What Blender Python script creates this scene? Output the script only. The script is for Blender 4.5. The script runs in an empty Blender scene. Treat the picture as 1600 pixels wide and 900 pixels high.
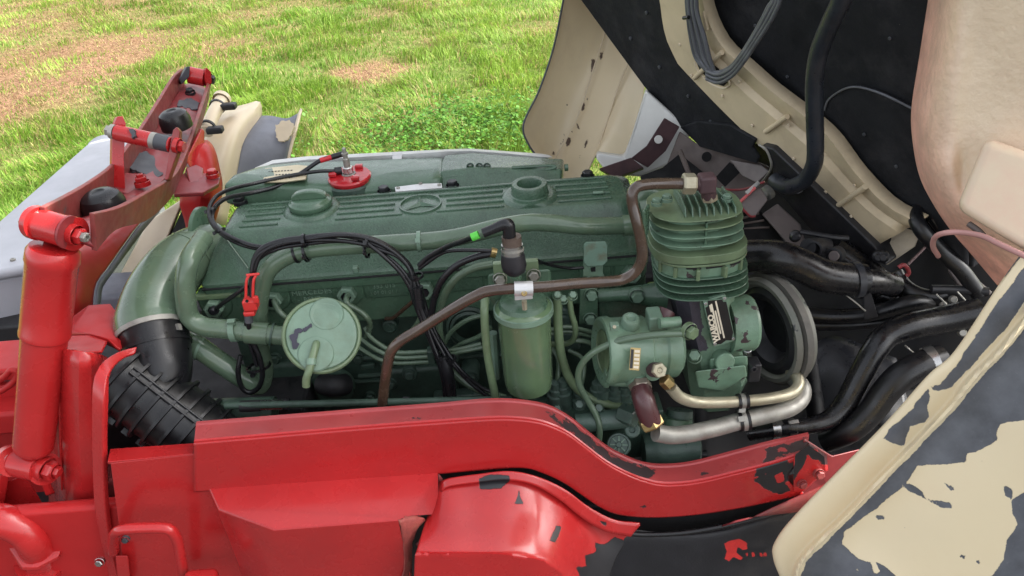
import bpy, bmesh, math, random
import numpy as np
from mathutils import Vector, Matrix, Quaternion, noise as mnoise

# ------------------------------------------------------------ camera, sky, sun
sc = bpy.context.scene
COL = sc.collection
random.seed(7)
PITCH, ROLL, FPX, EYE = math.radians(32), math.radians(4.5), 1208.0, Vector((0, 0, 2.05))
FWD = Vector((0, math.cos(PITCH), -math.sin(PITCH)))
_up = Vector((0, math.sin(PITCH), math.cos(PITCH))); _rt = Vector((1, 0, 0))
CAM_R = math.cos(ROLL) * _rt - math.sin(ROLL) * _up
CAM_U = math.sin(ROLL) * _rt + math.cos(ROLL) * _up
cam = bpy.data.objects.new("camera", bpy.data.cameras.new("camera"))
COL.objects.link(cam)
cam.data.sensor_width = 36.0; cam.data.lens = 36.0 * FPX / 1600.0
cam.data.clip_start = 0.02; cam.data.clip_end = 400
cam.matrix_world = Matrix(((CAM_R.x, CAM_U.x, -FWD.x, EYE.x), (CAM_R.y, CAM_U.y, -FWD.y, EYE.y), (CAM_R.z, CAM_U.z, -FWD.z, EYE.z), (0, 0, 0, 1)))
sc.camera = cam
SUN_EL, SUN_AZ = math.radians(42), math.radians(86)      # azimuth clockwise from +y
w = bpy.data.worlds.new("World"); sc.world = w; w.use_nodes = True
_nt = w.node_tree
_sky = _nt.nodes.new("ShaderNodeTexSky"); _sky.sky_type = 'NISHITA'; _sky.sun_disc = False
_sky.sun_elevation = SUN_EL; _sky.sun_rotation = SUN_AZ; _sky.air_density = 1.0; _sky.dust_density = 4.0; _sky.ozone_density = 1.0
_hs = _nt.nodes.new("ShaderNodeHueSaturation"); _hs.inputs["Saturation"].default_value = .25; _hs.inputs["Value"].default_value = 1.0
_nt.links.new(_sky.outputs[0], _hs.inputs["Color"]); _nt.links.new(_hs.outputs[0], _nt.nodes["Background"].inputs[0])      # sky desaturated so the shade turns less blue
_nt.nodes["Background"].inputs[1].default_value = 0.15
sl = bpy.data.lights.new("sun", 'SUN'); sl.energy = 3.2; sl.angle = math.radians(0.6); sl.color = (1, .95, .86)
so = bpy.data.objects.new("sun", sl); COL.objects.link(so)
SUN_DIR = Vector((math.sin(SUN_AZ) * math.cos(SUN_EL), math.cos(SUN_AZ) * math.cos(SUN_EL), math.sin(SUN_EL)))
so.rotation_euler = (-SUN_DIR).to_track_quat('-Z', 'Y').to_euler(); so.location = (0, 0, 9)
sc.view_settings.view_transform = 'Standard'; sc.view_settings.look = 'None'
sc.view_settings.exposure = 1.6; sc.view_settings.gamma = 1.0

# ------------------------------------------------------------ measuring
def ray(px, py): return FWD + CAM_R * ((px - 800) / FPX) + CAM_U * ((450 - py) / FPX)
def at(px, py, y):                       # the point of the world plane Y = y seen at that place of the photograph
    d = ray(px, py); return EYE + d * (y / d.y)
def atz(px, py, z):
    d = ray(px, py); return EYE + d * ((z - EYE.z) / d.z)
def atp(px, py, p0, n):
    d = ray(px, py); return EYE + d * ((p0 - EYE).dot(n) / d.dot(n))
def V(p): return at(*p) if isinstance(p, tuple) else Vector(p)
def mpp(P): return (P - EYE).dot(FWD) / FPX        # metres that one pixel of the photograph spans there
def proj(P):
    d = P - EYE; k = d.dot(FWD); return 800 + FPX * d.dot(CAM_R) / k, 450 - FPX * d.dot(CAM_U) / k

# ------------------------------------------------------------ materials
M = {}
def nd(nt, t, **k):
    n = nt.nodes.new(t)
    for a, b in k.items(): setattr(n, a, b)
    return n
def noise_node(nt, pos, scale, detail=4, rough=.55):
    n = nd(nt, "ShaderNodeTexNoise"); n.inputs["Scale"].default_value = scale
    n.inputs["Detail"].default_value = detail; n.inputs["Roughness"].default_value = rough
    nt.links.new(pos, n.inputs["Vector"]); return n.outputs[0]
def ramp(nt, fac, a, b, ca=(0, 0, 0, 1), cb=(1, 1, 1, 1)):
    r = nd(nt, "ShaderNodeValToRGB"); r.color_ramp.elements[0].position = a; r.color_ramp.elements[1].position = b
    r.color_ramp.elements[0].color = ca; r.color_ramp.elements[1].color = cb
    nt.links.new(fac, r.inputs[0]); return r.outputs[0]
def mixc(nt, fac, a, b):
    m = nd(nt, "ShaderNodeMix", data_type='RGBA')
    for v, i in ((fac, 0), (a, 6), (b, 7)):
        if hasattr(v, "is_linked"): nt.links.new(v, m.inputs[i])
        elif i == 0: m.inputs[0].default_value = v
        else: m.inputs[i].default_value = (*v, 1) if len(v) == 3 else v
    return m.outputs[2]
def mat(name, col, rough=.4, metal=0.0, vary=.12, vscale=9, dirt=None, dscale=14, damt=.5, chip=None, cscale=40, cth=.70,
        bump=0.0, bscale=300, coat=0.0, spec=.5, fleck=None, fth=.72, fscale=160, rvary=.12, attr=None, bdist=.002):
    m = bpy.data.materials.new(name); m.use_nodes = True; nt = m.node_tree; b = nt.nodes["Principled BSDF"]
    pos = nd(nt, "ShaderNodeNewGeometry").outputs["Position"]
    n1 = noise_node(nt, pos, vscale, 5)
    hi = tuple(min(1, c * (1 + vary)) for c in col); lo = tuple(c * (1 - vary) for c in col)
    c = ramp(nt, n1, .3, .7, (*lo, 1), (*hi, 1))
    rg = nd(nt, "ShaderNodeMapRange"); nt.links.new(noise_node(nt, pos, vscale * 3.1, 6), rg.inputs[0])
    rg.inputs[1].default_value = .3; rg.inputs[2].default_value = .7
    rg.inputs[3].default_value = max(.03, rough - rvary); rg.inputs[4].default_value = min(1, rough + rvary)
    rough_o = rg.outputs[0]
    if dirt:
        f = ramp(nt, noise_node(nt, pos, dscale, 8, .68), .5, .74, (0, 0, 0, 1), (damt, damt, damt, 1))
        c = mixc(nt, f, c, dirt)
    if chip:
        f = ramp(nt, noise_node(nt, pos, cscale, 7, .62), cth, cth + .012)
        c = mixc(nt, f, c, chip)
    if fleck:
        f = ramp(nt, noise_node(nt, pos, fscale, 4, .6), fth, fth + .02)
        c = mixc(nt, f, c, fleck)
    if attr:                                            # bare areas outlined on the mesh itself (signed distance), edge broken up by noise
        col2, r2, amp, nsc = attr[:4]; soft = attr[4] if len(attr) > 4 else .5
        a = nd(nt, "ShaderNodeAttribute", attribute_name="bare").outputs["Fac"]
        mm = nd(nt, "ShaderNodeMath", operation='MULTIPLY_ADD'); nt.links.new(noise_node(nt, pos, nsc, 6, .65), mm.inputs[0]); mm.inputs[1].default_value = amp; mm.inputs[2].default_value = -amp / 2
        ad = nd(nt, "ShaderNodeMath", operation='ADD'); nt.links.new(a, ad.inputs[0]); nt.links.new(mm.outputs[0], ad.inputs[1])
        f = nd(nt, "ShaderNodeMapRange"); nt.links.new(ad.outputs[0], f.inputs[0]); f.inputs[1].default_value = soft; f.inputs[2].default_value = -soft
        c2 = ramp(nt, noise_node(nt, pos, 22, 6, .65), .3, .7, (*[x * .72 for x in col2], 1), (*[x * 1.3 for x in col2], 1))
        c2 = mixc(nt, ramp(nt, noise_node(nt, pos, 150, 5, .75), .62, .80, (0, 0, 0, 1), (.55, .55, .55, 1)), c2, tuple(min(1, x * 2.2 + .02) for x in col2))
        c = mixc(nt, f.outputs[0], c, c2)
        rm = nd(nt, "ShaderNodeMix"); nt.links.new(f.outputs[0], rm.inputs[0]); nt.links.new(rough_o, rm.inputs[2]); rm.inputs[3].default_value = r2; rough_o = rm.outputs[0]
        bh = nd(nt, "ShaderNodeBump"); bh.inputs["Strength"].default_value = .6; bh.inputs["Distance"].default_value = .0015; bh.invert = True
        if soft < 1: nt.links.new(f.outputs[0], bh.inputs["Height"]); nt.links.new(bh.outputs[0], b.inputs["Normal"])
    nt.links.new(c, b.inputs["Base Color"]); nt.links.new(rough_o, b.inputs["Roughness"])
    b.inputs["Metallic"].default_value = metal; b.inputs["Coat Weight"].default_value = coat; b.inputs["Coat Roughness"].default_value = .12
    b.inputs["Specular IOR Level"].default_value = spec
    if bump:
        bn = nd(nt, "ShaderNodeBump"); bn.inputs["Strength"].default_value = bump; bn.inputs["Distance"].default_value = bdist
        nt.links.new(noise_node(nt, pos, bscale, 4), bn.inputs["Height"]); nt.links.new(bn.outputs[0], b.inputs["Normal"])
    M[name] = m; return m
GREEN = (.074, .138, .088)
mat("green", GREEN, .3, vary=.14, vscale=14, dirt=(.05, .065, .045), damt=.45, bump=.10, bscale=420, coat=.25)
mat("green_cast", (.062, .118, .076), .27, vary=.15, vscale=18, dirt=(.035, .05, .04), damt=.5, bump=.55, bscale=330, coat=.25, fleck=(.3, .36, .32), fth=.735, fscale=260)
mat("green_light", (.155, .24, .175), .4, vary=.15, vscale=20, dirt=(.10, .12, .06), damt=.6, bump=.15, bscale=300, coat=.1)
mat("green_olive", (.14, .2, .11), .38, vary=.2, vscale=20, dirt=(.06, .055, .03), damt=.6, bump=.1, coat=.15)
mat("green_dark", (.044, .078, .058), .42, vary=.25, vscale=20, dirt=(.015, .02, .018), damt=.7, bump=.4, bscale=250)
mat("green_worn", (.15, .25, .17), .4, vary=.18, vscale=25, dirt=(.07, .06, .03), damt=.6, chip=(.055, .035, .04), cscale=26, cth=.60, bump=.3, bscale=300, coat=.1)
mat("green_pipe", (.105, .16, .105), .22, vary=.18, vscale=14, dirt=(.11, .12, .06), damt=.5, chip=(.03, .03, .03), cscale=60, cth=.73, coat=.3)
mat("red", (.44, .018, .019), .27, vary=.08, vscale=7, dirt=(.33, .022, .024), dscale=5, damt=.35, coat=.35, bump=.03, bscale=120, fleck=(.55, .2, .2), fth=.755, fscale=170)
mat("red_dull", (.25, .032, .036), .42, vary=.15, vscale=9, dirt=(.2, .10, .09), dscale=12, damt=.8, chip=(.13, .13, .14), cscale=45, cth=.70, coat=.1, bump=.05)
mat("red_worn", (.235, .046, .042), .5, vary=.2, vscale=16, dirt=(.15, .11, .085), dscale=14, damt=.8, chip=(.1, .1, .1), cscale=55, cth=.66, bump=.1)
mat("red_dirty", (.26, .045, .045), .5, vary=.3, vscale=30, dirt=(.03, .025, .03), dscale=30, damt=.95, bump=.25, bscale=300)
mat("primer", (.013, .013, .016), .42, vary=.3, bump=.1)
mat("chip_grey", (.06, .065, .075), .5, vary=.2, bump=.1)
mat("purple", (.028, .026, .045), .45, vary=.3)
mat("cream", (.70, .585, .42), .42, vary=.06, vscale=6, dirt=(.52, .42, .30), dscale=7, damt=.5, bump=.06, bscale=90, coat=.12)
mat("cream_rust", (.69, .59, .44), .45, vary=.05, vscale=6, dirt=(.58, .47, .35), dscale=5, damt=.55, chip=(.12, .075, .055), cscale=30, cth=.735, bump=.08, bscale=90)
mat("cream_under", (.64, .53, .36), .5, vary=.1, vscale=8, dirt=(.40, .31, .2), dscale=10, damt=.55, fleck=(.16, .09, .05), fth=.755, fscale=110, bump=.1)
mat("foam", (.015, .016, .019), .85, vary=.3, vscale=11, dirt=(.05, .05, .055), dscale=9, damt=.6, fleck=(.35, .3, .24), fth=.775, fscale=120, bump=.5, bscale=200, spec=.25)
mat("rubber", (.0075, .0075, .009), .34, vary=.25, vscale=12, dirt=(.02, .018, .017), dscale=9, damt=.6, bump=.06)
mat("hose", (.006, .006, .0075), .27, vary=.3, vscale=20, dirt=(.025, .022, .02), dscale=12, damt=.7, bump=.05)
mat("wire", (.011, .011, .013), .3, vary=.2)
mat("wire_grey", (.12, .125, .14), .42, vary=.25, dirt=(.05, .05, .055), damt=.8)
mat("boot", (.022, .02, .024), .42, vary=.2, bump=.05)
mat("steel", (.55, .55, .55), .3, metal=1, vary=.15, dirt=(.25, .22, .18), damt=.5)
mat("steel_dull", (.33, .32, .29), .5, metal=.55, vary=.25, vscale=25, dirt=(.15, .13, .10), damt=.7, bump=.12)
mat("zinc", (.40, .37, .27), .45, metal=.55, vary=.2, vscale=25, dirt=(.2, .15, .08), damt=.6, bump=.08)
mat("brass", (.42, .31, .14), .36, metal=.9, vary=.2, vscale=30, dirt=(.12, .08, .04), damt=.7, bump=.08)
mat("brown_pipe", (.062, .037, .024), .22, vary=.25, vscale=25, dirt=(.05, .03, .025), dscale=20, damt=.8, coat=.35, spec=.6)
mat("oxblood", (.075, .026, .028), .36, vary=.25, vscale=20, dirt=(.03, .015, .02), damt=.7, coat=.25)
mat("oxblood_matt", (.075, .038, .042), .65, vary=.2, vscale=20, dirt=(.035, .02, .025), damt=.7)
mat("black_metal", (.018, .018, .021), .45, vary=.3, vscale=20, dirt=(.05, .045, .045), dscale=18, damt=.6, bump=.15)
mat("black_and_shade", (.012, .012, .014), .6, vary=.3, dirt=(.03, .027, .025), damt=.6, bump=.2)  # matt black: real dark parts, and painted shade in gaps and slots
mat("grey_box", (.34, .35, .385), .42, vary=.08, vscale=5, dirt=(.25, .26, .28), dscale=6, damt=.6, bump=.04)
mat("slate", (.17, .18, .215), .5, vary=.12, vscale=8, dirt=(.11, .115, .14), dscale=10, damt=.7, fleck=(.5, .5, .5), fth=.78, fscale=140, bump=.1)
mat("white_plastic", (.66, .66, .63), .38, vary=.05, dirt=(.5, .49, .45), dscale=8, damt=.4)
mat("alu", (.62, .62, .62), .42, metal=.55, vary=.1, dirt=(.45, .42, .36), damt=.4)
mat("plate_black", (.012, .011, .011), .35, vary=.2)
mat("print", (.72, .64, .50), .5, vary=.12, vscale=60)
mat("label_cream", (.62, .54, .37), .5, vary=.1, dirt=(.42, .34, .2), dscale=25, damt=.6)
mat("red_plastic", (.62, .04, .035), .38, vary=.06)
mat("tape_green", (.10, .55, .06), .45, vary=.1)
mat("tape_red", (.55, .02, .03), .45, vary=.1)
mat("red_gloss", (.47, .018, .025), .2, vary=.1, coat=.5, fleck=(.5, .4, .38), fth=.74, fscale=180)
mat("salmon", (.62, .33, .26), .5, vary=.08, vscale=8, dirt=(.66, .48, .35), dscale=4, damt=.9, bump=.05)
mat("red_torn", (.32, .06, .05), .6, vary=.3, vscale=40, dirt=(.16, .10, .05), dscale=40, damt=.9, bump=.5, bscale=300)
mat("green_gloss", (.12, .19, .10), .16, vary=.12, vscale=14, dirt=(.10, .15, .11), dscale=9, damt=.8, coat=.6, bump=.02)
mat("green_rust", (.17, .27, .21), .45, vary=.1, dirt=(.14, .07, .03), dscale=34, damt=.85, bump=.1)
mat("green_comp", (.13, .215, .15), .38, vary=.2, vscale=18, chip=(.052, .046, .058), cscale=15, cth=.545, bump=.4, bscale=260, coat=.15, dirt=(.08, .08, .04), damt=.5)
mat("green_lite2", (.14, .225, .155), .36, vary=.15, vscale=15, dirt=(.12, .16, .08), dscale=14, damt=.8, bump=.25, bscale=300, coat=.2)
mat("green_dark2", (.064, .105, .084), .38, vary=.25, vscale=20, dirt=(.02, .025, .022), damt=.7, bump=.3)
mat("boot_brown", (.10, .07, .055), .5)
mat("zinc_dark", (.26, .22, .18), .42, metal=.7, vary=.25, dirt=(.1, .08, .06), damt=.7)
mat("pulley", (.19, .19, .165), .5, metal=.25, vary=.2, dirt=(.10, .12, .10), dscale=22, damt=.9, chip=(.04, .045, .045), cscale=30, cth=.62, bump=.2)
mat("rubber_belt", (.10, .095, .085), .7, vary=.2, dirt=(.18, .16, .13), dscale=30, damt=.7, bump=.2)
mat("cream_seal", (.62, .54, .42), .5, vary=.1, vscale=12, dirt=(.42, .34, .24), damt=.5, bump=1.0, bscale=60)
mat("fender_rust", (.76, .65, .46), .42, vary=.05, vscale=5, dirt=(.58, .47, .34), dscale=4, damt=.6, coat=.12, fleck=(.2, .13, .09), fth=.79, fscale=120, attr=((.10, .065, .05), .6, 5, 80))
mat("arch_paint", (.74, .60, .43), .45, vary=.06, vscale=8, dirt=(.62, .45, .34), dscale=6, damt=.5, bump=.8, bscale=75, bdist=.0032, attr=((.72, .37, .29), .4, 10, 9, 38))
mat("arch_box", (.69, .555, .40), .42, vary=.04, vscale=8, dirt=(.68, .42, .32), dscale=6, damt=.8, bump=.1, bscale=60)
mat("pink_pipe", (.46, .24, .22), .45, vary=.15, fleck=(.12, .1, .1), fth=.72, fscale=150)
mat("under_brown", (.115, .088, .078), .6, vary=.2, dirt=(.05, .04, .04), damt=.6, bump=.1)
mat("under_grey", (.16, .135, .13), .5, vary=.2, dirt=(.09, .075, .07), damt=.7, bump=.1)
mat("red_salmon", (.55, .10, .10), .5, vary=.2)
mat("stay_black", (.022, .026, .034), .36, vary=.3, vscale=20, dirt=(.06, .055, .055), dscale=18, damt=.6, bump=.15, fleck=(.2, .17, .13), fth=.77, fscale=120)
mat("bay_black", (.008, .008, .010), .5, vary=.4, dirt=(.02, .02, .022), damt=.6, bump=.1)
mat("guard", (.014, .015, .019), .32, vary=.3, dirt=(.03, .03, .033), damt=.5, bump=.1)
mat("black_band", (.03, .032, .038), .35, vary=.2)
mat("comp_case", (.15, .24, .165), .38, vary=.2, vscale=18, dirt=(.10, .10, .045), dscale=16, damt=.6, bump=.3, bscale=260, coat=.15, attr=((.052, .046, .062), .33, 14, 60))
mat("red_rail", (.44, .018, .019), .27, vary=.08, vscale=7, dirt=(.33, .022, .024), dscale=5, damt=.35, coat=.35, fleck=(.55, .2, .2), fth=.755, fscale=170, attr=((.014, .014, .017), .42, 11, 55))
mat("liner", (.013, .013, .016), .55, vary=.3, dirt=(.03, .027, .025), damt=.6, bump=.2, attr=((.50, .028, .026), .35, 4, 110))
mat("red_satin", (.44, .018, .019), .42, vary=.1, vscale=7, dirt=(.33, .022, .024), dscale=6, damt=.4, spec=.3, bump=.03)
mat("void", (.004, .004, .005), .8, vary=.1)  # near-black standing in for shade inside holes and behind ribs

mat("red_dome", (.44, .018, .019), .27, vary=.08, vscale=7, dirt=(.32, .02, .028), dscale=6, damt=.5, coat=.35, attr=(.014, .4, 5, 90) and ((.014, .014, .017), .42, 5, 90))
mat("fender", (.78, .66, .44), .42, vary=.04, vscale=5, dirt=(.70, .56, .36), dscale=5, damt=.5, coat=.12, attr=((.10, .107, .123), .5, 9, 55))
mat("red_flange", (.36, .048, .05), .36, vary=.14, vscale=9, coat=.25, fleck=(.55, .3, .3), fth=.76, fscale=240, attr=((.035, .022, .024), .6, 26, 60))

# ------------------------------------------------------------ building blocks
ORG = {}
def link(name, me, parent=None, smooth=40):
    o = bpy.data.objects.new(name, me); COL.objects.link(o)
    if parent is not None: o.parent = parent
    return o
def finish(name, bm, m, parent=None, smooth=38, bevel=0, bseg=2, solid=0):
    """bm holds world coordinates; one mesh object comes out, origin at its thing's base"""
    bmesh.ops.recalc_face_normals(bm, faces=bm.faces) if not solid else None
    co = np.array([v.co for v in bm.verts]) if len(bm.verts) else np.zeros((1, 3))
    if parent is None:
        o0 = Vector(((co[:, 0].min() + co[:, 0].max()) / 2, (co[:, 1].min() + co[:, 1].max()) / 2, co[:, 2].min()))
    else: o0 = ORG[parent]
    for v in bm.verts: v.co -= o0
    me = bpy.data.meshes.new(name); bm.to_mesh(me); bm.free()
    if m is not None:
        for x in (m if isinstance(m, (list, tuple)) else [m]): me.materials.append(M[x] if isinstance(x, str) else x)
    for p in me.polygons: p.use_smooth = True
    o = bpy.data.objects.new(name, me); COL.objects.link(o)
    if parent is None: o.location = o0
    else: o.parent = parent
    ORG[o] = o0
    if solid:
        s = o.modifiers.new("solid", 'SOLIDIFY'); s.thickness = solid; s.offset = 0
    if bevel:
        b = o.modifiers.new("bevel", 'BEVEL'); b.width = bevel; b.segments = bseg; b.limit_method = 'ANGLE'; b.angle_limit = math.radians(smooth); b.harden_normals = False
    me.set_sharp_from_angle(angle=math.radians(smooth)) if not bevel else None
    if bevel:
        wn = o.modifiers.new("wn", 'WEIGHTED_NORMAL'); wn.keep_sharp = True
    return o
def tag(o, label, cat=None, group=None, kind=None):
    if label: o["label"] = label
    if cat: o["category"] = cat
    if group: o["group"] = group
    if kind: o["kind"] = kind
    return o
def thing(name, label, cat, base, group=None):
    o = bpy.data.objects.new(name, None); COL.objects.link(o); o.location = V(base); o.empty_display_size = .03
    ORG[o] = V(base); tag(o, label, cat, group); return o

def frame_of(d):
    d = d.normalized(); a = Vector((0, 0, 1)) if abs(d.z) < .9 else Vector((1, 0, 0))
    u = a.cross(d).normalized(); return u, d.cross(u)
def spline(P, n=6, closed=False):
    if len(P) < 3: return list(P)
    out = []
    for i in range(len(P) - 1):
        p0 = P[i - 1] if i else P[0] * 2 - P[1]
        p1, p2 = P[i], P[i + 1]
        p3 = P[i + 2] if i + 2 < len(P) else P[-1] * 2 - P[-2]
        for k in range(n):
            t = k / n
            out.append(.5 * ((2 * p1) + (p2 - p0) * t + (2 * p0 - 5 * p1 + 4 * p2 - p3) * t * t + (3 * p1 - p0 - 3 * p2 + p3) * t ** 3))
    out.append(P[-1].copy()); return out
def add_tube(bm, P, r, segs=12, caps=True):
    n = len(P); R = r if isinstance(r, (list, tuple)) else [r] * n
    u = None; rings = []
    for i in range(n):
        d = (P[min(i + 1, n - 1)] - P[max(i - 1, 0)]).normalized()
        if u is None: u, v = frame_of(d)
        else:
            u = (u - d * u.dot(d)).normalized(); v = d.cross(u)
        rings.append([bm.verts.new(P[i] + (u * math.cos(a) + v * math.sin(a)) * R[i]) for a in (2 * math.pi * k / segs for k in range(segs))])
    for a, b in zip(rings, rings[1:]):
        for k in range(segs): bm.faces.new((a[k], a[(k + 1) % segs], b[(k + 1) % segs], b[k]))
    if caps: bm.faces.new(rings[0][::-1]); bm.faces.new(rings[-1])
def tube(name, pts, rpx, m, parent=None, n=6, segs=12, smooth=True):
    P = [V(p) for p in pts]; k = mpp(P[len(P) // 2])
    bm = bmesh.new()
    if isinstance(rpx, (list, tuple)):
        if smooth and len(P) > 2:
            Q = spline(P, n); R = []
            for i in range(len(rpx) - 1):
                for j in range(n): R.append((rpx[i] + (rpx[i + 1] - rpx[i]) * j / n) * k)
            R.append(rpx[-1] * k)
        else: Q, R = P, [x * k for x in rpx]
        add_tube(bm, Q, R, segs)
    else: add_tube(bm, spline(P, n) if smooth else P, rpx * k, segs)
    return finish(name, bm, m, parent)
def add_lathe(bm, c, axis, prof, segs=32, sx=1.0):
    """prof: (distance along the axis, radius)"""
    u, v = frame_of(axis); ax = axis.normalized(); rings = []
    for t, r in prof:
        if r < 1e-6: rings.append([bm.verts.new(c + ax * t)])
        else: rings.append([bm.verts.new(c + ax * t + (u * math.cos(a) + v * math.sin(a)) * r) for a in (2 * math.pi * k / segs for k in range(segs))])
    for a, b in zip(rings, rings[1:]):
        for k in range(segs):
            k2 = (k + 1) % segs
            if len(a) == 1 and len(b) == 1: continue
            if len(a) == 1: bm.faces.new((a[0], b[k2], b[k]))
            elif len(b) == 1: bm.faces.new((a[k], a[k2], b[0]))
            else: bm.faces.new((a[k], a[k2], b[k2], b[k]))
def lathe(name, c, axis, prof, m, parent=None, segs=36, px=None, smooth=35):
    """px: profile given in pixels of the photograph"""
    c = V(c); k = mpp(c) if px else 1
    bm = bmesh.new(); add_lathe(bm, c, Vector(axis), [(t * k, r * k) for t, r in prof], segs)
    return finish(name, bm, m, parent, smooth=smooth)
def add_prism(bm, P, vec):
    a = [bm.verts.new(p) for p in P]; b = [bm.verts.new(p + vec) for p in P]
    f1 = bm.faces.new(a); f2 = bm.faces.new(b[::-1]); n = len(P)
    for i in range(n): bm.faces.new((a[i], b[i], b[(i + 1) % n], a[(i + 1) % n]))
    return a, b
def plate(name, poly, y, depth, m, parent=None, bevel=.002, bseg=2, vec=None):
    """outline on the plane Y=y, running back by depth"""
    bm = bmesh.new(); P = [at(p[0], p[1], y) if len(p) == 2 else at(*p) for p in poly]
    add_prism(bm, P, vec if vec is not None else Vector((0, depth, 0)))
    return finish(name, bm, m, parent, bevel=bevel, bseg=bseg)
def slab(name, poly, z, thick, m, parent=None, bevel=.002, bseg=2):
    bm = bmesh.new(); add_prism(bm, [atz(p[0], p[1], z) for p in poly], Vector((0, 0, -thick)))
    return finish(name, bm, m, parent, bevel=bevel, bseg=bseg)
def add_box(bm, c, s, rot=None):
    r = bmesh.ops.create_cube(bm, size=1.0)
    mx = Matrix.Translation(c) @ (rot.to_4x4() if rot is not None else Matrix()) @ Matrix.Diagonal((*s, 1))
    bmesh.ops.transform(bm, matrix=mx, verts=r["verts"])
def box(name, c, s, m, parent=None, rot=None, bevel=.002, bseg=2):
    bm = bmesh.new(); add_box(bm, V(c), s, rot); return finish(name, bm, m, parent, bevel=bevel, bseg=bseg)
def resample(P, n):
    Q = spline(P, 8) if len(P) > 2 else P
    L = [0]
    for a, b in zip(Q, Q[1:]): L.append(L[-1] + (b - a).length)
    out = []
    for i in range(n):
        s = L[-1] * i / (n - 1); j = 0
        while j < len(L) - 2 and L[j + 1] < s: j += 1
        t = 0 if L[j + 1] == L[j] else (s - L[j]) / (L[j + 1] - L[j]); out.append(Q[j].lerp(Q[j + 1], t))
    return out
def loft(name, rows, m, parent=None, nu=0, nv=0, solid=0, bevel=0, smooth=38, jitter=None, flat=False):
    R = [[V(p) for p in r] for r in rows]
    if nu: R = [resample(r, nu) for r in R]
    if nv: R = [list(x) for x in zip(*[resample(list(c), nv) for c in zip(*R)])]
    bm = bmesh.new()
    if jitter: R = [[jitter(p) for p in r] for r in R]
    G = [[bm.verts.new(p) for p in r] for r in R]
    for a, b in zip(G, G[1:]):
        for i in range(len(a) - 1): bm.faces.new((a[i], a[i + 1], b[i + 1], b[i]))
    return finish(name, bm, m, parent, smooth=smooth, solid=solid, bevel=bevel)
def hull_loft(name, rings, m, parent=None, bevel=.003, cap0=True, cap1=True, bseg=2, cuts=0):
    """closed rings of equal length joined one to the next"""
    bm = bmesh.new(); G = [[bm.verts.new(V(p)) for p in r] for r in rings]; n = len(G[0])
    for a, b in zip(G, G[1:]):
        for i in range(n): bm.faces.new((a[i], a[(i + 1) % n], b[(i + 1) % n], b[i]))
    if cap0: bm.faces.new(G[0][::-1])
    if cap1: bm.faces.new(G[-1])
    if cuts: bmesh.ops.subdivide_edges(bm, edges=bm.edges[:], cuts=cuts, use_grid_fill=True)
    return finish(name, bm, m, parent, bevel=bevel, bseg=bseg)
def rrect(x0, x1, y0, y1, z, r, n=4):
    out = []
    for cx, cy, a0 in ((x1 - r, y1 - r, 0), (x0 + r, y1 - r, 90), (x0 + r, y0 + r, 180), (x1 - r, y0 + r, 270)):
        for k in range(n + 1):
            a = math.radians(a0 + 90 * k / n); out.append(Vector((cx + r * math.cos(a), cy + r * math.sin(a), z)))
    return out
def jag(poly, amp=.22, lev=3, seed=0):
    rnd = random.Random(seed); P = [Vector((p[0], p[1])) for p in poly]
    for _ in range(lev):
        Q = []
        for i, a in enumerate(P):
            b = P[(i + 1) % len(P)]; d = b - a; Q += [a, (a + b) / 2 + Vector((-d.y, d.x)) * rnd.uniform(-amp, amp)]
        P = Q
    return [(p.x, p.y) for p in P]
def flake(name, poly, y, m, parent, proud=.0012, seed=1, p0=None, n=None, lev=3, amp=.22):
    """a bare spot: thin ragged patch standing a hair proud of the plane it lies on"""
    J = jag(poly, amp, lev, seed); bm = bmesh.new()
    if p0 is None: P = [at(a, b, y - proud) for a, b in J]; v = Vector((0, proud * 2, 0))
    else: P = [atp(a, b, p0 + n * proud, n) for a, b in J]; v = n * (-2 * proud)
    add_prism(bm, P, v); bmesh.ops.triangulate(bm, faces=[f for f in bm.faces if len(f.verts) > 4])
    return finish(name, bm, m, parent)
_bolt = {}
def bolt(P, axis, rpx, m, parent, name="bolt", kind="hex"):
    """hexagon head on a washer, mesh shared by all of that material"""
    P = V(P); key = (m, kind)
    if key not in _bolt:
        bm = bmesh.new()
        if kind == "hex":
            add_lathe(bm, Vector((0, 0, 0)), Vector((0, 0, 1)), [(-.6, 1.28), (.14, 1.28), (.2, 1.2)], 20)
            add_lathe(bm, Vector((0, 0, 0)), Vector((0, 0, 1)), [(.2, 1.0), (.82, 1.0), (.98, .84), (.98, 0)], 6)
        elif kind == "nut":
            add_lathe(bm, Vector((0, 0, 0)), Vector((0, 0, 1)), [(-.5, .98), (0, 1.0), (.75, 1.0), (.9, .86), (.9, .55)], 6)
            add_lathe(bm, Vector((0, 0, 0)), Vector((0, 0, 1)), [(.9, .56), (.25, .5), (.25, 0)], 14)
        else:
            add_lathe(bm, Vector((0, 0, 0)), Vector((0, 0, 1)), [(-.4, 1), (.35, 1), (.5, .85), (.5, .4), (.3, .3), (.3, 0)], 18)
        bmesh.ops.recalc_face_normals(bm, faces=bm.faces)
        me = bpy.data.meshes.new("bolt"); bm.to_mesh(me); bm.free(); me.materials.append(M[m])
        for p in me.polygons: p.use_smooth = True
        me.set_sharp_from_angle(angle=math.radians(30)); _bolt[key] = me
    o = bpy.data.objects.new(name, _bolt[key]); COL.objects.link(o)
    s = rpx * mpp(P); o.parent = parent; o.location = P - ORG[parent]
    q = Vector((0, 0, 1)).rotation_difference(Vector(axis).normalized()) @ Quaternion((0, 0, 1), .35)
    o.rotation_mode = 'QUATERNION'; o.rotation_quaternion = q; o.scale = (s, s, s); ORG[o] = ORG[parent]
    return o
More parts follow.
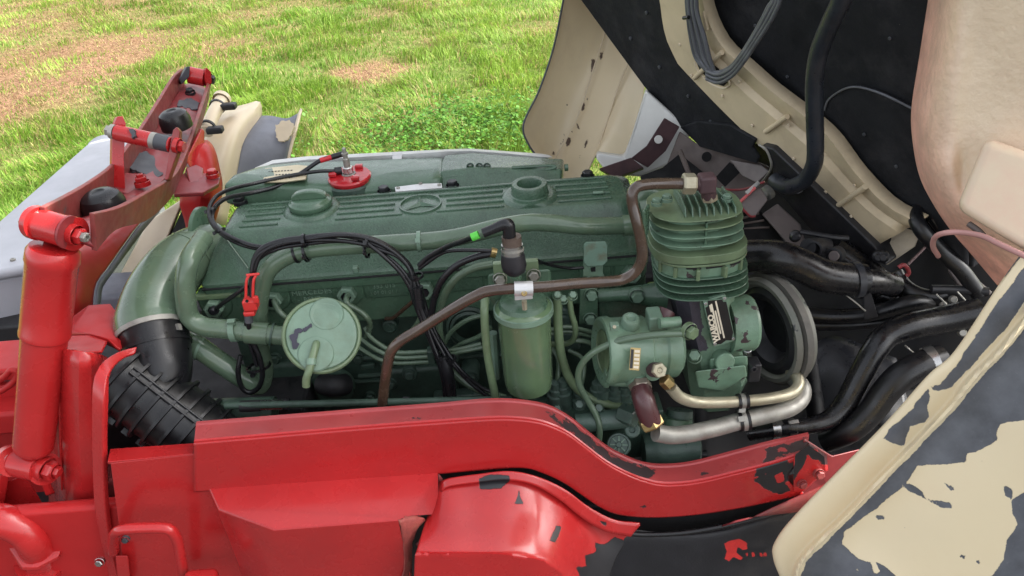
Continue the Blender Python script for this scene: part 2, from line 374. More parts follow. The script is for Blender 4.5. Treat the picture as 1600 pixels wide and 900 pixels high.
def band(name, P, axis, rpx, wpx, m, parent, tpx=1.4, head=None, segs=22):
    """a strap or clamp ring about a pipe; head gives the direction its lock sticks out"""
    P = V(P); k = mpp(P); a = Vector(axis).normalized()
    bm = bmesh.new(); w, r, t = wpx * k, rpx * k, tpx * k
    add_lathe(bm, P, a, [(-w / 2, r - t), (-w / 2, r + t), (w / 2, r + t), (w / 2, r - t)], segs)
    if head is not None:
        h = Vector(head).normalized(); x = a.cross(h).normalized()
        add_box(bm, P + h * (r + t * 2), (w * 1.3, t * 5, t * 5), Matrix((a, x, h)).transposed())
    return finish(name, bm, m, parent)
TO_CAM = lambda P: (EYE - P).normalized()
def text_mesh(body, size, m, parent, org, ex, ey, name="lettering", extrude=.0004, bold=0.0, xs=1.0):
    cu = bpy.data.curves.new("t", 'FONT'); cu.body = body; cu.size = size; cu.extrude = extrude; cu.offset = bold
    cu.align_x = 'CENTER'; cu.align_y = 'CENTER'; cu.resolution_u = 3
    t = bpy.data.objects.new("t", cu); COL.objects.link(t)
    dg = bpy.context.evaluated_depsgraph_get(); me = bpy.data.meshes.new_from_object(t.evaluated_get(dg))
    bpy.data.objects.remove(t); bpy.data.curves.remove(cu)
    ex = ex.normalized(); ez = ex.cross(ey).normalized(); ey = ez.cross(ex)
    for v in me.vertices: v.co = org + ex * v.co.x * xs + ey * v.co.y + ez * v.co.z - ORG[parent]
    me.materials.clear(); me.materials.append(M[m]); o = bpy.data.objects.new(name, me); COL.objects.link(o); o.parent = parent; ORG[o] = ORG[parent]
    return o

def outline_bare(o, items):
    """store on the mesh how far each vertex lies from the outlines of its bare areas (later outlines override)"""
    me = o.data; n = len(me.vertices); q = np.array([proj(v.co + ORG[o]) for v in me.vertices])
    ins = np.zeros(n, bool); dist = np.full(n, 1e9)
    for poly, val in items:
        P = np.array(poly, float); inside = np.zeros(n, bool)
        for i in range(len(P)):
            a, b = P[i], P[(i + 1) % len(P)]; d = b - a
            t = np.clip(((q - a) @ d) / max(d @ d, 1e-9), 0, 1); dist = np.minimum(dist, np.hypot(*(q - (a + t[:, None] * d)).T))
            c = ((a[1] > q[:, 1]) != (b[1] > q[:, 1])) & (q[:, 0] < (b[0] - a[0]) * (q[:, 1] - a[1]) / (b[1] - a[1] + 1e-12) + a[0]); inside ^= c
        ins[inside] = val
    at_ = me.attributes.new("bare", 'FLOAT', 'POINT'); at_.data.foreach_set("value", np.where(ins, -dist, dist).astype(np.float32))
# ------------------------------------------------------------ field
def px2g(px, py): p = atz(px, py, 0); return (p.x, p.y)
BARE = [(px2g(40, 120), 1.25, 1.0), (px2g(120, 95), 1.3, .8), (px2g(20, 165), .55, .8), (px2g(210, 45), 1.3, .45), (px2g(330, 85), .6, .7), (px2g(400, 75), .4, .35), (px2g(585, 112), .34, 1.0), (px2g(545, 110), .2, .9), (px2g(640, 14), .7, .55), (px2g(850, 60), .5, .3), (px2g(60, 20), 2.2, .6), (px2g(300, 15), 2.5, .4), (px2g(690, 70), .3, .35)]
def bare_at(x, y):
    b = np.zeros_like(x)
    for (cx, cy), r, s in BARE:
        b = np.maximum(b, s * np.clip(1.5 - np.hypot((x - cx), (y - cy) * .8) / r, 0, 1))
    return b
def fbm(x, y, seed, octs=4, f0=1.0):
    """value noise on numpy arrays"""
    out = np.zeros_like(x); amp, tot, f = 1.0, 0, f0
    for o in range(octs):
        rs = np.random.RandomState(seed + o); T = rs.rand(128, 128)
        xi, yi = np.floor(x * f).astype(int), np.floor(y * f).astype(int); tx, ty = x * f - xi, y * f - yi
        tx, ty = tx * tx * (3 - 2 * tx), ty * ty * (3 - 2 * ty)
        g = lambda i, j: T[(xi + i) % 128, (yi + j) % 128]
        out += amp * ((g(0, 0) * (1 - tx) + g(1, 0) * tx) * (1 - ty) + (g(0, 1) * (1 - tx) + g(1, 1) * tx) * ty)
        tot += amp; amp *= .55; f *= 2.03
    return out / tot
def ground_h(x, y): return .07 * (fbm(x, y, 50, 3, .9) - .5) + .05 * (fbm(x, y, 80, 3, 3.1) - .5)
m = bpy.data.materials.new("soil"); m.use_nodes = True; nt = m.node_tree; b = nt.nodes["Principled BSDF"]
pos = nd(nt, "ShaderNodeNewGeometry").outputs["Position"]
c = ramp(nt, noise_node(nt, pos, 3, 6), .35, .65, (.15, .19, .05, 1), (.10, .15, .03, 1))
att = nd(nt, "ShaderNodeAttribute", attribute_name="bare")
soil = ramp(nt, noise_node(nt, pos, 22, 8, .7), .3, .7, (.15, .085, .055, 1), (.33, .20, .12, 1))
c = mixc(nt, att.outputs["Fac"], c, soil); sx = nd(nt, "ShaderNodeSeparateXYZ"); nt.links.new(pos, sx.inputs[0])
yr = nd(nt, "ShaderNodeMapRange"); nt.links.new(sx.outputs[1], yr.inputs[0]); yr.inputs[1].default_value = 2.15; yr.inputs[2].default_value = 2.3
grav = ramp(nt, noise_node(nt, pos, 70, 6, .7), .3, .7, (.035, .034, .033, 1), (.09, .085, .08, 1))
c = mixc(nt, yr.outputs[0], grav, c)                    # unseen dark gravel strip, added to cut bounced light and darken the gaps
nt.links.new(c, b.inputs["Base Color"]); b.inputs["Roughness"].default_value = .95; b.inputs["Specular IOR Level"].default_value = .1
bn = nd(nt, "ShaderNodeBump"); bn.inputs["Strength"].default_value = 1; bn.inputs["Distance"].default_value = .02
nt.links.new(noise_node(nt, pos, 40, 8, .7), bn.inputs["Height"]); nt.links.new(bn.outputs[0], b.inputs["Normal"]); M["soil"] = m
xs = np.concatenate([np.linspace(-150, -12, 12), np.linspace(-11.5, 5, 190), np.linspace(6, 150, 12)])
ys = np.concatenate([np.linspace(-150, -1, 10), np.linspace(0, 17, 190), np.linspace(18, 300, 16)])
X, Yg = np.meshgrid(xs, ys); Hh = np.where((X > -12) & (X < 6) & (Yg > 0) & (Yg < 18), ground_h(X, Yg), 0)
me = bpy.data.meshes.new("ground"); nx, ny = len(xs), len(ys)
vv = np.stack([X.ravel(), Yg.ravel(), Hh.ravel()], 1)
idx = (np.arange(ny - 1)[:, None] * nx + np.arange(nx - 1)[None]).ravel()
me.from_pydata(vv.tolist(), [], np.stack([idx, idx + 1, idx + 1 + nx, idx + nx], 1).tolist()); me.materials.append(m)
at_ = me.attributes.new("bare", 'FLOAT', 'POINT')
at_.data.foreach_set("value", np.clip(bare_at(vv[:, 0], vv[:, 1]) * 1.2 + .35 * (fbm(vv[:, 0], vv[:, 1], 9, 4, 1.3) - .5), 0, 1).astype(np.float32))
for p in me.polygons: p.use_smooth = True
g = bpy.data.objects.new("ground", me); COL.objects.link(g); tag(g, "grassy field with bare brown soil patches behind the truck", kind="structure")

def leaf_mat(name, tr):
    m = bpy.data.materials.new(name); m.use_nodes = True; nt = m.node_tree; b = nt.nodes["Principled BSDF"]
    a = nd(nt, "ShaderNodeAttribute", attribute_name="tint"); nt.links.new(a.outputs["Color"], b.inputs["Base Color"])
    b.inputs["Roughness"].default_value = .55; b.inputs["Specular IOR Level"].default_value = .3
    t = nd(nt, "ShaderNodeBsdfTranslucent"); nt.links.new(a.outputs["Color"], t.inputs[0])
    mx = nd(nt, "ShaderNodeMixShader"); mx.inputs[0].default_value = tr
    nt.links.new(b.outputs[0], mx.inputs[1]); nt.links.new(t.outputs[0], mx.inputs[2]); nt.links.new(mx.outputs[0], nt.nodes["Material Output"].inputs[0])
    return m
LEAF = leaf_mat("grass_blade", .45)
def field(name, label, N, seed, lmin, lmax, wid, dry, region):
    rs = np.random.RandomState(seed)
    t = rs.rand(N); y = 2.3 + 12.5 * t ** 1.55                 # thicker near the truck
    x = -1.2 - .68 * y + rs.rand(N) * (y * .72 + 3.4)
    cl = fbm(x, y, seed + 3, 3, 2.6); big = fbm(x, y, seed + 7, 3, .45)
    tuft = np.clip((cl - .36) * 3.4, 0.12, 1.25)
    bare = .8 * bare_at(x, y) + 1.1 * (fbm(x, y, 31, 4, 1.3) - .52)
    if dry: keep = rs.rand(N) < np.clip(.14 + 1.1 * bare, 0.06, 1)
    else: keep = rs.rand(N) < np.clip(1.12 - 1.05 * bare, .12, 1) * np.clip(tuft + .28, 0, 1)
    x, y, cl, big, tuft, bare = x[keep], y[keep], cl[keep], big[keep], tuft[keep], bare[keep]; n = len(x)
    L = (lmin + (lmax - lmin) * rs.rand(n)) * (.45 + .75 * tuft) * (1 - .55 * np.clip(bare, 0, 1))
    if dry: L = lmin + (lmax - lmin) * rs.rand(n)
    th = rs.rand(n) * 2 * np.pi; swirl = 6.3 * fbm(x, y, seed + 11, 2, 1.1)
    th = np.where(rs.rand(n) < .6, swirl * 2, th)
    lean = (.25 + .75 * rs.rand(n)) if not dry else (1.2 + .35 * rs.rand(n))
    W = wid * (.6 + .8 * rs.rand(n)) * (1 + y * .07)
    z0 = ground_h(x, y) - .004
    dx, dy = np.cos(th), np.sin(th); face = th + np.pi / 2 + rs.randn(n) * .5; wx, wy = np.cos(face) * W / 2, np.sin(face) * W / 2
    def p(s, drop):
        r = L * s * np.sin(lean * drop); return x + dx * r, y + dy * r, z0 + L * s * np.cos(lean * drop)
    m1 = p(.55, .55); tip = p(1.0, 1.0)
    co = np.empty((n, 5, 3))
    co[:, 0] = np.stack([x - wx, y - wy, z0], 1); co[:, 1] = np.stack([x + wx, y + wy, z0], 1)
    co[:, 2] = np.stack([m1[0] + wx * .8, m1[1] + wy * .8, m1[2]], 1); co[:, 3] = np.stack([m1[0] - wx * .8, m1[1] - wy * .8, m1[2]], 1)
    co[:, 4] = np.stack(tip, 1)
    me = bpy.data.meshes.new(name); me.vertices.add(n * 5); me.vertices.foreach_set("co", co.ravel())
    base = np.arange(n)[:, None] * 5
    lp = (base + np.array([[0, 1, 2, 3, 3, 2, 4]])).ravel()
    me.loops.add(n * 7); me.loops.foreach_set("vertex_index", lp.astype(np.int32))
    me.polygons.add(n * 2); st = (np.arange(n)[:, None] * 7 + np.array([[0, 4]])).ravel()
    me.polygons.foreach_set("loop_start", st.astype(np.int32)); me.update(calc_edges=True)
    if dry:
        a, bb = np.array([.27, .15, .085]), np.array([.46, .34, .19])
        c = a + (bb - a) * rs.rand(n)[:, None]
    else:
        k = np.clip(.5 + 1.5 * (big - .5) + .9 * (cl - .5) + .30 * rs.randn(n), 0, 1)[:, None]
        c = np.array([.11, .23, .022]) * (1 - k) + np.array([.27, .40, .06]) * k
        yl = (rs.rand(n) < .07 + .35 * np.clip(bare + .1, 0, 1))[:, None]; c = np.where(yl, np.array([.40, .34, .13]) * (.7 + .5 * rs.rand(n)[:, None]), c)
    patch = fbm(x, y, seed + 41, 3, .8)[:, None]; c = c * (.75 + .5 * rs.rand(n)[:, None]) * (.72 + .56 * patch)
    straw = (fbm(x, y, seed + 61, 3, 1.6)[:, None] > .57) & (rs.rand(n)[:, None] < .22); c = np.where(straw, np.array([.36, .30, .13]), c)
    cc = np.ones((n, 5, 4), np.float32); cc[:, :, :3] = c[:, None, :]
    at_ = me.attributes.new("tint", 'FLOAT_COLOR', 'POINT'); at_.data.foreach_set("color", cc.ravel())
    me.materials.append(LEAF); o = bpy.data.objects.new(name, me); COL.objects.link(o); tag(o, label, kind="stuff"); return o
field("grass", "bright green unmown grass in tufts across the field", 430000, 3, .05, .12, .0047, False, None)
field("dry_grass", "brown withered grass lying in the bare patches of the field", 160000, 23, .03, .08, .004, True, None)
def clover():
    rs = np.random.RandomState(77); n = 3800; cx, cy = px2g(740, 205)
    x = cx + rs.randn(n) * .5; y = cy + rs.randn(n) * .3; z = ground_h(x, y) + .03 + .08 * rs.rand(n)
    r = .008 + .008 * rs.rand(n); th = rs.rand(n) * 6.28; nrm = np.stack([rs.randn(n) * .45, rs.randn(n) * .45, np.ones(n)], 1); nrm /= np.linalg.norm(nrm, axis=1)[:, None]
    u = np.cross(nrm, np.stack([np.cos(th), np.sin(th), np.zeros(n)], 1)); u /= np.linalg.norm(u, axis=1)[:, None]; v = np.cross(nrm, u)
    co = np.stack([np.stack([x, y, z], 1) + r[:, None] * (u * math.cos(a) + v * math.sin(a)) for a in (0, 1.05, 2.1, 3.14, 4.19, 5.24)], 1)
    me = bpy.data.meshes.new("clover"); me.from_pydata(co.reshape(-1, 3).tolist(), [], (np.arange(n)[:, None] * 6 + np.arange(6)).tolist())
    c = np.array([.09, .22, .03]) * (.6 + rs.rand(n)[:, None] * .9); cc = np.ones((n, 6, 4), np.float32); cc[:, :, :3] = c[:, None, :]
    me.attributes.new("tint", 'FLOAT_COLOR', 'POINT').data.foreach_set("color", cc.ravel()); me.materials.append(LEAF)
    o = bpy.data.objects.new("clover", me); COL.objects.link(o); tag(o, "dark green clover patch beyond the manifold", kind="stuff")
clover()

# ------------------------------------------------------------ rear left: grey box, cream mudguard
t = thing("storage_box", "pale grey metal box at the far left beyond the red cylinder", "box", at(60, 400, 2.2))
slab("lid", [(-160, 452), (-60, 395), (138, 222), (160, 216), (188, 214), (236, 226), (190, 330), (110, 404), (60, 412)], 1.12, .03, "grey_box", t, bevel=.012, bseg=3)
slab("body", [(-160, 470), (-58, 404), (130, 238), (186, 226), (228, 236), (184, 336), (100, 415), (60, 424)], 1.09, .55, "grey_box", t, bevel=.01)
slab("seam_strip", [(-150, 462), (-56, 408), (62, 416), (58, 421)], 1.10, .004, "slate", t, bevel=.001)
for a, b in ((-20, 404), (20, 406), (52, 405), (100, 398), (128, 372), (165, 300)): bolt(atz(a, b, 1.122), (0, 0, 1), 4, "steel_dull", t, name="rivet", kind="cap")
lathe("fuel_cap", at(168, 226, 2.75), (0, 0, 1), [(-.02, .07), (.015, .062), (.025, .045), (.028, 0)], "slate", t)

t = thing("rear_mudguard", "cream rear mudguard with bare grey end behind the engine", "mudguard", at(340, 300, 2.3))
loft("cream_panel", [[(292, 335, 2.18), (300, 260, 2.28), (332, 196, 2.42), (352, 172, 2.6)], [(318, 345, 2.18), (330, 262, 2.27), (362, 190, 2.42), (384, 164, 2.6)], [(340, 350, 2.2), (352, 268, 2.28), (372, 205, 2.4), (406, 160, 2.6)], [(352, 352, 2.26), (366, 285, 2.32), (380, 225, 2.42), (408, 186, 2.58)]], "cream", t, nu=14, nv=14, solid=.006)
loft("bare_panel", [[(362, 300, 2.3), (366, 270, 2.34), (378, 222, 2.42), (404, 182, 2.58)], [(384, 310, 2.32), (386, 272, 2.36), (402, 222, 2.43), (424, 182, 2.58)], [(420, 312, 2.36), (424, 270, 2.4), (436, 224, 2.46), (448, 186, 2.58)], [(444, 300, 2.40), (446, 258, 2.44), (456, 214, 2.5), (466, 178, 2.6)]], "slate", t, nu=12, nv=12, solid=.006)
loft("turned_edge", [[(444, 300, 2.39), (447, 256, 2.43), (457, 212, 2.49), (467, 178, 2.59)], [(450, 296, 2.40), (453, 250, 2.44), (463, 206, 2.5), (471, 170, 2.6)]], "cream", t, nu=10, solid=.008)
fl = jag([(430, 195), (452, 187), (459, 200), (452, 213), (440, 221), (431, 214)], .2, 3, 4)
P0, NN = at(441, 206, 2.5), Vector((0, -.75, .66))
flake("paint_patch", [(430, 195), (452, 187), (459, 200), (452, 213), (440, 221), (431, 214)], 0, "cream", t, .004, 4, at(441, 206, 2.478), NN)
t = thing("breather_tube", "short cream tube with black clamps on the cream mudguard", "tube", at(340, 195, 2.3))
tube("pipe", [(322, 206, 2.32), (333, 180, 2.40), (346, 157, 2.48)], 10.5, "cream", t, segs=18)
lathe("end_cap", at(346, 156, 2.485), at(346, 157, 2.48) - at(322, 206, 2.32), [(-.004, .028), (.012, .028), (.02, .02), (.02, 0)], "cream", t)
for px, py, y in ((340, 166, 2.45), (325, 198, 2.33)):
    band("clamp", at(px, py, y), at(346, 157, 2.48) - at(322, 206, 2.32), 11, 4, "black_metal", t)
for px, py, y in ((357, 166, 2.44), (336, 203, 2.31)): box("clamp_foot", at(px, py, y), (.05, .03, .02), "black_metal", t, bevel=.005)
t = thing("cream_side_panel", "slanting cream panel seen under the red beam", "panel", at(230, 420, 1.9))
hull_loft("panel", [[(288, 308, 1.98), (232, 345, 1.98), (180, 442, 1.9), (222, 442, 1.9), (262, 372, 1.94)], [(290, 312, 2.04), (234, 349, 2.04), (182, 446, 1.96), (224, 446, 1.96), (264, 376, 2.0)]], "cream", t, bevel=.006)
hull_loft("dark_edge", [[(292, 312, 1.985), (264, 372, 1.945), (226, 442, 1.905), (240, 442, 1.905), (275, 400, 1.93), (294, 352, 1.96)], [(292, 312, 2.03), (264, 372, 1.99), (226, 442, 1.95), (240, 442, 1.95), (275, 400, 1.98), (294, 352, 2.01)]], "black_and_shade", t, bevel=.003)
box("ledge", at(196, 458, 1.62), (.14, .12, .06), "slate", t, bevel=.012)

# ------------------------------------------------------------ red beam that carries the cab, and its cylinder
bt = thing("cab_rest_beam", "worn red channel beam with two black rubber buffers, slanting away at left", "beam", at(200, 330, 1.6))
S = [  # y, left top, left foot, right foot, right top
    (1.18, (66, 323), (72, 378), (147, 392), (143, 333)), (1.27, (98, 307), (103, 362), (178, 358), (184, 323)), (1.42, (140, 283), (145, 336), (226, 344), (226, 301)),
    (1.58, (176, 256), (180, 307), (262, 312), (266, 277)), (1.72, (203, 222), (207, 268), (279, 280), (281, 256)), (1.86, (224, 193), (229, 232), (296, 240), (295, 222)),
    (2.06, (248, 155), (254, 190), (312, 197), (313, 170)), (2.26, (270, 120), (276, 152), (323, 158), (325, 132)), (2.34, (284, 107), (287, 138), (325, 145), (330, 116))]
def stn(j, pull=0.0):
    return [at(s[j][0], s[j][1], s[0]) for s in S]
web_l = [at(*(s[2][0] + (s[1][0] - s[2][0]) * .12, s[2][1] + (s[1][1] - s[2][1]) * .12), s[0]) for s in S]
web_r = [at(*(s[3][0] + (s[4][0] - s[3][0]) * .12, s[3][1] + (s[4][1] - s[3][1]) * .12), s[0]) for s in S]
loft("side_flange", [stn(1), stn(2)], "red_worn", bt, nu=40, solid=.009, bevel=.0018)
loft("side_flange", [stn(4), stn(3)], "red_worn", bt, nu=40, solid=.009, bevel=.0018)
loft("web", [web_l, [a.lerp(b, .5) + Vector((0, 0, .012)) for a, b in zip(web_l, web_r)], web_r], "red_dull", bt, nu=40, nv=9, solid=.008)
def webpt(i, u=.5, dz=.016): return web_l[i].lerp(web_r[i], u) + Vector((0, 0, dz))
# pad with the big grey bare patch, lugs, cross pin
pad = [at(150, 297, 1.5), at(176, 262, 1.62), at(266, 272, 1.62), at(252, 303, 1.5)]
pq = [at(176, 296, 1.54), at(186, 268, 1.64), at(262, 284, 1.62), at(225, 312, 1.50)]
hull_loft("pad", [[(176, 296, 1.54), (188, 268, 1.66), (258, 278, 1.66), (228, 309, 1.54)], [(176, 300, 1.54), (188, 272, 1.66), (258, 282, 1.66), (228, 313, 1.54)]], "red_dull", bt, bevel=.002)
b0 = at(222, 285, 1.58); bolt(b0, (-.05, .1, 1), 9.5, "red", bt); bolt(b0 + Vector((0, 0, .016)), (-.05, .1, 1), 5.5, "red", bt, kind="cap")
wn = (web_r[4] - web_l[4]).cross(web_l[5] - web_l[4]).normalized(); wn = wn if wn.z > 0 else -wn
flake("bare_patch", [(202, 262), (212, 240), (230, 236), (240, 243), (244, 262), (250, 268), (255, 270), (248, 276), (222, 270)], 0, "chip_grey", bt, .016, 11, web_l[4].lerp(web_r[4], .5), wn, amp=.14)
flake("bare_patch", [(280, 156), (300, 153), (312, 160), (308, 170), (296, 168), (286, 166), (277, 165)], 0, "chip_grey", bt, .016, 12, web_l[7].lerp(web_r[7], .5), wn)
hull_loft("lug", [[(174, 292, 1.56), (176, 200, 1.60), (183, 182, 1.61), (192, 181, 1.61), (197, 192, 1.60), (194, 246, 1.58), (196, 295, 1.56)], [(170, 293, 1.57), (172, 201, 1.61), (179, 183, 1.62), (188, 182, 1.62), (193, 193, 1.61), (190, 247, 1.59), (192, 296, 1.57)]], "red", bt, bevel=.002)
hull_loft("lug", [[(257, 282, 1.53), (266, 222, 1.56), (270, 203, 1.57), (276, 198, 1.58), (281, 205, 1.58), (278, 236, 1.56), (262, 281, 1.53)], [(262, 284, 1.55), (272, 224, 1.58), (275, 204, 1.59), (279, 199, 1.6), (285, 206, 1.6), (284, 238, 1.58), (268, 282, 1.55)]], "red_dull", bt, bevel=.002)
a0, a1 = at(182, 207, 1.59), at(268, 226, 1.57)
pin = tube("cross_pin", [a0, a1], 12.5, "red", bt, segs=24, smooth=False)
tube("steel_sleeve", [a0.lerp(a1, .64), a0.lerp(a1, .73)], 13.2, "steel_dull", bt, segs=24, smooth=False)
tube("bare_sleeve", [a0.lerp(a1, .73), a0.lerp(a1, .97)], 12.9, "chip_grey", bt, segs=24, smooth=False)
bolt(a0 + (a0 - a1).normalized() * .01, a0 - a1, 9, "steel_dull", bt); bolt(at(279, 228, 1.565), a1 - a0, 9.5, "red", bt)
flake("bare_patch", [(199, 199), (210, 203), (213, 213), (206, 216), (203, 207)], 0, "chip_grey", bt, .022, 5, a0.lerp(a1, .3), Vector((-.05, -.75, .65)))
r0, r1 = at(296, 117, 2.3), at(320, 122, 2.3)
tube("roller", [r0, r1], 13, "red", bt, segs=26, smooth=False)
bolt(r1 + (r1 - r0) * .35, r1 - r0, 7, "black_metal", bt)
hull_loft("end_lug", [[(322, 105, 2.27), (330, 112, 2.27), (331, 130, 2.27), (325, 136, 2.27), (320, 124, 2.27)], [(318, 105, 2.3), (326, 112, 2.3), (327, 130, 2.3), (321, 136, 2.3), (316, 124, 2.3)]], "red", bt, bevel=.002)
hull_loft("end_lug", [[(292, 104, 2.27), (297, 104, 2.27), (296, 120, 2.27), (284, 132, 2.27), (280, 124, 2.27)], [(288, 105, 2.32), (293, 105, 2.32), (292, 121, 2.32), (280, 133, 2.32), (277, 125, 2.32)]], "chip_grey", bt, bevel=.002)
bolt(at(297, 144, 2.24), (0, -.2, 1), 6, "primer", bt)
hull_loft("chip", [[(281, 139, 2.2), (287, 136, 2.2), (290, 141, 2.2), (284, 144, 2.2)], [(281, 139, 2.205), (287, 136, 2.205), (290, 141, 2.205), (284, 144, 2.205)]], "tape_green", bt, bevel=.0005) if False else None
def buffer(px, py, y, rpx, label):
    c = at(px, py, y); k = mpp(c) * rpx
    return tag(lathe("rubber_buffer", c, (-.04, -.06, 1), [(-.45 * k, .9 * k), (-.4 * k, 1.0 * k), (.15 * k, 1.0 * k), (.55 * k, .86 * k), (.72 * k, .62 * k), (.76 * k, .34 * k), (.70 * k, .26 * k), (.70 * k, 0)], "rubber", None, 40), label, "buffer", "rubber buffers on the red beam")
buffer(274, 190, 1.92, 24, "round black rubber buffer at the far end of the red beam")
buffer(163, 322, 1.36, 33, "flat black rubber buffer at the near end of the red beam")

# cross bracket under the beam
ct = thing("cab_mount_bracket", "red bracket and horn under the far half of the channel beam", "bracket", at(300, 330, 1.8))
hull_loft("gusset", [[(290, 250, 1.80), (315, 200, 1.92), (320, 205, 1.92), (318, 260, 1.86), (303, 270, 1.80)], [(286, 252, 1.83), (311, 200, 1.95), (317, 205, 1.95), (314, 262, 1.89), (299, 272, 1.83)]], "red", ct, bevel=.003)
loft("horn", [[(318, 220, 1.95), (326, 222, 1.96), (335, 236, 1.98), (343, 268, 2.0)], [(300, 240, 1.86), (312, 232, 1.86), (334, 246, 1.88), (346, 290, 1.90)], [(282, 310, 1.80), (300, 300, 1.78), (326, 300, 1.78), (343, 318, 1.84)], [(290, 345, 1.82), (304, 335, 1.78), (320, 335, 1.78), (334, 350, 1.84)], [(300, 400, 1.86), (306, 398, 1.82), (313, 398, 1.82), (320, 404, 1.86)]], "red_satin", ct, nu=12, nv=16, solid=.006)
hull_loft("foot_plate", [[(268, 283, 1.70), (290, 268, 1.78), (345, 272, 1.78), (342, 286, 1.72), (318, 300, 1.66), (272, 302, 1.64)], [(268, 290, 1.70), (290, 275, 1.78), (345, 279, 1.78), (342, 293, 1.72), (318, 307, 1.66), (272, 309, 1.64)]], "red_dull", ct, bevel=.003)
hull_loft("saddle", [[(290, 262, 1.76), (306, 256, 1.80), (318, 262, 1.80), (316, 285, 1.72), (298, 296, 1.68)], [(290, 272, 1.76), (306, 266, 1.80), (318, 272, 1.80), (316, 295, 1.72), (298, 306, 1.68)]], "red_dull", ct, bevel=.004)
bolt(at(332, 272, 1.75), (0, 0, 1), 8, "red", ct)
# red cross member, foot plate, column
xt = thing("rear_crossmember", "glossy red crossmember with a flared upright behind the cylinder", "frame part", at(150, 700, 1.15))
loft("flared_panel", [[(243, 324, 1.95), (215, 352, 1.78), (168, 416, 1.56), (149, 442, 1.49), (143, 475, 1.44), (142, 515, 1.42)], [(218, 332, 1.90), (188, 354, 1.74), (140, 405, 1.52), (122, 440, 1.44), (114, 475, 1.38), (110, 515, 1.36)], [(190, 345, 1.86), (150, 370, 1.70), (112, 400, 1.48), (90, 436, 1.42), (80, 475, 1.38), (76, 515, 1.36)]], "red_satin", xt, nu=26, nv=12, solid=.006)
loft("bare_edge", [[(245, 324, 1.951), (217, 354, 1.781), (170, 418, 1.561), (152, 444, 1.491), (147, 475, 1.441), (146, 494, 1.43)], [(249, 330, 1.97), (222, 362, 1.80), (180, 420, 1.58), (160, 448, 1.51), (157, 472, 1.46), (155, 478, 1.45)]], "slate", xt, nu=26, solid=.004)
hull_loft("foot_plate", [[(138, 476, 1.34), (172, 474, 1.36), (190, 496, 1.3), (224, 506, 1.28), (212, 538, 1.22), (186, 546, 1.2), (168, 528, 1.2), (140, 520, 1.22), (105, 520, 1.26), (105, 500, 1.28)], [(138, 481, 1.34), (172, 479, 1.36), (190, 501, 1.3), (224, 511, 1.28), (212, 543, 1.22), (186, 551, 1.2), (168, 533, 1.2), (140, 525, 1.22), (105, 525, 1.26), (105, 505, 1.28)]], "red_satin", xt, bevel=.003)
bolt(at(197, 516, 1.25), (-.05, -.1, 1), 11, "red", xt)
hull_loft("shelf", [[(95, 524, 1.24), (140, 522, 1.22), (168, 532, 1.2), (160, 548, 1.15), (100, 554, 1.13)], [(95, 529, 1.24), (140, 527, 1.22), (168, 537, 1.2), (160, 553, 1.15), (100, 559, 1.13)]], "red_satin", xt, bevel=.003)
loft("upright", [[(80, 540, 1.2), (78, 640, 1.2), (78, 760, 1.2), (85, 930, 1.2)], [(96, 545, 1.14), (95, 640, 1.13), (97, 760, 1.12), (105, 930, 1.11)], [(120, 548, 1.10), (120, 640, 1.09), (128, 760, 1.08), (142, 930, 1.08)], [(150, 552, 1.12), (150, 640, 1.11), (158, 760, 1.10), (175, 930, 1.10)], [(170, 560, 1.2), (166, 640, 1.2), (170, 760, 1.2), (196, 930, 1.2)]], "red", xt, nu=20, nv=18, solid=.006)
tube("weld_seam", [(93, 615, 1.125), (94, 690, 1.117), (97, 765, 1.107)], 1.6, "red", xt, segs=8)
st = thing("strap_bar", "tall flat red bar bending over beside the black bellows", "bar", at(160, 880, 1.06))
loft("bar", [[(214, 542, 1.16), (186, 550, 1.14), (160, 568, 1.10), (149, 592, 1.07), (147, 640, 1.05), (147, 700, 1.04), (150, 780, 1.03), (158, 830, 1.03), (176, 910, 1.03)], [(210, 554, 1.15), (190, 562, 1.13), (174, 580, 1.09), (168, 600, 1.06), (166, 640, 1.04), (165, 700, 1.03), (168, 790, 1.02), (176, 850, 1.02), (192, 920, 1.02)]], "red", st, nu=36, solid=.012, bevel=.003)
hd = thing("grab_handle", "bent red rod handle on the frame at lower left", "handle", at(230, 880, .98))
tube("rod", [(177, 862, .99), (177, 845, .97), (181, 832, .955), (194, 827, .95), (225, 825, .95), (255, 825, .95), (268, 830, .95), (277, 846, .955), (282, 870, .96), (290, 915, .97)], 8.5, "red", hd, segs=14)
hull_loft("foot", [[(180, 868, .985), (200, 868, .985), (205, 915, .985), (185, 915, .985)], [(180, 868, 1.0), (200, 868, 1.0), (205, 915, 1.0), (185, 915, 1.0)]], "red", hd)
bolt(at(196, 843, .985), (0, -1, .1), 5, "chip_grey", hd)
bolt(at(156, 878, 1.0), (0, -1, .2), 6, "steel", hd)
box("bottom_block", at(312, 912, .93), (.06, .05, .03), "red", hd, bevel=.01, bseg=3)

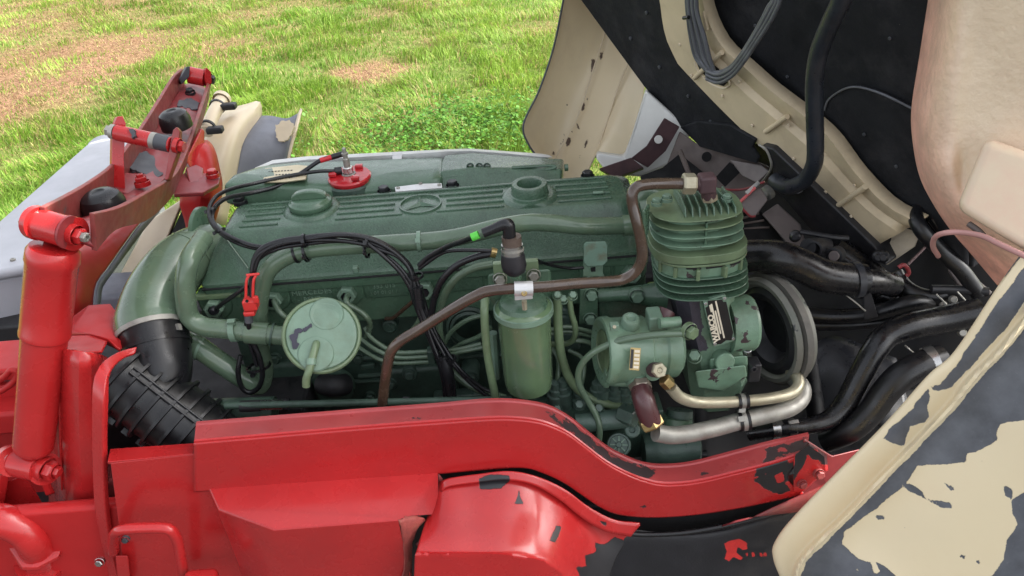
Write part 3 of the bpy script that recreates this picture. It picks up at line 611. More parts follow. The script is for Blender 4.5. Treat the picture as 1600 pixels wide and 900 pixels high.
# hydraulic cylinder
hy = thing("hydraulic_cylinder", "upright glossy red hydraulic cylinder at the left edge", "cylinder", at(52, 702, 1.10))
c_top, c_mid, c_bot = at(84, 386, 1.17), at(71, 528, 1.13), at(52, 702, 1.10)
ax = (c_top - c_bot).normalized(); k = mpp(c_mid)
L1 = (c_mid - c_bot).length; L2 = (c_top - c_bot).length
lathe("barrel", c_bot, ax, [(-.004, 0), (-.004, 24 * k), (.0, 28 * k), (.006, 30.5 * k), (.012, 31 * k), (L1, 33.5 * k)], "red", hy, 48)
lathe("sleeve", c_bot, ax, [(L1 - .006, 33 * k), (L1 - .002, 36.5 * k), (L1 + .004, 37 * k), (L1 + .008, 36 * k), (L2 - .03, 36.5 * k), (L2 - .026, 38 * k), (L2 - .008, 37 * k), (L2, 33 * k), (L2 + .002, 0)], "red", hy, 48)
flake("bare_patch", [(76, 411), (100, 412), (98, 418), (90, 422), (83, 428), (75, 427)], 0, "chip_grey", hy, .004, 3, at(86, 418, 1.158) , (TO_CAM(at(84, 418, 1.15)) * Vector((1, 1, 0)) + Vector((.06, 0, .05))).normalized(), amp=.1)
ea = (at(112, 364, 1.16) - at(58, 348, 1.18)).normalized()
tube("eye", [at(62, 350, 1.18), at(104, 362, 1.165)], 25, "red", hy, segs=36, smooth=False)
tube("thrust_washer", [at(104.5, 362, 1.165), at(108, 363, 1.164)], 26.5, "red_dull", hy, segs=36, smooth=False)
for a, b, r in (((54, 347), (62, 349.5), 27), ((108, 363), (118, 366), 27)):
    tube("clevis_plate", [at(*a, 1.18), at(*b, 1.175)], r, "red", hy, segs=30, smooth=False)
tube("pin_head", [at(38, 347, 1.185), at(54, 350, 1.18)], 9, "red", hy, segs=16, smooth=False)
bolt(at(46, 349, 1.182), -ea, 11, "red", hy); bolt(at(37, 348, 1.184), -ea, 6, "brass", hy)
bolt(at(119, 367, 1.165), ea, 13, "red", hy); bolt(at(130, 370, 1.16), ea, 8, "steel_dull", hy, kind="nut")
tube("lower_eye", [at(24, 722, 1.095), at(62, 730, 1.085)], 23, "red", hy, segs=32, smooth=False)
for a, b, r in (((14, 719), (21, 721), 24), ((63, 731), (71, 733), 25)):
    tube("clevis_plate", [at(*a, 1.095), at(*b, 1.085)], r, "red", hy, segs=30, smooth=False)
bolt(at(72, 733, 1.084), ea, 15, "red", hy); bolt(at(86, 736, 1.08), ea, 9, "red", hy); bolt(at(11, 716, 1.09), -ea, 9, "steel", hy)
hull_loft("clevis_tail", [[(64, 735, 1.08), (72, 752, 1.08), (80, 772, 1.08), (70, 775, 1.08), (63, 755, 1.08)], [(70, 735, 1.09), (79, 752, 1.09), (88, 770, 1.09), (78, 775, 1.09), (70, 755, 1.09)]], "red", hy)
# base bracket with the angled pipe
bb = thing("cylinder_base", "red folded bracket under the hydraulic cylinder with thick bent pipe", "bracket", at(50, 880, 1.05))
hull_loft("side_plate", [[(-12, 800, 1.09), (2, 735, 1.10), (16, 706, 1.10), (20, 716, 1.10), (10, 770, 1.10), (-2, 830, 1.09)], [(-16, 800, 1.12), (-2, 735, 1.13), (12, 706, 1.13), (16, 716, 1.13), (6, 770, 1.13), (-6, 830, 1.12)]], "red", bb)
hull_loft("web_plate", [[(4, 755, 1.12), (40, 742, 1.12), (60, 775, 1.11), (100, 850, 1.09), (120, 920, 1.08), (-20, 930, 1.1), (-10, 800, 1.12)], [(4, 755, 1.13), (40, 742, 1.13), (60, 775, 1.12), (100, 850, 1.10), (120, 920, 1.09), (-20, 930, 1.11), (-10, 800, 1.13)]], "red", bb)
hull_loft("collar_plate", [[(2, 838, 1.05), (22, 800, 1.07), (60, 795, 1.07), (100, 848, 1.05), (92, 868, 1.02), (58, 886, 1.0), (34, 886, 1.0)], [(2, 844, 1.05), (22, 806, 1.07), (60, 801, 1.07), (100, 854, 1.05), (92, 874, 1.02), (58, 892, 1.0), (34, 892, 1.0)]], "red", bb, bevel=.003)
tube("bent_pipe", [(-60, 812, 1.03), (-20, 812, 1.03), (10, 815, 1.03), (38, 828, 1.03), (54, 848, 1.03), (66, 880, 1.05)], 26, "red", bb, segs=28)
tube("socket", [(66, 872, 1.05), (84, 930, 1.08)], 36, "red", bb, segs=28)
box("bolster", at(-30, 640, 1.35), (.3, .12, .06), "red_satin", bb, bevel=.01)
box("bolster", at(-20, 565, 1.4), (.25, .12, .03), "red_satin", bb, bevel=.008)
tube("chain_link", [(-10, 600, 1.28), (8, 588, 1.27), (18, 578, 1.27), (28, 584, 1.27), (20, 598, 1.27), (0, 612, 1.27)], 5, "red_satin", bb, segs=10)
box("backing_plate", at(-20, 700, 1.36), (.34, .02, .36), "red_satin", bb, bevel=.004)
# ------------------------------------------------------------ red frame rail at the front
fr = thing("frame_rail", "glossy red cranked frame rail running along the bottom of the picture", "frame rail", at(700, 735, 1.0))
topf = [(303, 690), (420, 680), (560, 668), (680, 659), (770, 653), (815, 654), (850, 660), (885, 675), (915, 697), (945, 720), (975, 737), (1005, 749), (1040, 756), (1090, 752), (1150, 738), (1205, 724), (1262, 706)]
lip = [(306, 665), (420, 656), (560, 645), (680, 636), (760, 629), (810, 630), (855, 638), (890, 656), (920, 680), (950, 703), (975, 716), (1003, 727), (1035, 731), (1080, 727), (1140, 712), (1200, 696), (1264, 682)]
botf = [(303, 768), (345, 765), (420, 759), (560, 749), (680, 740), (760, 733), (815, 730), (845, 737), (880, 753), (910, 773), (935, 790), (962, 802), (1000, 807), (1040, 807), (1090, 803), (1150, 794), (1200, 784), (1256, 772)]
YF = 1.0
loft("side_face", [[(x, y + 2, YF) for x, y in topf], [(a[0] * .5 + b[0] * .5, a[1] * .5 + b[1] * .5, YF) for a, b in zip(topf, botf)], [(x, y, YF) for x, y in botf]], "red_rail", fr, nu=170, nv=30, solid=.004)
def fz(x, y): return at(x, y, YF)
edge0 = [fz(x, y + 2) for x, y in topf]
edge1 = [fz(x, y - 1.5) + Vector((0, .003, 0)) for x, y in topf]
lipw = [at(x, y, 1.045) for x, y in lip]
lipw2 = [at(x, y - 3, 1.047) for x, y in lip]
loft("rounded_edge", [edge0, [a.lerp(b, .5) + Vector((0, -.001, .0006)) for a, b in zip(edge0, edge1)], edge1], "red", fr, nu=110, solid=0)
loft("top_flange", [edge1, [a.lerp(b, .25) for a, b in zip(edge1, lipw)], [a.lerp(b, .5) for a, b in zip(edge1, lipw)], [a.lerp(b, .75) for a, b in zip(edge1, lipw)], lipw, lipw2, [p + Vector((0, .006, 0)) for p in lipw2]], "red_flange", fr, nu=160)
outline_bare([q for q in fr.children if q.name.startswith("top_flange")][0], [([(850, 642), (905, 668), (945, 704), (985, 724), (1025, 734), (1015, 748), (990, 744), (950, 722), (910, 690), (872, 662)], True), ([(1196, 700), (1225, 692), (1262, 686), (1264, 702), (1236, 710), (1212, 718), (1190, 722), (1200, 708)], True), ([(1216, 702), (1232, 696), (1224, 708)], False), ([(1085, 740), (1110, 736), (1098, 744)], True), ([(640, 652), (662, 651), (650, 655)], True)])
loft("underside", [[fz(x, y) for x, y in botf], [fz(x, y) + Vector((0, .05, 0)) for x, y in botf]], "red_dirty", fr, nu=100, solid=.003)
# left end: stepped plate and gusset
plate("end_plate", [(172, 724), (303, 710), (303, 691), (345, 688), (430, 690), (430, 930), (196, 930), (185, 820)], 1.003, .004, "red", fr, bevel=.002)
hull_loft("end_flange", [[(168, 722, 1.003), (302, 709, 1.003), (304, 692, 1.045), (172, 701, 1.045)], [(168, 726, 1.005), (302, 713, 1.005), (304, 696, 1.045), (172, 705, 1.045)]], "red", fr, bevel=.0015)
# right end with bolts, bare metal
hull_loft("end_boss", [[(1240, 712, .996), (1264, 696, .996), (1288, 714, .996), (1290, 735, .996), (1270, 752, .996), (1252, 770, .996), (1240, 768, .996)], [(1240, 710, 1.03), (1264, 692, 1.03), (1292, 712, 1.03), (1294, 735, 1.03), (1272, 754, 1.03), (1252, 773, 1.03), (1240, 770, 1.03)]], "red_rail", fr, bevel=0, cuts=5)
hull_loft("end_web", [[(1255, 684, 1.03), (1300, 712, 1.03), (1350, 700, 1.06), (1350, 740, 1.06), (1290, 770, 1.03), (1250, 775, 1.02)], [(1255, 684, 1.05), (1300, 712, 1.05), (1350, 700, 1.08), (1350, 740, 1.08), (1290, 770, 1.05), (1250, 775, 1.04)]], "red_dull", fr)
bolt(at(1280, 741, .99), (.1, -1, .3), 7, "red_dirty", fr); bolt(at(1254, 757, .99), (.1, -1, .2), 6, "red_dirty", fr)
CH = [([(1176, 748), (1184, 724), (1192, 706), (1215, 696), (1262, 684), (1292, 690), (1300, 722), (1282, 730), (1262, 722), (1246, 728), (1244, 742), (1226, 752), (1236, 766), (1216, 772), (1200, 766), (1180, 752), (1176, 746), (1198, 738)], True), ([(1210, 742), (1222, 736), (1226, 748), (1214, 754)], False), ([(1000, 790), (1012, 788), (1008, 793)], True), ([(560, 705), (566, 704), (563, 708)], True), ([(1228, 712), (1240, 706), (1246, 716), (1232, 722)], False), ([(1268, 700), (1280, 704), (1276, 714), (1264, 710)], False), ([(1205, 702), (1214, 698), (1208, 712)], False)]
for q in fr.children:
    if q.name.startswith("side_face") or q.name.startswith("end_boss"): outline_bare(q, CH)
# boxed bracket riveted to the rail
bx = thing("frame_bracket", "folded red box bracket standing proud of the frame rail with a torn edge", "bracket", at(500, 800, .92))
tp0, tp1 = at(325, 763, .999), at(684, 738, .999)
f0, f1, f2, f3, f4 = at(341, 797, .965), at(428, 828, .905), at(622, 812, .905), at(640, 806, .92), at(686, 803, .955)
def dn(p, h, dy=0.0): return p + Vector((0, dy, -h))
bm = bmesh.new(); vs = [bm.verts.new(p) for p in (tp0, tp1, f4, f3, f2, f1, f0)]; bm.faces.new(vs)
lo = [bm.verts.new(dn(p, h, d)) for p, h, d in ((tp0, .25, 0), (f0, .22, 0), (f1, .2, .004), (f2, .2, .006))]
bm.faces.new((vs[0], vs[6], lo[1], lo[0])); bm.faces.new((vs[6], vs[5], lo[2], lo[1])); bm.faces.new((vs[5], vs[4], lo[3], lo[2]))
finish("shell", bm, "red", bx, bevel=.004, bseg=3)
loft("torn_edge", [[(622, 813, .906), (638, 806, .922), (660, 808, .935), (664, 813, .94)], [(626, 825, .906), (640, 822, .915), (652, 818, .925), (655, 822, .93)], [(630, 850, .905), (637, 848, .91), (642, 842, .918), (645, 845, .92)], [(632, 880, .903), (637, 880, .908), (641, 876, .914), (643, 878, .918)], [(625, 915, .90), (632, 915, .905), (640, 915, .91), (644, 915, .915)]], "red_torn", bx, nu=10, nv=22, solid=.003, jitter=lambda p: p + Vector((.0022 * mnoise.noise(p * 190), .002 * mnoise.noise(p * 170 + Vector((5, 0, 0))), .0025 * mnoise.noise(p * 150))))
# domed spring perch
dp = thing("spring_perch", "rounded red sheet metal dome with black chips at bottom centre", "dome", at(760, 880, .87))
R0 = [(686, 772, .995), (690, 752, .997), (740, 742, .998), (795, 738, .998), (840, 747, .998), (885, 768, .998), (925, 797, .998), (960, 815, .998), (1000, 820, .998)]
R1 = [(676, 790, .975), (692, 764, .98), (740, 757, .982), (795, 754, .982), (838, 763, .982), (878, 786, .982), (912, 815, .982), (942, 838, .982), (975, 850, .985)]
R2 = [(664, 820, .93), (700, 806, .935), (742, 802, .938), (795, 800, .938), (838, 806, .938), (872, 822, .94), (902, 845, .945), (926, 868, .95), (955, 890, .955)]
R3 = [(651, 862, .875), (700, 862, .872), (742, 862, .872), (795, 862, .873), (838, 868, .876), (866, 880, .882), (890, 900, .89), (912, 925, .90), (940, 950, .91)]
R4 = [(648, 876, .868), (700, 874, .865), (742, 874, .865), (795, 876, .866), (838, 883, .869), (866, 896, .876), (888, 918, .885), (905, 940, .895), (925, 970, .905)]
R5 = [(645, 970, .862), (700, 970, .86), (742, 970, .86), (795, 970, .86), (838, 975, .864), (866, 980, .87), (888, 990, .88), (905, 1000, .89), (925, 1020, .9)]
dome = loft("dome", [R0, R1, R2, R3, R4, R5], "red_dome", dp, nu=130, nv=70, solid=.004, smooth=85)
loft("rim", [[(690, 757, .985), (700, 748, .985), (745, 741, .985), (795, 736, .985), (838, 744, .985), (882, 764, .985), (922, 793, .985), (960, 812, .985), (1000, 817, .985)], [(690, 768, .975), (703, 760, .975), (745, 754, .975), (793, 750, .975), (834, 758, .975), (873, 780, .975), (908, 808, .975), (944, 829, .975), (985, 838, .975)]], "red_dome", dp, nu=80, nv=5, solid=.005)
loft("inner_wall", [[(684, 738, 1.0), (684, 800, .99), (650, 850, .93)], [(692, 748, 1.0), (690, 800, .99), (654, 856, .93)]], "red_dirty", dp, nv=3, nu=12, solid=.002)
bare = [[(748, 748), (765, 741), (797, 742), (796, 752), (782, 764), (750, 765)], [(803, 788), (808, 778), (811, 765), (813, 778), (818, 788)], [(860, 838), (868, 822), (876, 822), (872, 838), (866, 847), (857, 846)],
        [(960, 838), (990, 850), (985, 960), (905, 960), (890, 905), (905, 900), (898, 885), (915, 885), (912, 868), (930, 862), (928, 848), (945, 850)], [(812, 770), (818, 768), (818, 772)], [(935, 812), (950, 815), (944, 822)]]
for o in [q for q in dp.children if q.name.split(".")[0] in ("dome", "rim")]: outline_bare(o, [(p, True) for p in bare])
# black liner below the rail
ln = thing("wheel_liner", "black plastic wheel liner with one red paint patch at bottom right", "liner", at(1050, 880, .99))
loft("sheet", [[(930, 822, .998), (980, 826, .998), (1050, 832, .998), (1140, 822, .998), (1290, 778, 1.0)], [(905, 870, .985), (980, 850, .985), (1060, 850, .985), (1150, 842, .985), (1290, 810, .99)], [(890, 930, .97), (980, 930, .97), (1060, 930, .97), (1150, 930, .97), (1290, 930, .98)]], "liner", ln, nu=150, nv=70, solid=.004)
tube("edge_bead", [(930, 822, .99), (985, 834, .99), (1050, 834, .988), (1110, 826, .988), (1170, 813, .99), (1260, 792, .99)], 4, "rubber", ln, segs=10)
NL = Vector((0, -.97, .2)).normalized()
loft("red_edge", [[(1128, 822, .985), (1175, 808, .985), (1215, 790, .985), (1300, 752, .995)], [(1150, 814, .984), (1190, 806, .984), (1240, 800, .984), (1300, 792, .99)]], "red_dull", ln, nu=20, solid=.003)
outline_bare([q for q in ln.children if q.name.startswith("sheet")][0], [([(1131, 848), (1142, 843), (1156, 841), (1166, 846), (1167, 856), (1160, 858), (1152, 853), (1150, 862), (1160, 870), (1158, 874), (1145, 869), (1138, 876), (1132, 872), (1135, 860)], True)] + [([(x - 2, 862), (x + 2, 862), (x + 3, 868), (x - 1, 869)], True) for x in (1166, 1176, 1188, 1195)])
# ------------------------------------------------------------ engine block and head
en = thing("engine_block", "grey green engine block and cylinder head under the ribbed valve cover", "engine", at(650, 600, 1.4))
XL, XR = at(330, 470, 1.345).x, at(1010, 420, 1.345).x
zg = at(650, 425, 1.335).z
YH = 1.345                                             # face of the head
zh = at(600, 500, YH).z
def wb(x0, x1, y0, y1, z0, z1): return Vector(((x0 + x1) / 2, (y0 + y1) / 2, (z0 + z1) / 2)), (abs(x1 - x0), abs(y1 - y0), abs(z1 - z0))
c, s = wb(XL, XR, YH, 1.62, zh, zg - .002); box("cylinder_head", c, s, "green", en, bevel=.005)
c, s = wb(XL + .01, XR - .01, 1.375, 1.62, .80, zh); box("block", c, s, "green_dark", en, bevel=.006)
c, s = wb(XL - .006, XR + .004, 1.333, 1.64, zg - .0045, zg - .0005); box("gasket", c, s, "black_and_shade", en, bevel=.0008)
c, s = wb(XL - .004, XR + .002, YH - .007, YH + .03, zg - .026, zg - .005); box("head_ledge", c, s, "green", en, bevel=.003)
# raised injector bosses on the head with nuts and recessed lettering pockets
for px, py in ((337, 478), (428, 466), (543, 457), (664, 450), (985, 425), (930, 430)):
    p = at(px, py, YH - .004)
    bm = bmesh.new(); k = mpp(p)
    add_prism(bm, [p + Vector((x * k, 0, y * k)) for x, y in ((-26, 24), (26, 24), (26, -2), (22, -14), (12, -24), (0, -27), (-12, -24), (-22, -14), (-26, -2))], Vector((0, .03, 0)))
    finish("injector_boss", bm, "green", en, bevel=.005, bseg=3)
    bolt(p + Vector((0, -.004, 0)), (0, -1, .12), 15, "green_light", en, name="injector_nut", kind="nut")
    tube("injector_tip", [p + Vector((0, -.012, 0)), p + Vector((0, -.022, .001))], 6.5, "primer", en, segs=12, smooth=False)
for (cx, cy, ww, hh) in ((487, 458, 34, 10), (603, 450, 34, 10), (725, 440, 30, 10)):
    p = at(cx, cy, YH - .0015); k = mpp(p)
    box("pocket_rim", p + Vector((0, 0, 0)), (2 * ww * k, .004, 3.2 * hh * k), "green_cast", en, bevel=.002)
k = mpp(at(487, 460, YH))
text_mesh("MERCEDES", 11.5 * k, "green_light", en, at(487, 457, YH - .004), Vector((1, 0, 0)), Vector((0, 0, 1)), extrude=.0008, xs=1.15)
text_mesh("-  BENZ  -", 10 * k, "green_light", en, at(488, 467, YH - .004), Vector((1, 0, 0)), Vector((0, 0, 1)), extrude=.0008, xs=1.1)
text_mesh("353 015", 11 * k, "green_light", en, at(600, 447, YH - .004), Vector((1, 0, 0)), Vector((0, 0, 1)), extrude=.0008)
text_mesh("\\ 09 01 01 /", 9 * k, "green_light", en, at(600, 457, YH - .004), Vector((1, 0, 0)), Vector((0, 0, 1)), extrude=.0008)
# ribs, core plugs and studs of the block
for px, py, rr in ((617, 480, 15), (720, 480, 17), (610, 508, 9)):
    p = at(px, py, 1.36); k = mpp(p); lathe("core_plug", p, (0, -1, .05), [(-.02, rr * k * 1.35), (.006, rr * k * 1.3), (.010, rr * k), (.006, rr * k * .9), (.004, 0)], "green_dark", en, 26)
for x0, y0, x1, y1, yy in ((560, 560, 700, 548, 1.365), (330, 612, 700, 586, 1.365), (560, 588, 700, 576, 1.362), (690, 560, 900, 545, 1.37)):
    tube("casting_rib", [at(x0, y0, yy), at(x1, y1, yy)], 4, "green_dark", en, segs=8, smooth=False)
for px, py in ((560, 560), (600, 545), (640, 560), (578, 620), (690, 615), (520, 625), (430, 560), (480, 640), (590, 480), (642, 470), (606, 508)):
    bolt(at(px, py, 1.362), (0, -1, 0), 7, "green_dark", en)
for x0 in (560, 590): box("casting_pad", at(x0 + 15, 571 - (x0 - 560) * .08, 1.366), (.03, .012, .012), "green_dark", en)
box("side_cover", at(470, 590, 1.37), (.20, .03, .10), "green_dark", en, bevel=.012, bseg=3)
box("side_cover", at(660, 600, 1.368), (.16, .03, .11), "green_dark", en, bevel=.012, bseg=3)
lathe("drain_boss", at(520, 600, 1.35), (0, -1, 0), [(0, .05), (.012, .048), (.014, .034), (.03, .03), (.032, 0)], "green_dark", en, 24)
tube("dark_neck", [(505, 600, 1.33), (522, 603, 1.31), (540, 600, 1.33)], 17, "black_and_shade", en, segs=16)
box("rear_flange", at(345, 480, 1.39), (.05, .1, .05), "green_dark", en, bevel=.008)
box("bracket", at(338, 462, 1.34), (.10, .012, .012), "green_olive", en, bevel=.003)
tube("starter_body", [(300, 645, 1.20), (430, 640, 1.20)], 21, "green_dark", en, segs=24, smooth=False)
# rod that lies along the rail
sf = thing("chrome_rod", "thin metal rod with a bright chrome sleeve behind the frame rail", "rod", at(430, 632, 1.16))
tube("rod", [(352, 634, 1.17), (800, 624, 1.14)], 6, "green_dark", sf, segs=12, smooth=False)
tube("chrome_sleeve", [(408, 633, 1.17), (442, 632, 1.168)], 8, "steel", sf, segs=16, smooth=False)
tube("dark_sleeve", [(376, 635, 1.17), (408, 633.5, 1.17)], 9, "black_and_shade", sf, segs=16, smooth=False)
tube("collar", [(444, 632, 1.168), (452, 632, 1.168)], 9, "black_metal", sf, segs=16, smooth=False)
tube("collar", [(630, 628, 1.155), (640, 628, 1.154)], 8.5, "black_metal", sf, segs=16, smooth=False)

# ------------------------------------------------------------ valve cover
ZT = 1.36
vc = thing("valve_cover", "long ribbed green valve cover with raised star emblem and filler openings", "engine cover", at(660, 330, 1.36))
p1, p2, p3, p4 = atz(345, 364, ZT), atz(990, 310, ZT), atz(962, 274, ZT), atz(376, 321, ZT)
x0, x1, y0, y1 = p1.x + .002, p2.x - .012, p1.y + .003, p4.y + .012
q0 = at(312, 455, 1.335); q1 = at(1006, 402, 1.335)
def ring(x0, x1, y0, y1, z, r, xs=0.0): return rrect(x0, x1, y0, y1, z, r, 5)
RG = [ring(q0.x, q1.x, 1.335, 1.63, zg, .022), ring(q0.x + .002, q1.x - .001, 1.336, 1.63, zg + .006, .022), ring(q0.x + .006, q1.x - .004, 1.345, 1.625, zg + .010, .025),
      ring(q0.x + .022, x1 + .032, 1.372, 1.615, (zg + ZT) / 2 + .004, .03), ring(x0 - .010, x1 + .012, y0 - .012, y1 + .012, ZT - .014, .03), ring(x0 - .003, x1 + .004, y0 - .003, y1 + .003, ZT - .003, .03), ring(x0 + .004, x1 - .002, y0 + .004, y1 - .004, ZT, .03)]
bm = bmesh.new(); G = [[bm.verts.new(p) for p in r] for r in RG]; n = len(G[0])
for a, b in zip(G, G[1:]):
    for i in range(n): bm.faces.new((a[i], a[(i + 1) % n], b[(i + 1) % n], b[i]))
bm.faces.new(G[-1]); finish("shell", bm, "green_cast", vc, smooth=50)
fc, ec, rc = atz(487, 326, ZT), atz(657, 320, ZT), atz(828, 306, ZT)
print("cover", x0, x1, y0, y1, zg, "filler", fc, ec, rc)
def gaps(xa, xb, cuts):
    out, cur = [], xa
    for a, b in sorted(cuts):
        if a > cur + .01: out.append((cur, min(a, xb)))
        cur = max(cur, b)
    if cur < xb - .01: out.append((cur, xb))
    return out
for i, fy in enumerate((.12, .31, .5, .69, .88)):
    yy = y0 + (y1 - y0) * fy
    re = math.sqrt(max(0, .047 ** 2 - (yy - ec.y) ** 2)) if abs(yy - ec.y) < .047 else 0
    cuts = [(fc.x - .058, fc.x + .058), (rc.x - .055, rc.x + .055)] if fy < .85 else []
    if re: cuts.append((ec.x - re - .008, ec.x + re + .008))
    for a, b in gaps(x0 + .03 - .012 * i * 0, x1 - .03, cuts):
        c, s = wb(a, b, yy - .0028, yy + .0028, ZT - .002, ZT + .0035); box("rib", c, s, "green_cast", vc, bevel=.0018)
# star emblem
bm = bmesh.new(); re = .0415
add_lathe(bm, ec + Vector((0, 0, -.001)), Vector((0, 0, 1)), [(0, re + .0035), (.005, re + .0025), (.005, re - .0005), (0, re - .0015)], 48); emb = finish("emblem_ring", bm, "green_cast", vc)
bm = bmesh.new()
ctr = bm.verts.new(ec + Vector((0, 0, .0075)))
pts = []
for k in range(6):
    a = math.radians(90 + 60 * k + 6); r = re if k % 2 == 0 else .0085
    pts.append(bm.verts.new(ec + Vector((math.cos(a) * r, math.sin(a) * r, .001 if k % 2 else .002))))
for k in range(6): bm.faces.new((ctr, pts[k], pts[(k + 1) % 6]))
finish("star", bm, "green_cast", emb, smooth=5)
# filler wells
def well(c, name):
    bm = bmesh.new(); n = 30; rings = []
    for t, r, dz in ((0, .060, -.001), (.3, .056, .003), (.6, .052, .006), (1, .047, .006)):
        rings.append([bm.verts.new(c + Vector((r * math.cos(a) * (1.0), max(min(r * math.sin(a) * 1.05, y1 - c.y - .004), y0 - c.y + .002), dz))) for a in (2 * math.pi * k / n for k in range(n))])
    for a, b in zip(rings, rings[1:]):
        for i in range(n): bm.faces.new((a[i], a[(i + 1) % n], b[(i + 1) % n], b[i]))
    bm.faces.new(rings[-1]); finish(name, bm, "green_cast", vc, smooth=50)
well(fc, "filler_well"); well(rc, "filler_well")
lathe("filler_neck", rc, (0, 0, 1), [(-.002, .050), (.004, .042), (.008, .0385), (.026, .037), (.029, .0355), (.029, .026), (.026, .0245), (-.0, .0235), (-.0, 0)], "green_cast", vc, 44)
box("cast_lug", atz(935, 301, ZT + .004), (.022, .006, .006), "green_light", vc)
for px, py in ((375, 311), (600, 296), (707, 287), (918, 272)):
    p = atz(px, py + 3, ZT - .002); bolt(p, (0, 0, 1), 8.5, "primer", vc)
for a, b in ((632, 288), (688, 293)): pass
lb = slab("alu_plate", [(617, 292), (656, 287), (690, 286), (691, 293), (618, 299)], ZT + .004, .003, "alu", vc, bevel=.0006)
for px, py in ((622, 294), (657, 287), (686, 289)): bolt(atz(px, py, ZT + .004), (0, 0, 1), 3, "steel_dull", lb, kind="cap")
for px, py in ((553, 385), ): pass
box("cast_pad", at(556, 421, 1.345), (.012, .014, .015), "green_light", vc, bevel=.003)
tube("end_seam", [at(348, 366, 1.398), at(388, 420, 1.352)], 1.5, "green_cast", vc, segs=6, smooth=False)
tube("end_seam", [at(944, 320, 1.398), at(951, 395, 1.347)], 1.5, "green_cast", vc, segs=6, smooth=False)
# oil cap
oc = thing("oil_filler_cap", "round green oil cap with raised finger grip on the valve cover", "cap", fc)
lathe("cap", fc + Vector((0, 0, .004)), (0, 0, 1), [(0, .041), (.004, .0445), (.010, .0455), (.014, .044), (.016, .040), (.019, .038), (.021, .035), (.021, 0)], "green", oc, 48)
bm = bmesh.new(); n = 26; base = fc + Vector((0, 0, .024))
P = [base + Vector((.037 * math.cos(a), 0, .019 * math.sin(a) ** .75 if math.sin(a) > 0 else 0)) for a in (math.pi * k / n for k in range(n + 1))]
add_prism(bm, [p + Vector((0, -.009, 0)) for p in P], Vector((0, .018, 0))); finish("grip", bm, "green", oc.children[0], bevel=.004, bseg=3)
# lifting eye and gearbox-end disc
dk = lathe("lifting_plate", at(317, 362, 1.47), (1, -.12, 0), [(-.006, 0), (-.006, .05), (-.004, .053), (.004, .053), (.006, .05), (.006, 0)], "green", None, 40)
tag(dk, "round green plate on edge at the left end of the valve cover", "plate")

# ------------------------------------------------------------ intake manifold behind the cover
im = thing("intake_manifold", "green cast manifold behind the valve cover with pale edge strip", "manifold", at(620, 280, 1.6))
def st_(pts): return [V(p) for p in pts]
hull_loft("box_body", [
    st_([(352, 318, 1.56), (348, 288, 1.565), (362, 274, 1.60), (398, 262, 1.70), (392, 300, 1.72)]),
    st_([(366, 322, 1.555), (366, 290, 1.56), (378, 272, 1.60), (424, 257, 1.71), (424, 300, 1.72)]),
    st_([(440, 320, 1.553), (440, 290, 1.56), (450, 275, 1.60), (472, 252, 1.71), (480, 300, 1.72)]),
    st_([(520, 316, 1.553), (520, 296, 1.56), (528, 280, 1.60), (548, 250, 1.71), (560, 300, 1.72)]),
    st_([(600, 308, 1.553), (600, 292, 1.56), (606, 270, 1.60), (620, 247, 1.71), (625, 300, 1.72)]),
    st_([(672, 302, 1.555), (672, 284, 1.56), (678, 264, 1.61), (684, 245, 1.71), (690, 290, 1.72)]),
    st_([(690, 300, 1.555), (692, 276, 1.58), (692, 258, 1.64), (694, 246, 1.71), (698, 290, 1.72)])], "green", im, bevel=.008, bseg=3)
hull_loft("rear_body", [
    st_([(688, 302, 1.56), (688, 268, 1.60), (690, 252, 1.66), (694, 242, 1.70), (700, 290, 1.72)]),
    st_([(740, 298, 1.56), (740, 262, 1.60), (740, 248, 1.66), (738, 238, 1.70), (742, 290, 1.72)]),
    st_([(800, 290, 1.56), (800, 262, 1.60), (800, 252, 1.66), (800, 243, 1.70), (800, 290, 1.72)]),
    st_([(878, 282, 1.57), (878, 264, 1.60), (880, 256, 1.65), (881, 248, 1.70), (880, 285, 1.72)])], "green_cast", im, bevel=.006, bseg=3)
tube("flange_rib", [(697, 277, 1.59), (780, 271, 1.592), (858, 264, 1.60), (861, 259, 1.605), (800, 262, 1.60)], 2.6, "green_cast", im, segs=8)
lathe("end_stud", at(882, 262, 1.62), (1, 0, 0), [(0, .008), (.008, .008), (.009, 0)], "green", im, 12)
for px, ch in ((735, "11"), (749, "8"), (761, "88")):
    p = at(px, 261.5, 1.61); nn = Vector((0, -.62, .78)); k = mpp(p)
    lathe("cast_ring", p - nn * .004, nn, [(0, 6.4 * k), (.009, 6.2 * k), (.009, 5.0 * k), (.004, 4.8 * k)], "green_dark", im, 20)
    text_mesh(ch, 7 * k, "green_dark", im, p + nn * .003, Vector((1, 0, 0)), Vector((0, .78, .62)), extrude=.001, xs=.8)
hull_loft("pale_strip", [st_([(398, 266, 1.715), (426, 255, 1.72), (480, 249, 1.72), (560, 245, 1.72), (640, 240, 1.72), (700, 236, 1.72), (735, 235, 1.72), (790, 239, 1.72), (850, 245, 1.72), (864, 246, 1.72)]), st_([(398, 262, 1.74), (426, 250, 1.75), (480, 244, 1.75), (560, 240, 1.75), (640, 236, 1.75), (700, 233, 1.75), (735, 232, 1.75), (790, 236, 1.75), (846, 240, 1.75), (858, 242, 1.75)]), st_([(398, 290, 1.75), (426, 280, 1.76), (480, 275, 1.76), (560, 270, 1.76), (640, 266, 1.76), (700, 266, 1.76), (735, 266, 1.76), (790, 266, 1.76), (846, 266, 1.76), (858, 266, 1.76)])], "alu", im, bevel=.002)
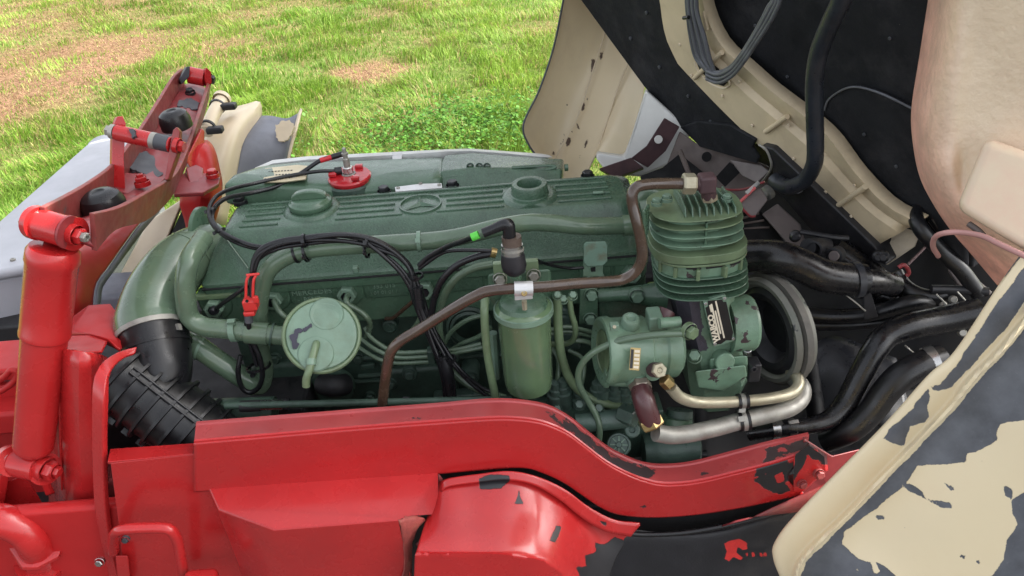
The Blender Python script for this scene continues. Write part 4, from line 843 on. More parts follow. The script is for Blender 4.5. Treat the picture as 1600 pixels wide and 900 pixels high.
hull_loft("strap_clip", [st_([(613, 252, 1.70), (628, 251, 1.70), (628, 237, 1.73), (613, 238, 1.73)]), st_([(613, 262, 1.69), (628, 261, 1.69), (628, 262, 1.73), (613, 262, 1.73)])], "alu", im, bevel=.001)
n_l = Vector((0, -.35, .94))
def lbp(u, v): return at(414 + u * 66 + (1 - v) * -3, 285 - v * 22 - u * 4, 1.568 + v * .092 - .008)
hull_loft("type_label", [[lbp(0, 0), lbp(0, 1), lbp(.75, 1.12), lbp(1, 1), lbp(1, .05), lbp(.5, -.05)], [p + Vector((0, .004, -.004)) for p in (lbp(0, 0), lbp(0, 1), lbp(.75, 1.12), lbp(1, 1), lbp(1, .05), lbp(.5, -.05))]], "label_cream", im, bevel=.0003)
lpar = [q for q in im.children if q.name.startswith("type_label")][0]
for v, u0, u1 in ((.72, .12, .72), (.46, .3, .95), (.22, .05, .5)):
    for j in range(int((u1 - u0) / .075)): box("print_mark", lbp(u0 + j * .075, v) + Vector((0, -.0006, .0012)), (.0042, .0028, .0012), "plate_black", lpar, bevel=0)
# heater flange / temperature sender
ZS = .014
hs = thing("red_sender", "hexagonal sender on a round red lobed flange behind the oil cap", "sensor", at(547, 280, 1.62))
p = at(548, 284, 1.60) + Vector((0, 0, .008))
lathe("flange", p + Vector((0, 0, -.004)), (0, -.06, 1), [(0, 0), (0, .046), (.003, .048), (.010, .048), (.013, .045), (.014, 0)], "red_gloss", hs, 44)
lathe("flange_seat", p + Vector((0, 0, -.02)), (0, 0, 1), [(0, .056), (.012, .054), (.016, .050)], "green_dark", hs, 36)
for a in (60, 185, 300): box("lobe", p + Vector((.036 * math.cos(math.radians(a)), .036 * math.sin(math.radians(a)), .014)), (.018, .014, .010), "red_gloss", hs, bevel=.003)
q = p + Vector((-.002, .004, .009))
lathe("hex_nut", q, (0, 0, 1), [(0, .0115), (.016, .0115), (.018, .010), (.018, 0)], "steel", hs, 6, smooth=20)
lathe("washer", q, (0, 0, 1), [(-.002, .016), (.002, .016), (.003, .012)], "steel_dull", hs, 24)
lathe("stem", q + Vector((0, 0, .018)), (0, 0, 1), [(0, .0072), (.018, .0072), (.020, .0055), (.026, .005), (.028, .0075), (.032, .0075), (.033, .0045), (.042, .0045), (.044, .003), (.046, 0)], "steel_dull", hs, 20)
# ------------------------------------------------------------ pipes and caps on the engine
ep = thing("intake_elbow", "wide green intake elbow at the left end of the engine", "pipe", at(240, 500, 1.28))
tube("elbow", [(240, 522, 1.255), (236, 502, 1.28), (247, 462, 1.33), (272, 422, 1.38), (305, 396, 1.43), (345, 385, 1.47)], [51, 51, 49, 46, 43, 40], "green_pipe", ep, segs=36, n=8)
band("weld_ring", at(297, 402, 1.418), at(305, 396, 1.43) - at(275, 420, 1.38), 43, 4, "green_pipe", ep, 2)
du = thing("bellows_duct", "black corrugated rubber air duct between red upright and engine", "duct", at(255, 680, 1.15))
A, B = at(188, 585, 1.19), at(338, 700, 1.13); d = (B - A).normalized(); Ld = (B - A).length; k = mpp(at(250, 640, 1.16))
prof = [(-.02, 0), (-.02, 40 * k), (-.012, 54 * k)]
nr = 8
for i in range(nr):
    s0 = Ld * (.02 + .96 * i / nr); ww = Ld * .96 / nr
    prof += [(s0, 56 * k), (s0 + ww * .02, 63 * k), (s0 + ww * .22, 63.5 * k), (s0 + ww * .26, 56 * k), (s0 + ww * .6, 55 * k), (s0 + ww * .98, 56 * k)]
prof += [(Ld, 50 * k), (Ld, 0)]
lathe("bellows", A, d, prof, "rubber", du, 56)
side = (TO_CAM(at(250, 640, 1.16)) + Vector((.28, 0, .35))).normalized(); side = (side - d * side.dot(d)).normalized()
for off, hgt in ((0.0, 60.5), ):
    bm = bmesh.new(); xx = d.cross(side)
    for sg in (-1, 1): add_box(bm, A + d * Ld * .55 + side * hgt * k + xx * sg * .0055, (Ld * .92, .0035, .010), Matrix((d, xx, side)).transposed())
    add_box(bm, A + d * Ld * .55 + side * (hgt - 3) * k, (Ld * .92, .012, .006), Matrix((d, xx, side)).transposed()); finish("spine", bm, "rubber", du, bevel=.001)
lo_ = (Vector((-.2, -.5, -.8)) - d * Vector((-.2, -.5, -.8)).dot(d)).normalized()
for i in range(5): box("foot_tab", A + d * Ld * (.2 + .15 * i) + lo_ * 60 * k, (.016, .03, .012), "rubber", du, rot=Matrix((d, d.cross(lo_), lo_)).transposed(), bevel=.001)
tube("neck", [(237, 510, 1.268), (246, 545, 1.235), (252, 580, 1.205), (250, 615, 1.18)], [53, 50, 46, 40], "rubber", du, segs=36)
axn = at(246, 545, 1.235) - at(236, 502, 1.28)
band("hose_clamp", at(239, 519, 1.26), axn, 54, 8, "steel_dull", du, 1.2, head=Vector((.9, -.3, .3)))
band("neck_ring", at(245, 543, 1.238), at(250, 575, 1.21) - at(236, 510, 1.27), 51, 5, "rubber", du, 2)
# pipes at left
t = thing("thermostat_pipe", "green bent water pipe at the left end of the engine", "pipe", at(290, 500, 1.27))
tube("pipe", [(318, 372, 1.36), (298, 402, 1.30), (290, 430, 1.28), (290, 465, 1.27), (296, 495, 1.265), (318, 510, 1.26), (350, 514, 1.255), (388, 519, 1.25), (445, 525, 1.245)], 15.5, "green_pipe", t, segs=24)
band("hose_clamp", at(366, 516, 1.252), (1, 0, 0), 17, 9, "green_light", t, 1.5, head=Vector((.1, -.3, 1)))
tube("joint_sleeve", [(385, 519, 1.25), (420, 522, 1.248)], 18, "green_pipe", t, segs=24, smooth=False)
tube("joint_line", [(424, 522, 1.248), (427, 522.5, 1.248)], 18.6, "green_dark", t, segs=24, smooth=False)
t = thing("water_return_pipe", "green pipe that loops round from the lower left into the long water pipe", "pipe", at(330, 580, 1.26))
tube("pipe", [(286, 530, 1.30), (310, 543, 1.28), (345, 567, 1.27), (380, 590, 1.265), (402, 604, 1.265)], 17, "green_pipe", t, segs=24)
band("band", at(312, 545, 1.28), (.8, -.1, -.4), 17.5, 4, "green_light", t, 1.2)
wp = thing("water_pipe", "long green water pipe running level along the front of the valve cover", "pipe", at(700, 375, 1.31))
tube("pipe", [(996, 352, 1.33), (950, 353, 1.32), (905, 353, 1.31), (865, 349, 1.31), (825, 348, 1.31), (780, 355, 1.31), (700, 373, 1.31), (600, 381, 1.31), (520, 386, 1.31), (475, 392, 1.31), (442, 404, 1.31), (420, 422, 1.305), (409, 450, 1.30), (405, 490, 1.29), (407, 540, 1.28), (414, 580, 1.275), (408, 603, 1.27), (392, 603, 1.265)], 14, "green_pipe", wp, segs=24, n=8)
band("hose_end", at(980, 352, 1.326), (1, .05, 0), 15.5, 16, "green_pipe", wp, 1)
for px, py in ((463, 396), (479, 392)): band("black_tie", at(px, py, 1.31), (1, 0, .22), 14.5, 4, "wire", wp, 1)
band("pipe_clip", at(655, 377, 1.31), (1, 0, -.03), 15, 6, "green_light", wp, 1.4, head=Vector((0, -.8, .5)))
# breather drum
br = thing("crankcase_breather", "round green breather drum with dished lid and chipped paint", "breather", at(502, 580, 1.22))
p = at(503, 524, 1.165); ax_ = (TO_CAM(p) * 1.0 + Vector((0, .0, .28))).normalized(); k = mpp(p)
lathe("body", p, ax_, [(-75 * k, 0), (-75 * k, 40 * k), (-60 * k, 50 * k), (-12 * k, 52 * k), (-8 * k, 57 * k), (-4 * k, 60.5 * k), (2 * k, 61 * k), (5 * k, 59 * k), (5.5 * k, 56 * k), (3 * k, 54 * k)], "green_olive", br, 64)
lathe("lid", p, ax_, [(3 * k, 54.5 * k), (6.5 * k, 53 * k), (7.5 * k, 50 * k), (7 * k, 46 * k), (8.5 * k, 30 * k), (9 * k, 0)], "green_light", br, 64)
ux = Vector((1, 0, 0)); ux = (ux - ax_ * ux.dot(ax_)).normalized(); uy = ax_.cross(ux)
def dp_(a, b, h=9): return p + ux * a * k + uy * b * k + ax_ * h * k
bm = bmesh.new(); add_lathe(bm, dp_(8, 32, 7), ax_, [(0, 27 * k), (2.4 * k, 25 * k), (2.6 * k, 23 * k), (.4 * k, 19 * k), (.3 * k, 0)], 36)
finish("dimple", bm, "green_light", br)
bm = bmesh.new(); add_lathe(bm, dp_(-9, -30, 7.4), ax_, [(0, 28 * k), (2.2 * k, 26 * k), (2.6 * k, 22 * k), (3 * k, 0)], 36)
finish("dimple", bm, "green_light", br)
tube("outlet_tube", [dp_(-8, -14, 8), dp_(-9, -20, 14), dp_(-14, -38, 16), dp_(-19, -56, 14), dp_(-24, -68, 6), dp_(-25, -78, -2)], 6.2, "green_olive", br, segs=14)
band("tube_band", dp_(-16, -44, 15.5), uy * -1, 7, 10, "green_light", br, 1)
J = [(455, 532), (452, 525), (460, 516), (470, 513), (474, 516), (466, 521), (463, 530), (467, 536), (463, 545), (458, 545)]
flake("bare_patch", J, 0, "purple", br, .0022, 8, dp_(0, 0, 8.2), ax_, amp=.2)
flake("bare_patch", [(473, 513), (480, 510), (486, 505), (487, 511), (480, 516), (475, 518)], 0, "purple", br, .0022, 9, dp_(0, 0, 8.4), ax_, amp=.2)
# injection lines
for i, pts in enumerate(([(428, 470, 1.318), (432, 480, 1.30), (442, 492, 1.29), (456, 502, 1.29)], [(543, 461, 1.318), (541, 470, 1.29), (546, 477, 1.285), (560, 485, 1.285), (574, 497, 1.28), (578, 510, 1.29), (572, 528, 1.30)])):
    tag(tube("injector_pipe", pts, 4.6, "green_pipe"), ["thin pipe bending down from the injector nut left of the breather drum", "thin green pipe curling from the injector nut above the breather drum"][i], "pipe", "thin injector pipes")
for i, pts in enumerate(([(570, 512, 1.30), (580, 528, 1.285), (605, 545, 1.27), (625, 551, 1.265), (670, 549, 1.26)], [(562, 528, 1.295), (585, 545, 1.27), (610, 556, 1.26), (630, 559, 1.26), (672, 557, 1.255)], [(556, 540, 1.29), (590, 560, 1.265), (620, 567, 1.26), (672, 565, 1.255)],
                         [(688, 550, 1.26), (720, 545, 1.26), (752, 537, 1.26)], [(690, 558, 1.255), (720, 550, 1.255), (754, 543, 1.255)])):
    tag(tube("fuel_line", pts, 3.7, "green_pipe", segs=10), ["uppermost of the three thin fuel lines right of the breather drum", "middle of the three thin fuel lines right of the breather drum", "lowest of the three thin fuel lines right of the breather drum", "upper thin fuel line left of the fuel filter", "lower thin fuel line left of the fuel filter"][i], "fuel line", "thin fuel lines")
tag(box("line_clamp", at(674, 556, 1.25), (.014, .02, .034), "green_dark", bevel=.002), "small dark clamp plate over the ends of three thin fuel lines", "clamp")
tag(tube("oil_line", [(603, 498, 1.33), (615, 496, 1.32), (632, 482, 1.31), (646, 470, 1.30)], 3.4, "brown_pipe", segs=10), "thin brown line with a green start under the wire bundle", "pipe")
tag(tube("bypass_pipe", [(772, 412, 1.24), (740, 419, 1.25), (712, 436, 1.255), (693, 466, 1.26), (686, 505, 1.26), (693, 552, 1.25), (712, 585, 1.235), (745, 608, 1.21), (790, 622, 1.19)], 6, "green_pipe", segs=14), "green pipe curving in a wide arc left of the fuel filter", "pipe")
for i, rr in enumerate((36, 30)):
    pc = at(733, 512, 1.335); k = mpp(pc)
    tag(lathe("cover_ring", pc + Vector((0, -.004 * i, 0)), (0, -1, .1), [(-.02, rr * k), (0, rr * k), (.004, (rr - 4) * k), (-.004, (rr - 6) * k), (-.012, (rr - 7) * k)], "green_dark", None, 40), ["larger round cast ring behind the green arc pipe", "smaller round cast ring inside the cast ring behind the arc pipe"][i], "ring", "cast rings")
NEW = [([(690, 548, 1.30), (704, 520, 1.29), (730, 500, 1.285), (758, 492, 1.28)], "thin fuel line rising to the right inside the arc pipe"), ([(694, 556, 1.29), (720, 538, 1.28), (748, 526, 1.27), (766, 512, 1.26)], "thin fuel line under the rising one inside the arc pipe"),
       ([(862, 545, 1.22), (872, 560, 1.20), (872, 585, 1.18), (868, 606, 1.175)], "short fuel line dropping to the leftmost valve holder of the injection pump"), ([(890, 548, 1.24), (910, 560, 1.21), (912, 582, 1.19), (907, 606, 1.18)], "short fuel line dropping to the second valve holder of the injection pump"),
       ([(935, 585, 1.23), (930, 600, 1.20), (932, 612, 1.18)], "stub of fuel line behind the steering pump outlet"), ([(640, 520, 1.32), (655, 500, 1.31), (664, 470, 1.318)], "thin injector pipe rising behind the wire bundle"), ([(900, 440, 1.32), (925, 446, 1.31), (932, 436, 1.318)], "thin injector pipe under the sheet tube bracket")]
for pts, lab in NEW: tag(tube("fuel_line", pts, 4, "green_pipe", segs=10), lab, "fuel line", "thin fuel lines")
for px, py, y, r in ((700, 560, 1.33, 12), (640, 585, 1.35, 9), (610, 600, 1.35, 8), (845, 560, 1.30, 11), (880, 500, 1.33, 14), (850, 600, 1.28, 10), (735, 590, 1.32, 10)):
    pp = at(px, py, y); kk = mpp(pp); lathe("cast_boss", pp, (0, -1, .1), [(-.05, r * 1.5 * kk), (-.004, r * 1.4 * kk), (0, r * 1.2 * kk), (0, r * .8 * kk), (.008, r * .75 * kk), (.010, r * .6 * kk), (.010, 0)], "green_dark2", en, 20)
box("cast_pad", at(870, 530, 1.34), (.10, .03, .05), "green_dark2", en, bevel=.008); box("cast_pad", at(720, 620, 1.34), (.12, .03, .03), "green_dark2", en, bevel=.006)
# fuel filter
ff = thing("fuel_filter", "green fuel filter canister hanging under its bracket, with a bright sheen", "filter", at(826, 612, 1.14))
c_ = at(818, 484, 1.14); cb = at(824, 607, 1.14); Lf = (c_ - cb).length; k = mpp(c_); c0 = Vector((c_.x, 1.14, c_.z))
lathe("canister", c0, (0, 0, -1), [(-.018, 0), (-.018, 30 * k), (-.010, 42 * k), (-.006, 45 * k), (.004, 45.5 * k), (.007, 43 * k), (.012, 42 * k), (Lf - .03, 40.5 * k), (Lf - .010, 38 * k), (Lf - .002, 32 * k), (Lf + .003, 20 * k), (Lf + .004, 0)], "green_gloss", ff, 64, smooth=30)
lathe("clamp_rim", c0, (0, 0, -1), [(-.007, 44.5 * k), (-.006, 47 * k), (.003, 47.5 * k), (.006, 45 * k)], "green_light", ff, 56)
hull_loft("filter_head", [[(762, 428, 1.17), (860, 420, 1.17), (865, 470, 1.17), (850, 482, 1.17), (775, 486, 1.17), (764, 470, 1.17)], [(762, 428, 1.24), (860, 420, 1.24), (865, 470, 1.24), (850, 482, 1.24), (775, 486, 1.24), (764, 470, 1.24)]], "green", ff, bevel=.006, bseg=3)
lathe("dome", c0 + Vector((0, 0, .012)), (0, 0, 1), [(-.004, 40 * k), (.008, 36 * k), (.014, 24 * k), (.016, 0)], "green", ff, 40)
for px, py, w_, h_ in ((782, 432, 10, 26), (832, 428, 10, 26)):
    pp = at(px, py, 1.165); kk = mpp(pp); box("strap_plate", pp, (2 * w_ * kk, .012, 2 * h_ * kk), "green_olive", ff, bevel=.002)
bolt(at(781, 436, 1.157), (0, -1, .15), 8.5, "steel_dull", ff); bolt(at(834, 430, 1.157), (0, -1, .15), 8.5, "steel_dull", ff)
for px, py in ((758, 470), (871, 462), (880, 468), (895, 462)):
    bolt(at(px, py, 1.16), (0, -.6, .8), 6, "green_light", ff, name="banjo_bolt")
tube("bleed_screw", [at(819, 470, 1.10), at(820, 483, 1.10)], 4.5, "zinc", ff, segs=6, smooth=False)
tube("mount_strip", [(770, 520, 1.19), (775, 590, 1.19)], 7, "green_light", ff, segs=8, smooth=False)
tag(tube("filter_pipe", [(758, 466, 1.15), (757, 490, 1.13), (760, 540, 1.13), (767, 585, 1.13), (777, 632, 1.13)], 6.5, "green_olive", segs=14), "green pipe running straight down the left side of the fuel filter", "pipe")
tag(tube("filter_pipe", [(871, 466, 1.16), (872, 510, 1.16), (877, 555, 1.16), (892, 595, 1.16), (918, 620, 1.16), (950, 632, 1.155), (985, 638, 1.15)], 7, "green_olive", segs=14), "thick green pipe sweeping from the fuel filter down to the right", "pipe")
tag(tube("filter_pipe", [(889, 466, 1.18), (893, 490, 1.18), (899, 512, 1.18), (896, 530, 1.19), (884, 537, 1.20), (860, 538, 1.21)], 4.6, "green_olive", segs=12), "thin green pipe hooking back right of the fuel filter", "pipe")
tag(tube("pump_oil_line", [(1075, 521, 1.10), (1040, 522, 1.10), (1000, 526, 1.105), (960, 535, 1.11), (925, 552, 1.115), (906, 575, 1.12), (905, 600, 1.12), (918, 625, 1.12), (932, 650, 1.11), (937, 672, 1.10), (934, 700, 1.10)], 5.4, "green_pipe", segs=14), "thin green line arching over the steering pump and down to the rail", "pipe")
for i, (a, b) in enumerate(((513, 520), (520, 527))):
    tag(tube("fuel_line", [(860, a + 2, 1.23), (890, a - 2, 1.23), (930, b, 1.235)], 3.6, "green_pipe", segs=10), ["upper of two thin fuel lines right of the fuel filter", "lower of two thin fuel lines right of the fuel filter"][i], "fuel line", "thin fuel lines")
tag(tube("fuel_line", [(895, 532, 1.22), (920, 535, 1.22), (936, 552, 1.215), (938, 580, 1.21)], 4, "green_pipe", segs=10), "short thin fuel line bending down beside the steering pump", "fuel line", "thin fuel lines")
# pressure switch on the filter
ps = thing("pressure_switch", "black and silver pressure switch with bent plug above the fuel filter", "sensor", at(802, 440, 1.12))
e0, e1 = at(800, 368, 1.125), at(803, 440, 1.12); sa = e1 - e0
tube("boot", [at(801, 396, 1.122), at(802, 408, 1.121), at(803, 414, 1.121), at(803, 422, 1.12), at(803, 427, 1.12)], [18, 19.5, 20, 18, 12], "boot", ps, segs=30, smooth=False)
tube("silver_collar", [at(800, 382, 1.124), at(801, 401, 1.122)], 16.8, "steel", ps, segs=30, smooth=False)
tube("clamp_ring", [at(800.6, 388, 1.124), at(800.9, 392, 1.123)], 18, "steel_dull", ps, segs=30, smooth=False)
tube("brown_ring", [at(799, 369, 1.125), at(800, 382, 1.124)], 15.4, "boot_brown", ps, segs=28, smooth=False)
tube("stud", [at(803, 424, 1.12), at(805, 446, 1.12)], 11, "green", ps, segs=20, smooth=False)
tube("elbow_plug", [(796, 372, 1.125), (795, 358, 1.125), (793, 351, 1.125), (784, 352, 1.125), (770, 358, 1.125), (755, 364, 1.125)], [10.5, 10.5, 10.5, 9, 8, 8], "wire", ps, segs=20)
tube("green_tape", [(748, 366.5, 1.125), (737, 371, 1.125)], 6.5, "tape_green", ps, segs=16, smooth=False)
# brown air pipe
ap = thing("air_pipe", "long brown steel air pipe crossing in front of the engine to the compressor", "pipe", at(597, 640, 1.11))
tube("pipe", [(594, 660, 1.10), (597, 635, 1.10), (602, 592, 1.10), (607, 562, 1.10), (613, 546, 1.10), (628, 531, 1.10), (660, 512, 1.10), (705, 484, 1.09), (740, 464, 1.085), (762, 455, 1.085), (800, 451, 1.085), (850, 448, 1.09), (900, 443, 1.10), (950, 440, 1.105), (975, 436, 1.11), (993, 424, 1.11), (1003, 404, 1.11), (1002, 380, 1.115), (996, 350, 1.12), (989, 322, 1.13), (988, 303, 1.135), (996, 292, 1.14), (1014, 288, 1.145), (1040, 287, 1.15), (1068, 287, 1.15)], 8.8, "brown_pipe", ap, segs=22, n=8)
xa = (at(1068, 287, 1.15) - at(1040, 287, 1.15)).normalized()
lathe("hex_nut", at(1066, 287, 1.15), xa, [(0, .0), (0, .0155), (.003, .0175), (.019, .0175), (.022, .0155), (.022, 0)], "zinc", ap, 6, smooth=20)
tube("elbow_fitting", [(1088, 286, 1.15), (1098, 286, 1.15)], 12, "oxblood_matt", ap, segs=18, smooth=False)
box("elbow_block", at(1104, 286, 1.15), (.028, .028, .030), "oxblood_matt", ap, bevel=.005, bseg=3)
tube("elbow_leg", [(1105, 292, 1.15), (1108, 306, 1.155)], 12, "oxblood_matt", ap, segs=20, smooth=False)
tube("seat_nut", [(1108, 304, 1.155), (1109, 312, 1.155)], 13, "zinc", ap, segs=6, smooth=False)
cl = thing("pipe_clip", "grey sheet metal clip holding the brown pipe on the fuel filter", "clip", at(818, 464, 1.08))
bm = bmesh.new(); add_lathe(bm, at(818, 451, 1.085), Vector((1, 0, -.06)), [(-.0155, .0105), (-.0155, .0125), (.0155, .0125), (.0155, .0105)], 24); finish("saddle", bm, "alu", cl)
box("tab", at(818, 462, 1.078), (.030, .004, .014), "alu", cl, bevel=.001); bolt(at(819, 458, 1.074), (0, -1, .4), 5, "brass", cl, kind="cap")
# lifting bracket at right of head
lt = thing("tube_bracket", "light green sheet bracket with rusty edges beside the finned compressor", "bracket", at(925, 460, 1.28))
hull_loft("tab", [[(912, 382, 1.262), (916, 378, 1.262), (946, 377, 1.262), (949, 383, 1.262), (949, 408, 1.262), (942, 415, 1.262), (918, 416, 1.262), (912, 410, 1.262)], [(912, 382, 1.268), (916, 378, 1.268), (946, 377, 1.268), (949, 383, 1.268), (949, 408, 1.268), (942, 415, 1.268), (918, 416, 1.268), (912, 410, 1.268)]], "green_rust", lt, bevel=.0012)
hull_loft("strip", [[(911, 385, 1.272), (918, 385, 1.28), (942, 415, 1.275), (942, 432, 1.275), (911, 432, 1.275)], [(911, 385, 1.276), (918, 385, 1.284), (942, 415, 1.279), (942, 432, 1.279), (911, 432, 1.279)]], "green_light", lt, bevel=.001)
hull_loft("lower_plate", [[(906, 452, 1.26), (934, 450, 1.26), (934, 504, 1.26), (905, 507, 1.26)], [(906, 452, 1.27), (934, 450, 1.27), (934, 504, 1.27), (905, 507, 1.27)]], "green", lt, bevel=.002)
box("square_hole", at(927, 421, 1.272), (.008, .004, .008), "void", lt, bevel=0)
bolt(at(924, 460, 1.258), (0, -1, .1), 9, "green_light", lt); bolt(at(922, 498, 1.258), (0, -1, .1), 8.5, "green_light", lt)
ex = thing("coolant_manifold", "cast green outlet casting behind the steering pump", "casting", at(970, 500, 1.3))
tube("arm", [(935, 462, 1.29), (975, 460, 1.285), (1000, 460, 1.285), (1040, 462, 1.28)], [11, 11, 15, 26], "green", ex, segs=18)
hull_loft("flange", [[(935, 474, 1.29), (1000, 446, 1.29), (1020, 470, 1.29), (1010, 510, 1.29), (940, 512, 1.29)], [(935, 474, 1.31), (1000, 446, 1.31), (1020, 470, 1.31), (1010, 510, 1.31), (940, 512, 1.31)]], "green_cast", ex, bevel=.004)
bolt(at(995, 462, 1.266), (0, -1, .1), 10, "green_light", ex)
tube("outlet", [(1000, 330, 1.36), (1040, 322, 1.36)], 22, "green_pipe", ex, segs=24, smooth=False)
tube("outlet_bend", [(1060, 330, 1.38), (1035, 308, 1.37), (1010, 300, 1.37), (990, 318, 1.37)], 14, "green_pipe", ex, segs=20)
# ------------------------------------------------------------ air compressor
ac = thing("air_compressor", "finned green air compressor with oil stained head and black name plate", "compressor", at(1105, 600, 1.2))
YC = 1.215
def onaxis(py): return at(1085 + (py - 330) * .085, py, YC)
top, mid, low = onaxis(318), onaxis(385), onaxis(440)
k = mpp(mid); up_ = Vector((0, 0, 1))
def fin(py, rx, th, m, name="fin", ry=None):
    c = onaxis(py); bm = bmesh.new(); n = 40; P = []
    for i in range(n):
        a = 2 * math.pi * i / n; e = .72
        P.append(c + Vector((math.copysign(abs(math.cos(a)) ** e, math.cos(a)) * rx * k, math.copysign(abs(math.sin(a)) ** e, math.sin(a)) * (ry or rx * .82) * k, 0)))
    add_prism(bm, P, Vector((0, 0, -th * k))); return finish(name, bm, m, ac, bevel=.0012)
for py in (318, 331, 344, 357): fin(py, 70, 2.2, "green_worn" if py > 340 else "green_olive")
fin(322, 50, 60, "green_worn", "head_core"); fin(370, 74, 14, "green_olive", "head_flange"); fin(388, 66, 22, "green_worn", "port_ring")
for px, w_ in ((1068, 15), (1102, 19), (1136, 12)):
    pq_ = onaxis(389); a = (px - 1088) / 74; box("port_slot", pq_ + Vector((a * 70 * k, -54.3 * k * (1 - abs(a) ** 2.6 * .35), 0)), (w_ * 1.5 * k, .004, .0085), "black_and_shade", ac, rot=Matrix.Rotation(a * .55, 3, "Z"), bevel=.0015)
fin(384, 73, 4, "green_olive", "fin")
for a in (-64, -40, -12, 22, 50): 
    cc = onaxis(398); pp = cc + Vector((70 * k * math.sin(math.radians(a)), -60 * k * math.cos(math.radians(a)), 0)); box("web", pp, (.007, .012, .022), "green_olive", ac, rot=Matrix.Rotation(math.radians(a), 3, 'Z'), bevel=.002)
for py in (405, 415, 426, 437): fin(py, 73, 2.2, "green")
fin(400, 52, 46, "black_and_shade", "cylinder_core")  # black core paints in the shade between the fins
for i, x in enumerate((1062, 1073, 1084, 1095, 1106, 1117, 1128, 1139)):
    p = at(x, 313, YC - .01); bm = bmesh.new()
    add_prism(bm, [p + Vector((0, -.042, -.012)), p + Vector((0, -.034, .004)), p + Vector((0, .0, .009)), p + Vector((0, .05, .004)), p + Vector((0, .05, -.012))], Vector((.003, 0, 0))); finish("top_fin", bm, "green", ac, bevel=.0008)
box("fin_rib", onaxis(342) + Vector((.004, -.0585, 0)), (.004, .008, .046), "green", ac, bevel=.001)
hull_loft("side_flange", [[(1008, 330, 1.17), (1016, 318, 1.2), (1014, 360, 1.2), (1010, 378, 1.17)], [(1003, 330, 1.17), (1010, 318, 1.2), (1008, 360, 1.2), (1005, 378, 1.17)]], "green", ac)
for px, py in ((1026, 316), (1042, 310), (1136, 310)): bolt(at(px, py, 1.2), (0, 0, 1), 7, "green_light", ac)
# crankcase
cr = [( -44, -44), (44, -44), (50, -10), (50, 40), (-50, 40), (-50, -10)]
def sec(py, sx, sy, dx=0):
    c = onaxis(py) + Vector((dx * k, 0, 0)); return [c + Vector((x * sx * k, y * sy * k, 0)) for x, y in ((-1, -.55), (-.6, -1), (.6, -1), (1, -.55), (1, 1), (-1, 1))]
hull_loft("crankcase", [sec(440, 50, 44), sec(455, 47, 44), sec(485, 45, 46), sec(515, 44, 50, 4), sec(560, 50, 54, 10), sec(575, 52, 54, 12), sec(600, 44, 48, 6), sec(622, 30, 36, 4)], "comp_case", ac, bevel=0, cuts=6)
outline_bare([q for q in ac.children if q.name.startswith("crankcase")][0], [([(1030, 436), (1078, 440), (1084, 452), (1092, 462), (1096, 492), (1098, 520), (1108, 545), (1090, 552), (1072, 545), (1066, 560), (1030, 560)], True), ([(1050, 452), (1060, 455), (1055, 462)], False)])
hull_loft("side_wing", [[(1108, 560, 1.14), (1168, 555, 1.14), (1170, 590, 1.14), (1110, 592, 1.14)], [(1108, 560, 1.22), (1168, 555, 1.22), (1170, 590, 1.22), (1110, 592, 1.22)]], "green_worn", ac, bevel=.005)
bh = at(1160, 505, YC - .03); lathe("bearing_housing", bh, (1, .05, 0), [(-.03, 0), (-.03, .052), (.012, .054), (.018, .050), (.018, 0)], "green_worn", ac, 44)
hull_loft("base_foot", [[(1085, 580, 1.125), (1165, 570, 1.125), (1168, 588, 1.125), (1128, 612, 1.13), (1090, 606, 1.13)], [(1085, 580, 1.17), (1165, 570, 1.17), (1168, 588, 1.17), (1128, 612, 1.17), (1090, 606, 1.17)]], "green_worn", ac, bevel=.004)
cp = at(1132, 565, 1.135); lathe("core_plug", cp, (.05, -1, .25), [(-.03, .0185), (.004, .0185), (.006, .0165), (.006, 0)], "green_worn", ac, 28)
bolt(at(1085, 557, 1.145), (-.2, -.6, .8), 9, "green_light", ac); bolt(at(1167, 545, 1.15), (0, -.3, 1), 6, "steel", ac)
bolt(at(1078, 518, 1.10), (.5, -1, .1), 11, "green_olive", ac, name="banjo_bolt")
box("black_bracket", at(1176, 577, 1.15), (.024, .03, .042), "black_metal", ac, bevel=.004); bolt(at(1177, 575, 1.134), (0, -1, .1), 5.5, "black_metal", ac, kind="nut")
tube("port_elbow", [(1042, 485, 1.17), (1036, 500, 1.16), (1044, 515, 1.16), (1056, 520, 1.17)], 14, "oxblood", ac, segs=18)
# name plate
def quad_plane(q, y): return [at(a, b, y) for a, b in q]
q = quad_plane([(1098, 467), (1134, 464), (1147, 531), (1112, 537)], 1.148)
o_ = (q[0] + q[2]) / 2; ez = Vector((0, -1, .12)).normalized(); ey = (q[1] - q[2]); ey = (ey - ez * ey.dot(ez)).normalized(); exx = ey.cross(ez).normalized()
wd, hh = (q[1] - q[0]).length, (q[1] - q[2]).length
npo = o_ + ez * .004
def nloc(a, b, h=0): return npo + exx * a * wd / 2 + ey * b * hh / 2 + ez * h
rot_ = Matrix((exx, ey, ez)).transposed()
npl = box("name_plate", npo, (wd, hh, .003), "green_light", ac, rot=rot_, bevel=.0006)
box("plate_pad", npo - ez * .0083, (wd * 1.02, hh * 1.03, .013), "green", ac, rot=rot_, bevel=.003)
bm = bmesh.new(); P = [nloc(a, b, .0016) for a, b in ((-.6, .94), (.62, .94), (.66, .74), (.92, .70), (.93, -.62), (.8, -.74), (.62, -.92), (.2, -.86), (-.3, -.95), (-.85, -.9), (-.93, -.7), (-.93, .70), (-.66, .74))]
add_prism(bm, P, ez * .0006); finish("printed_field", bm, "plate_black", npl)
text_mesh("WABCO", wd * .34, "print", npl, nloc(-.66, -.22, .0026), ey, -exx, extrude=.0002, bold=.0006, xs=1.12)
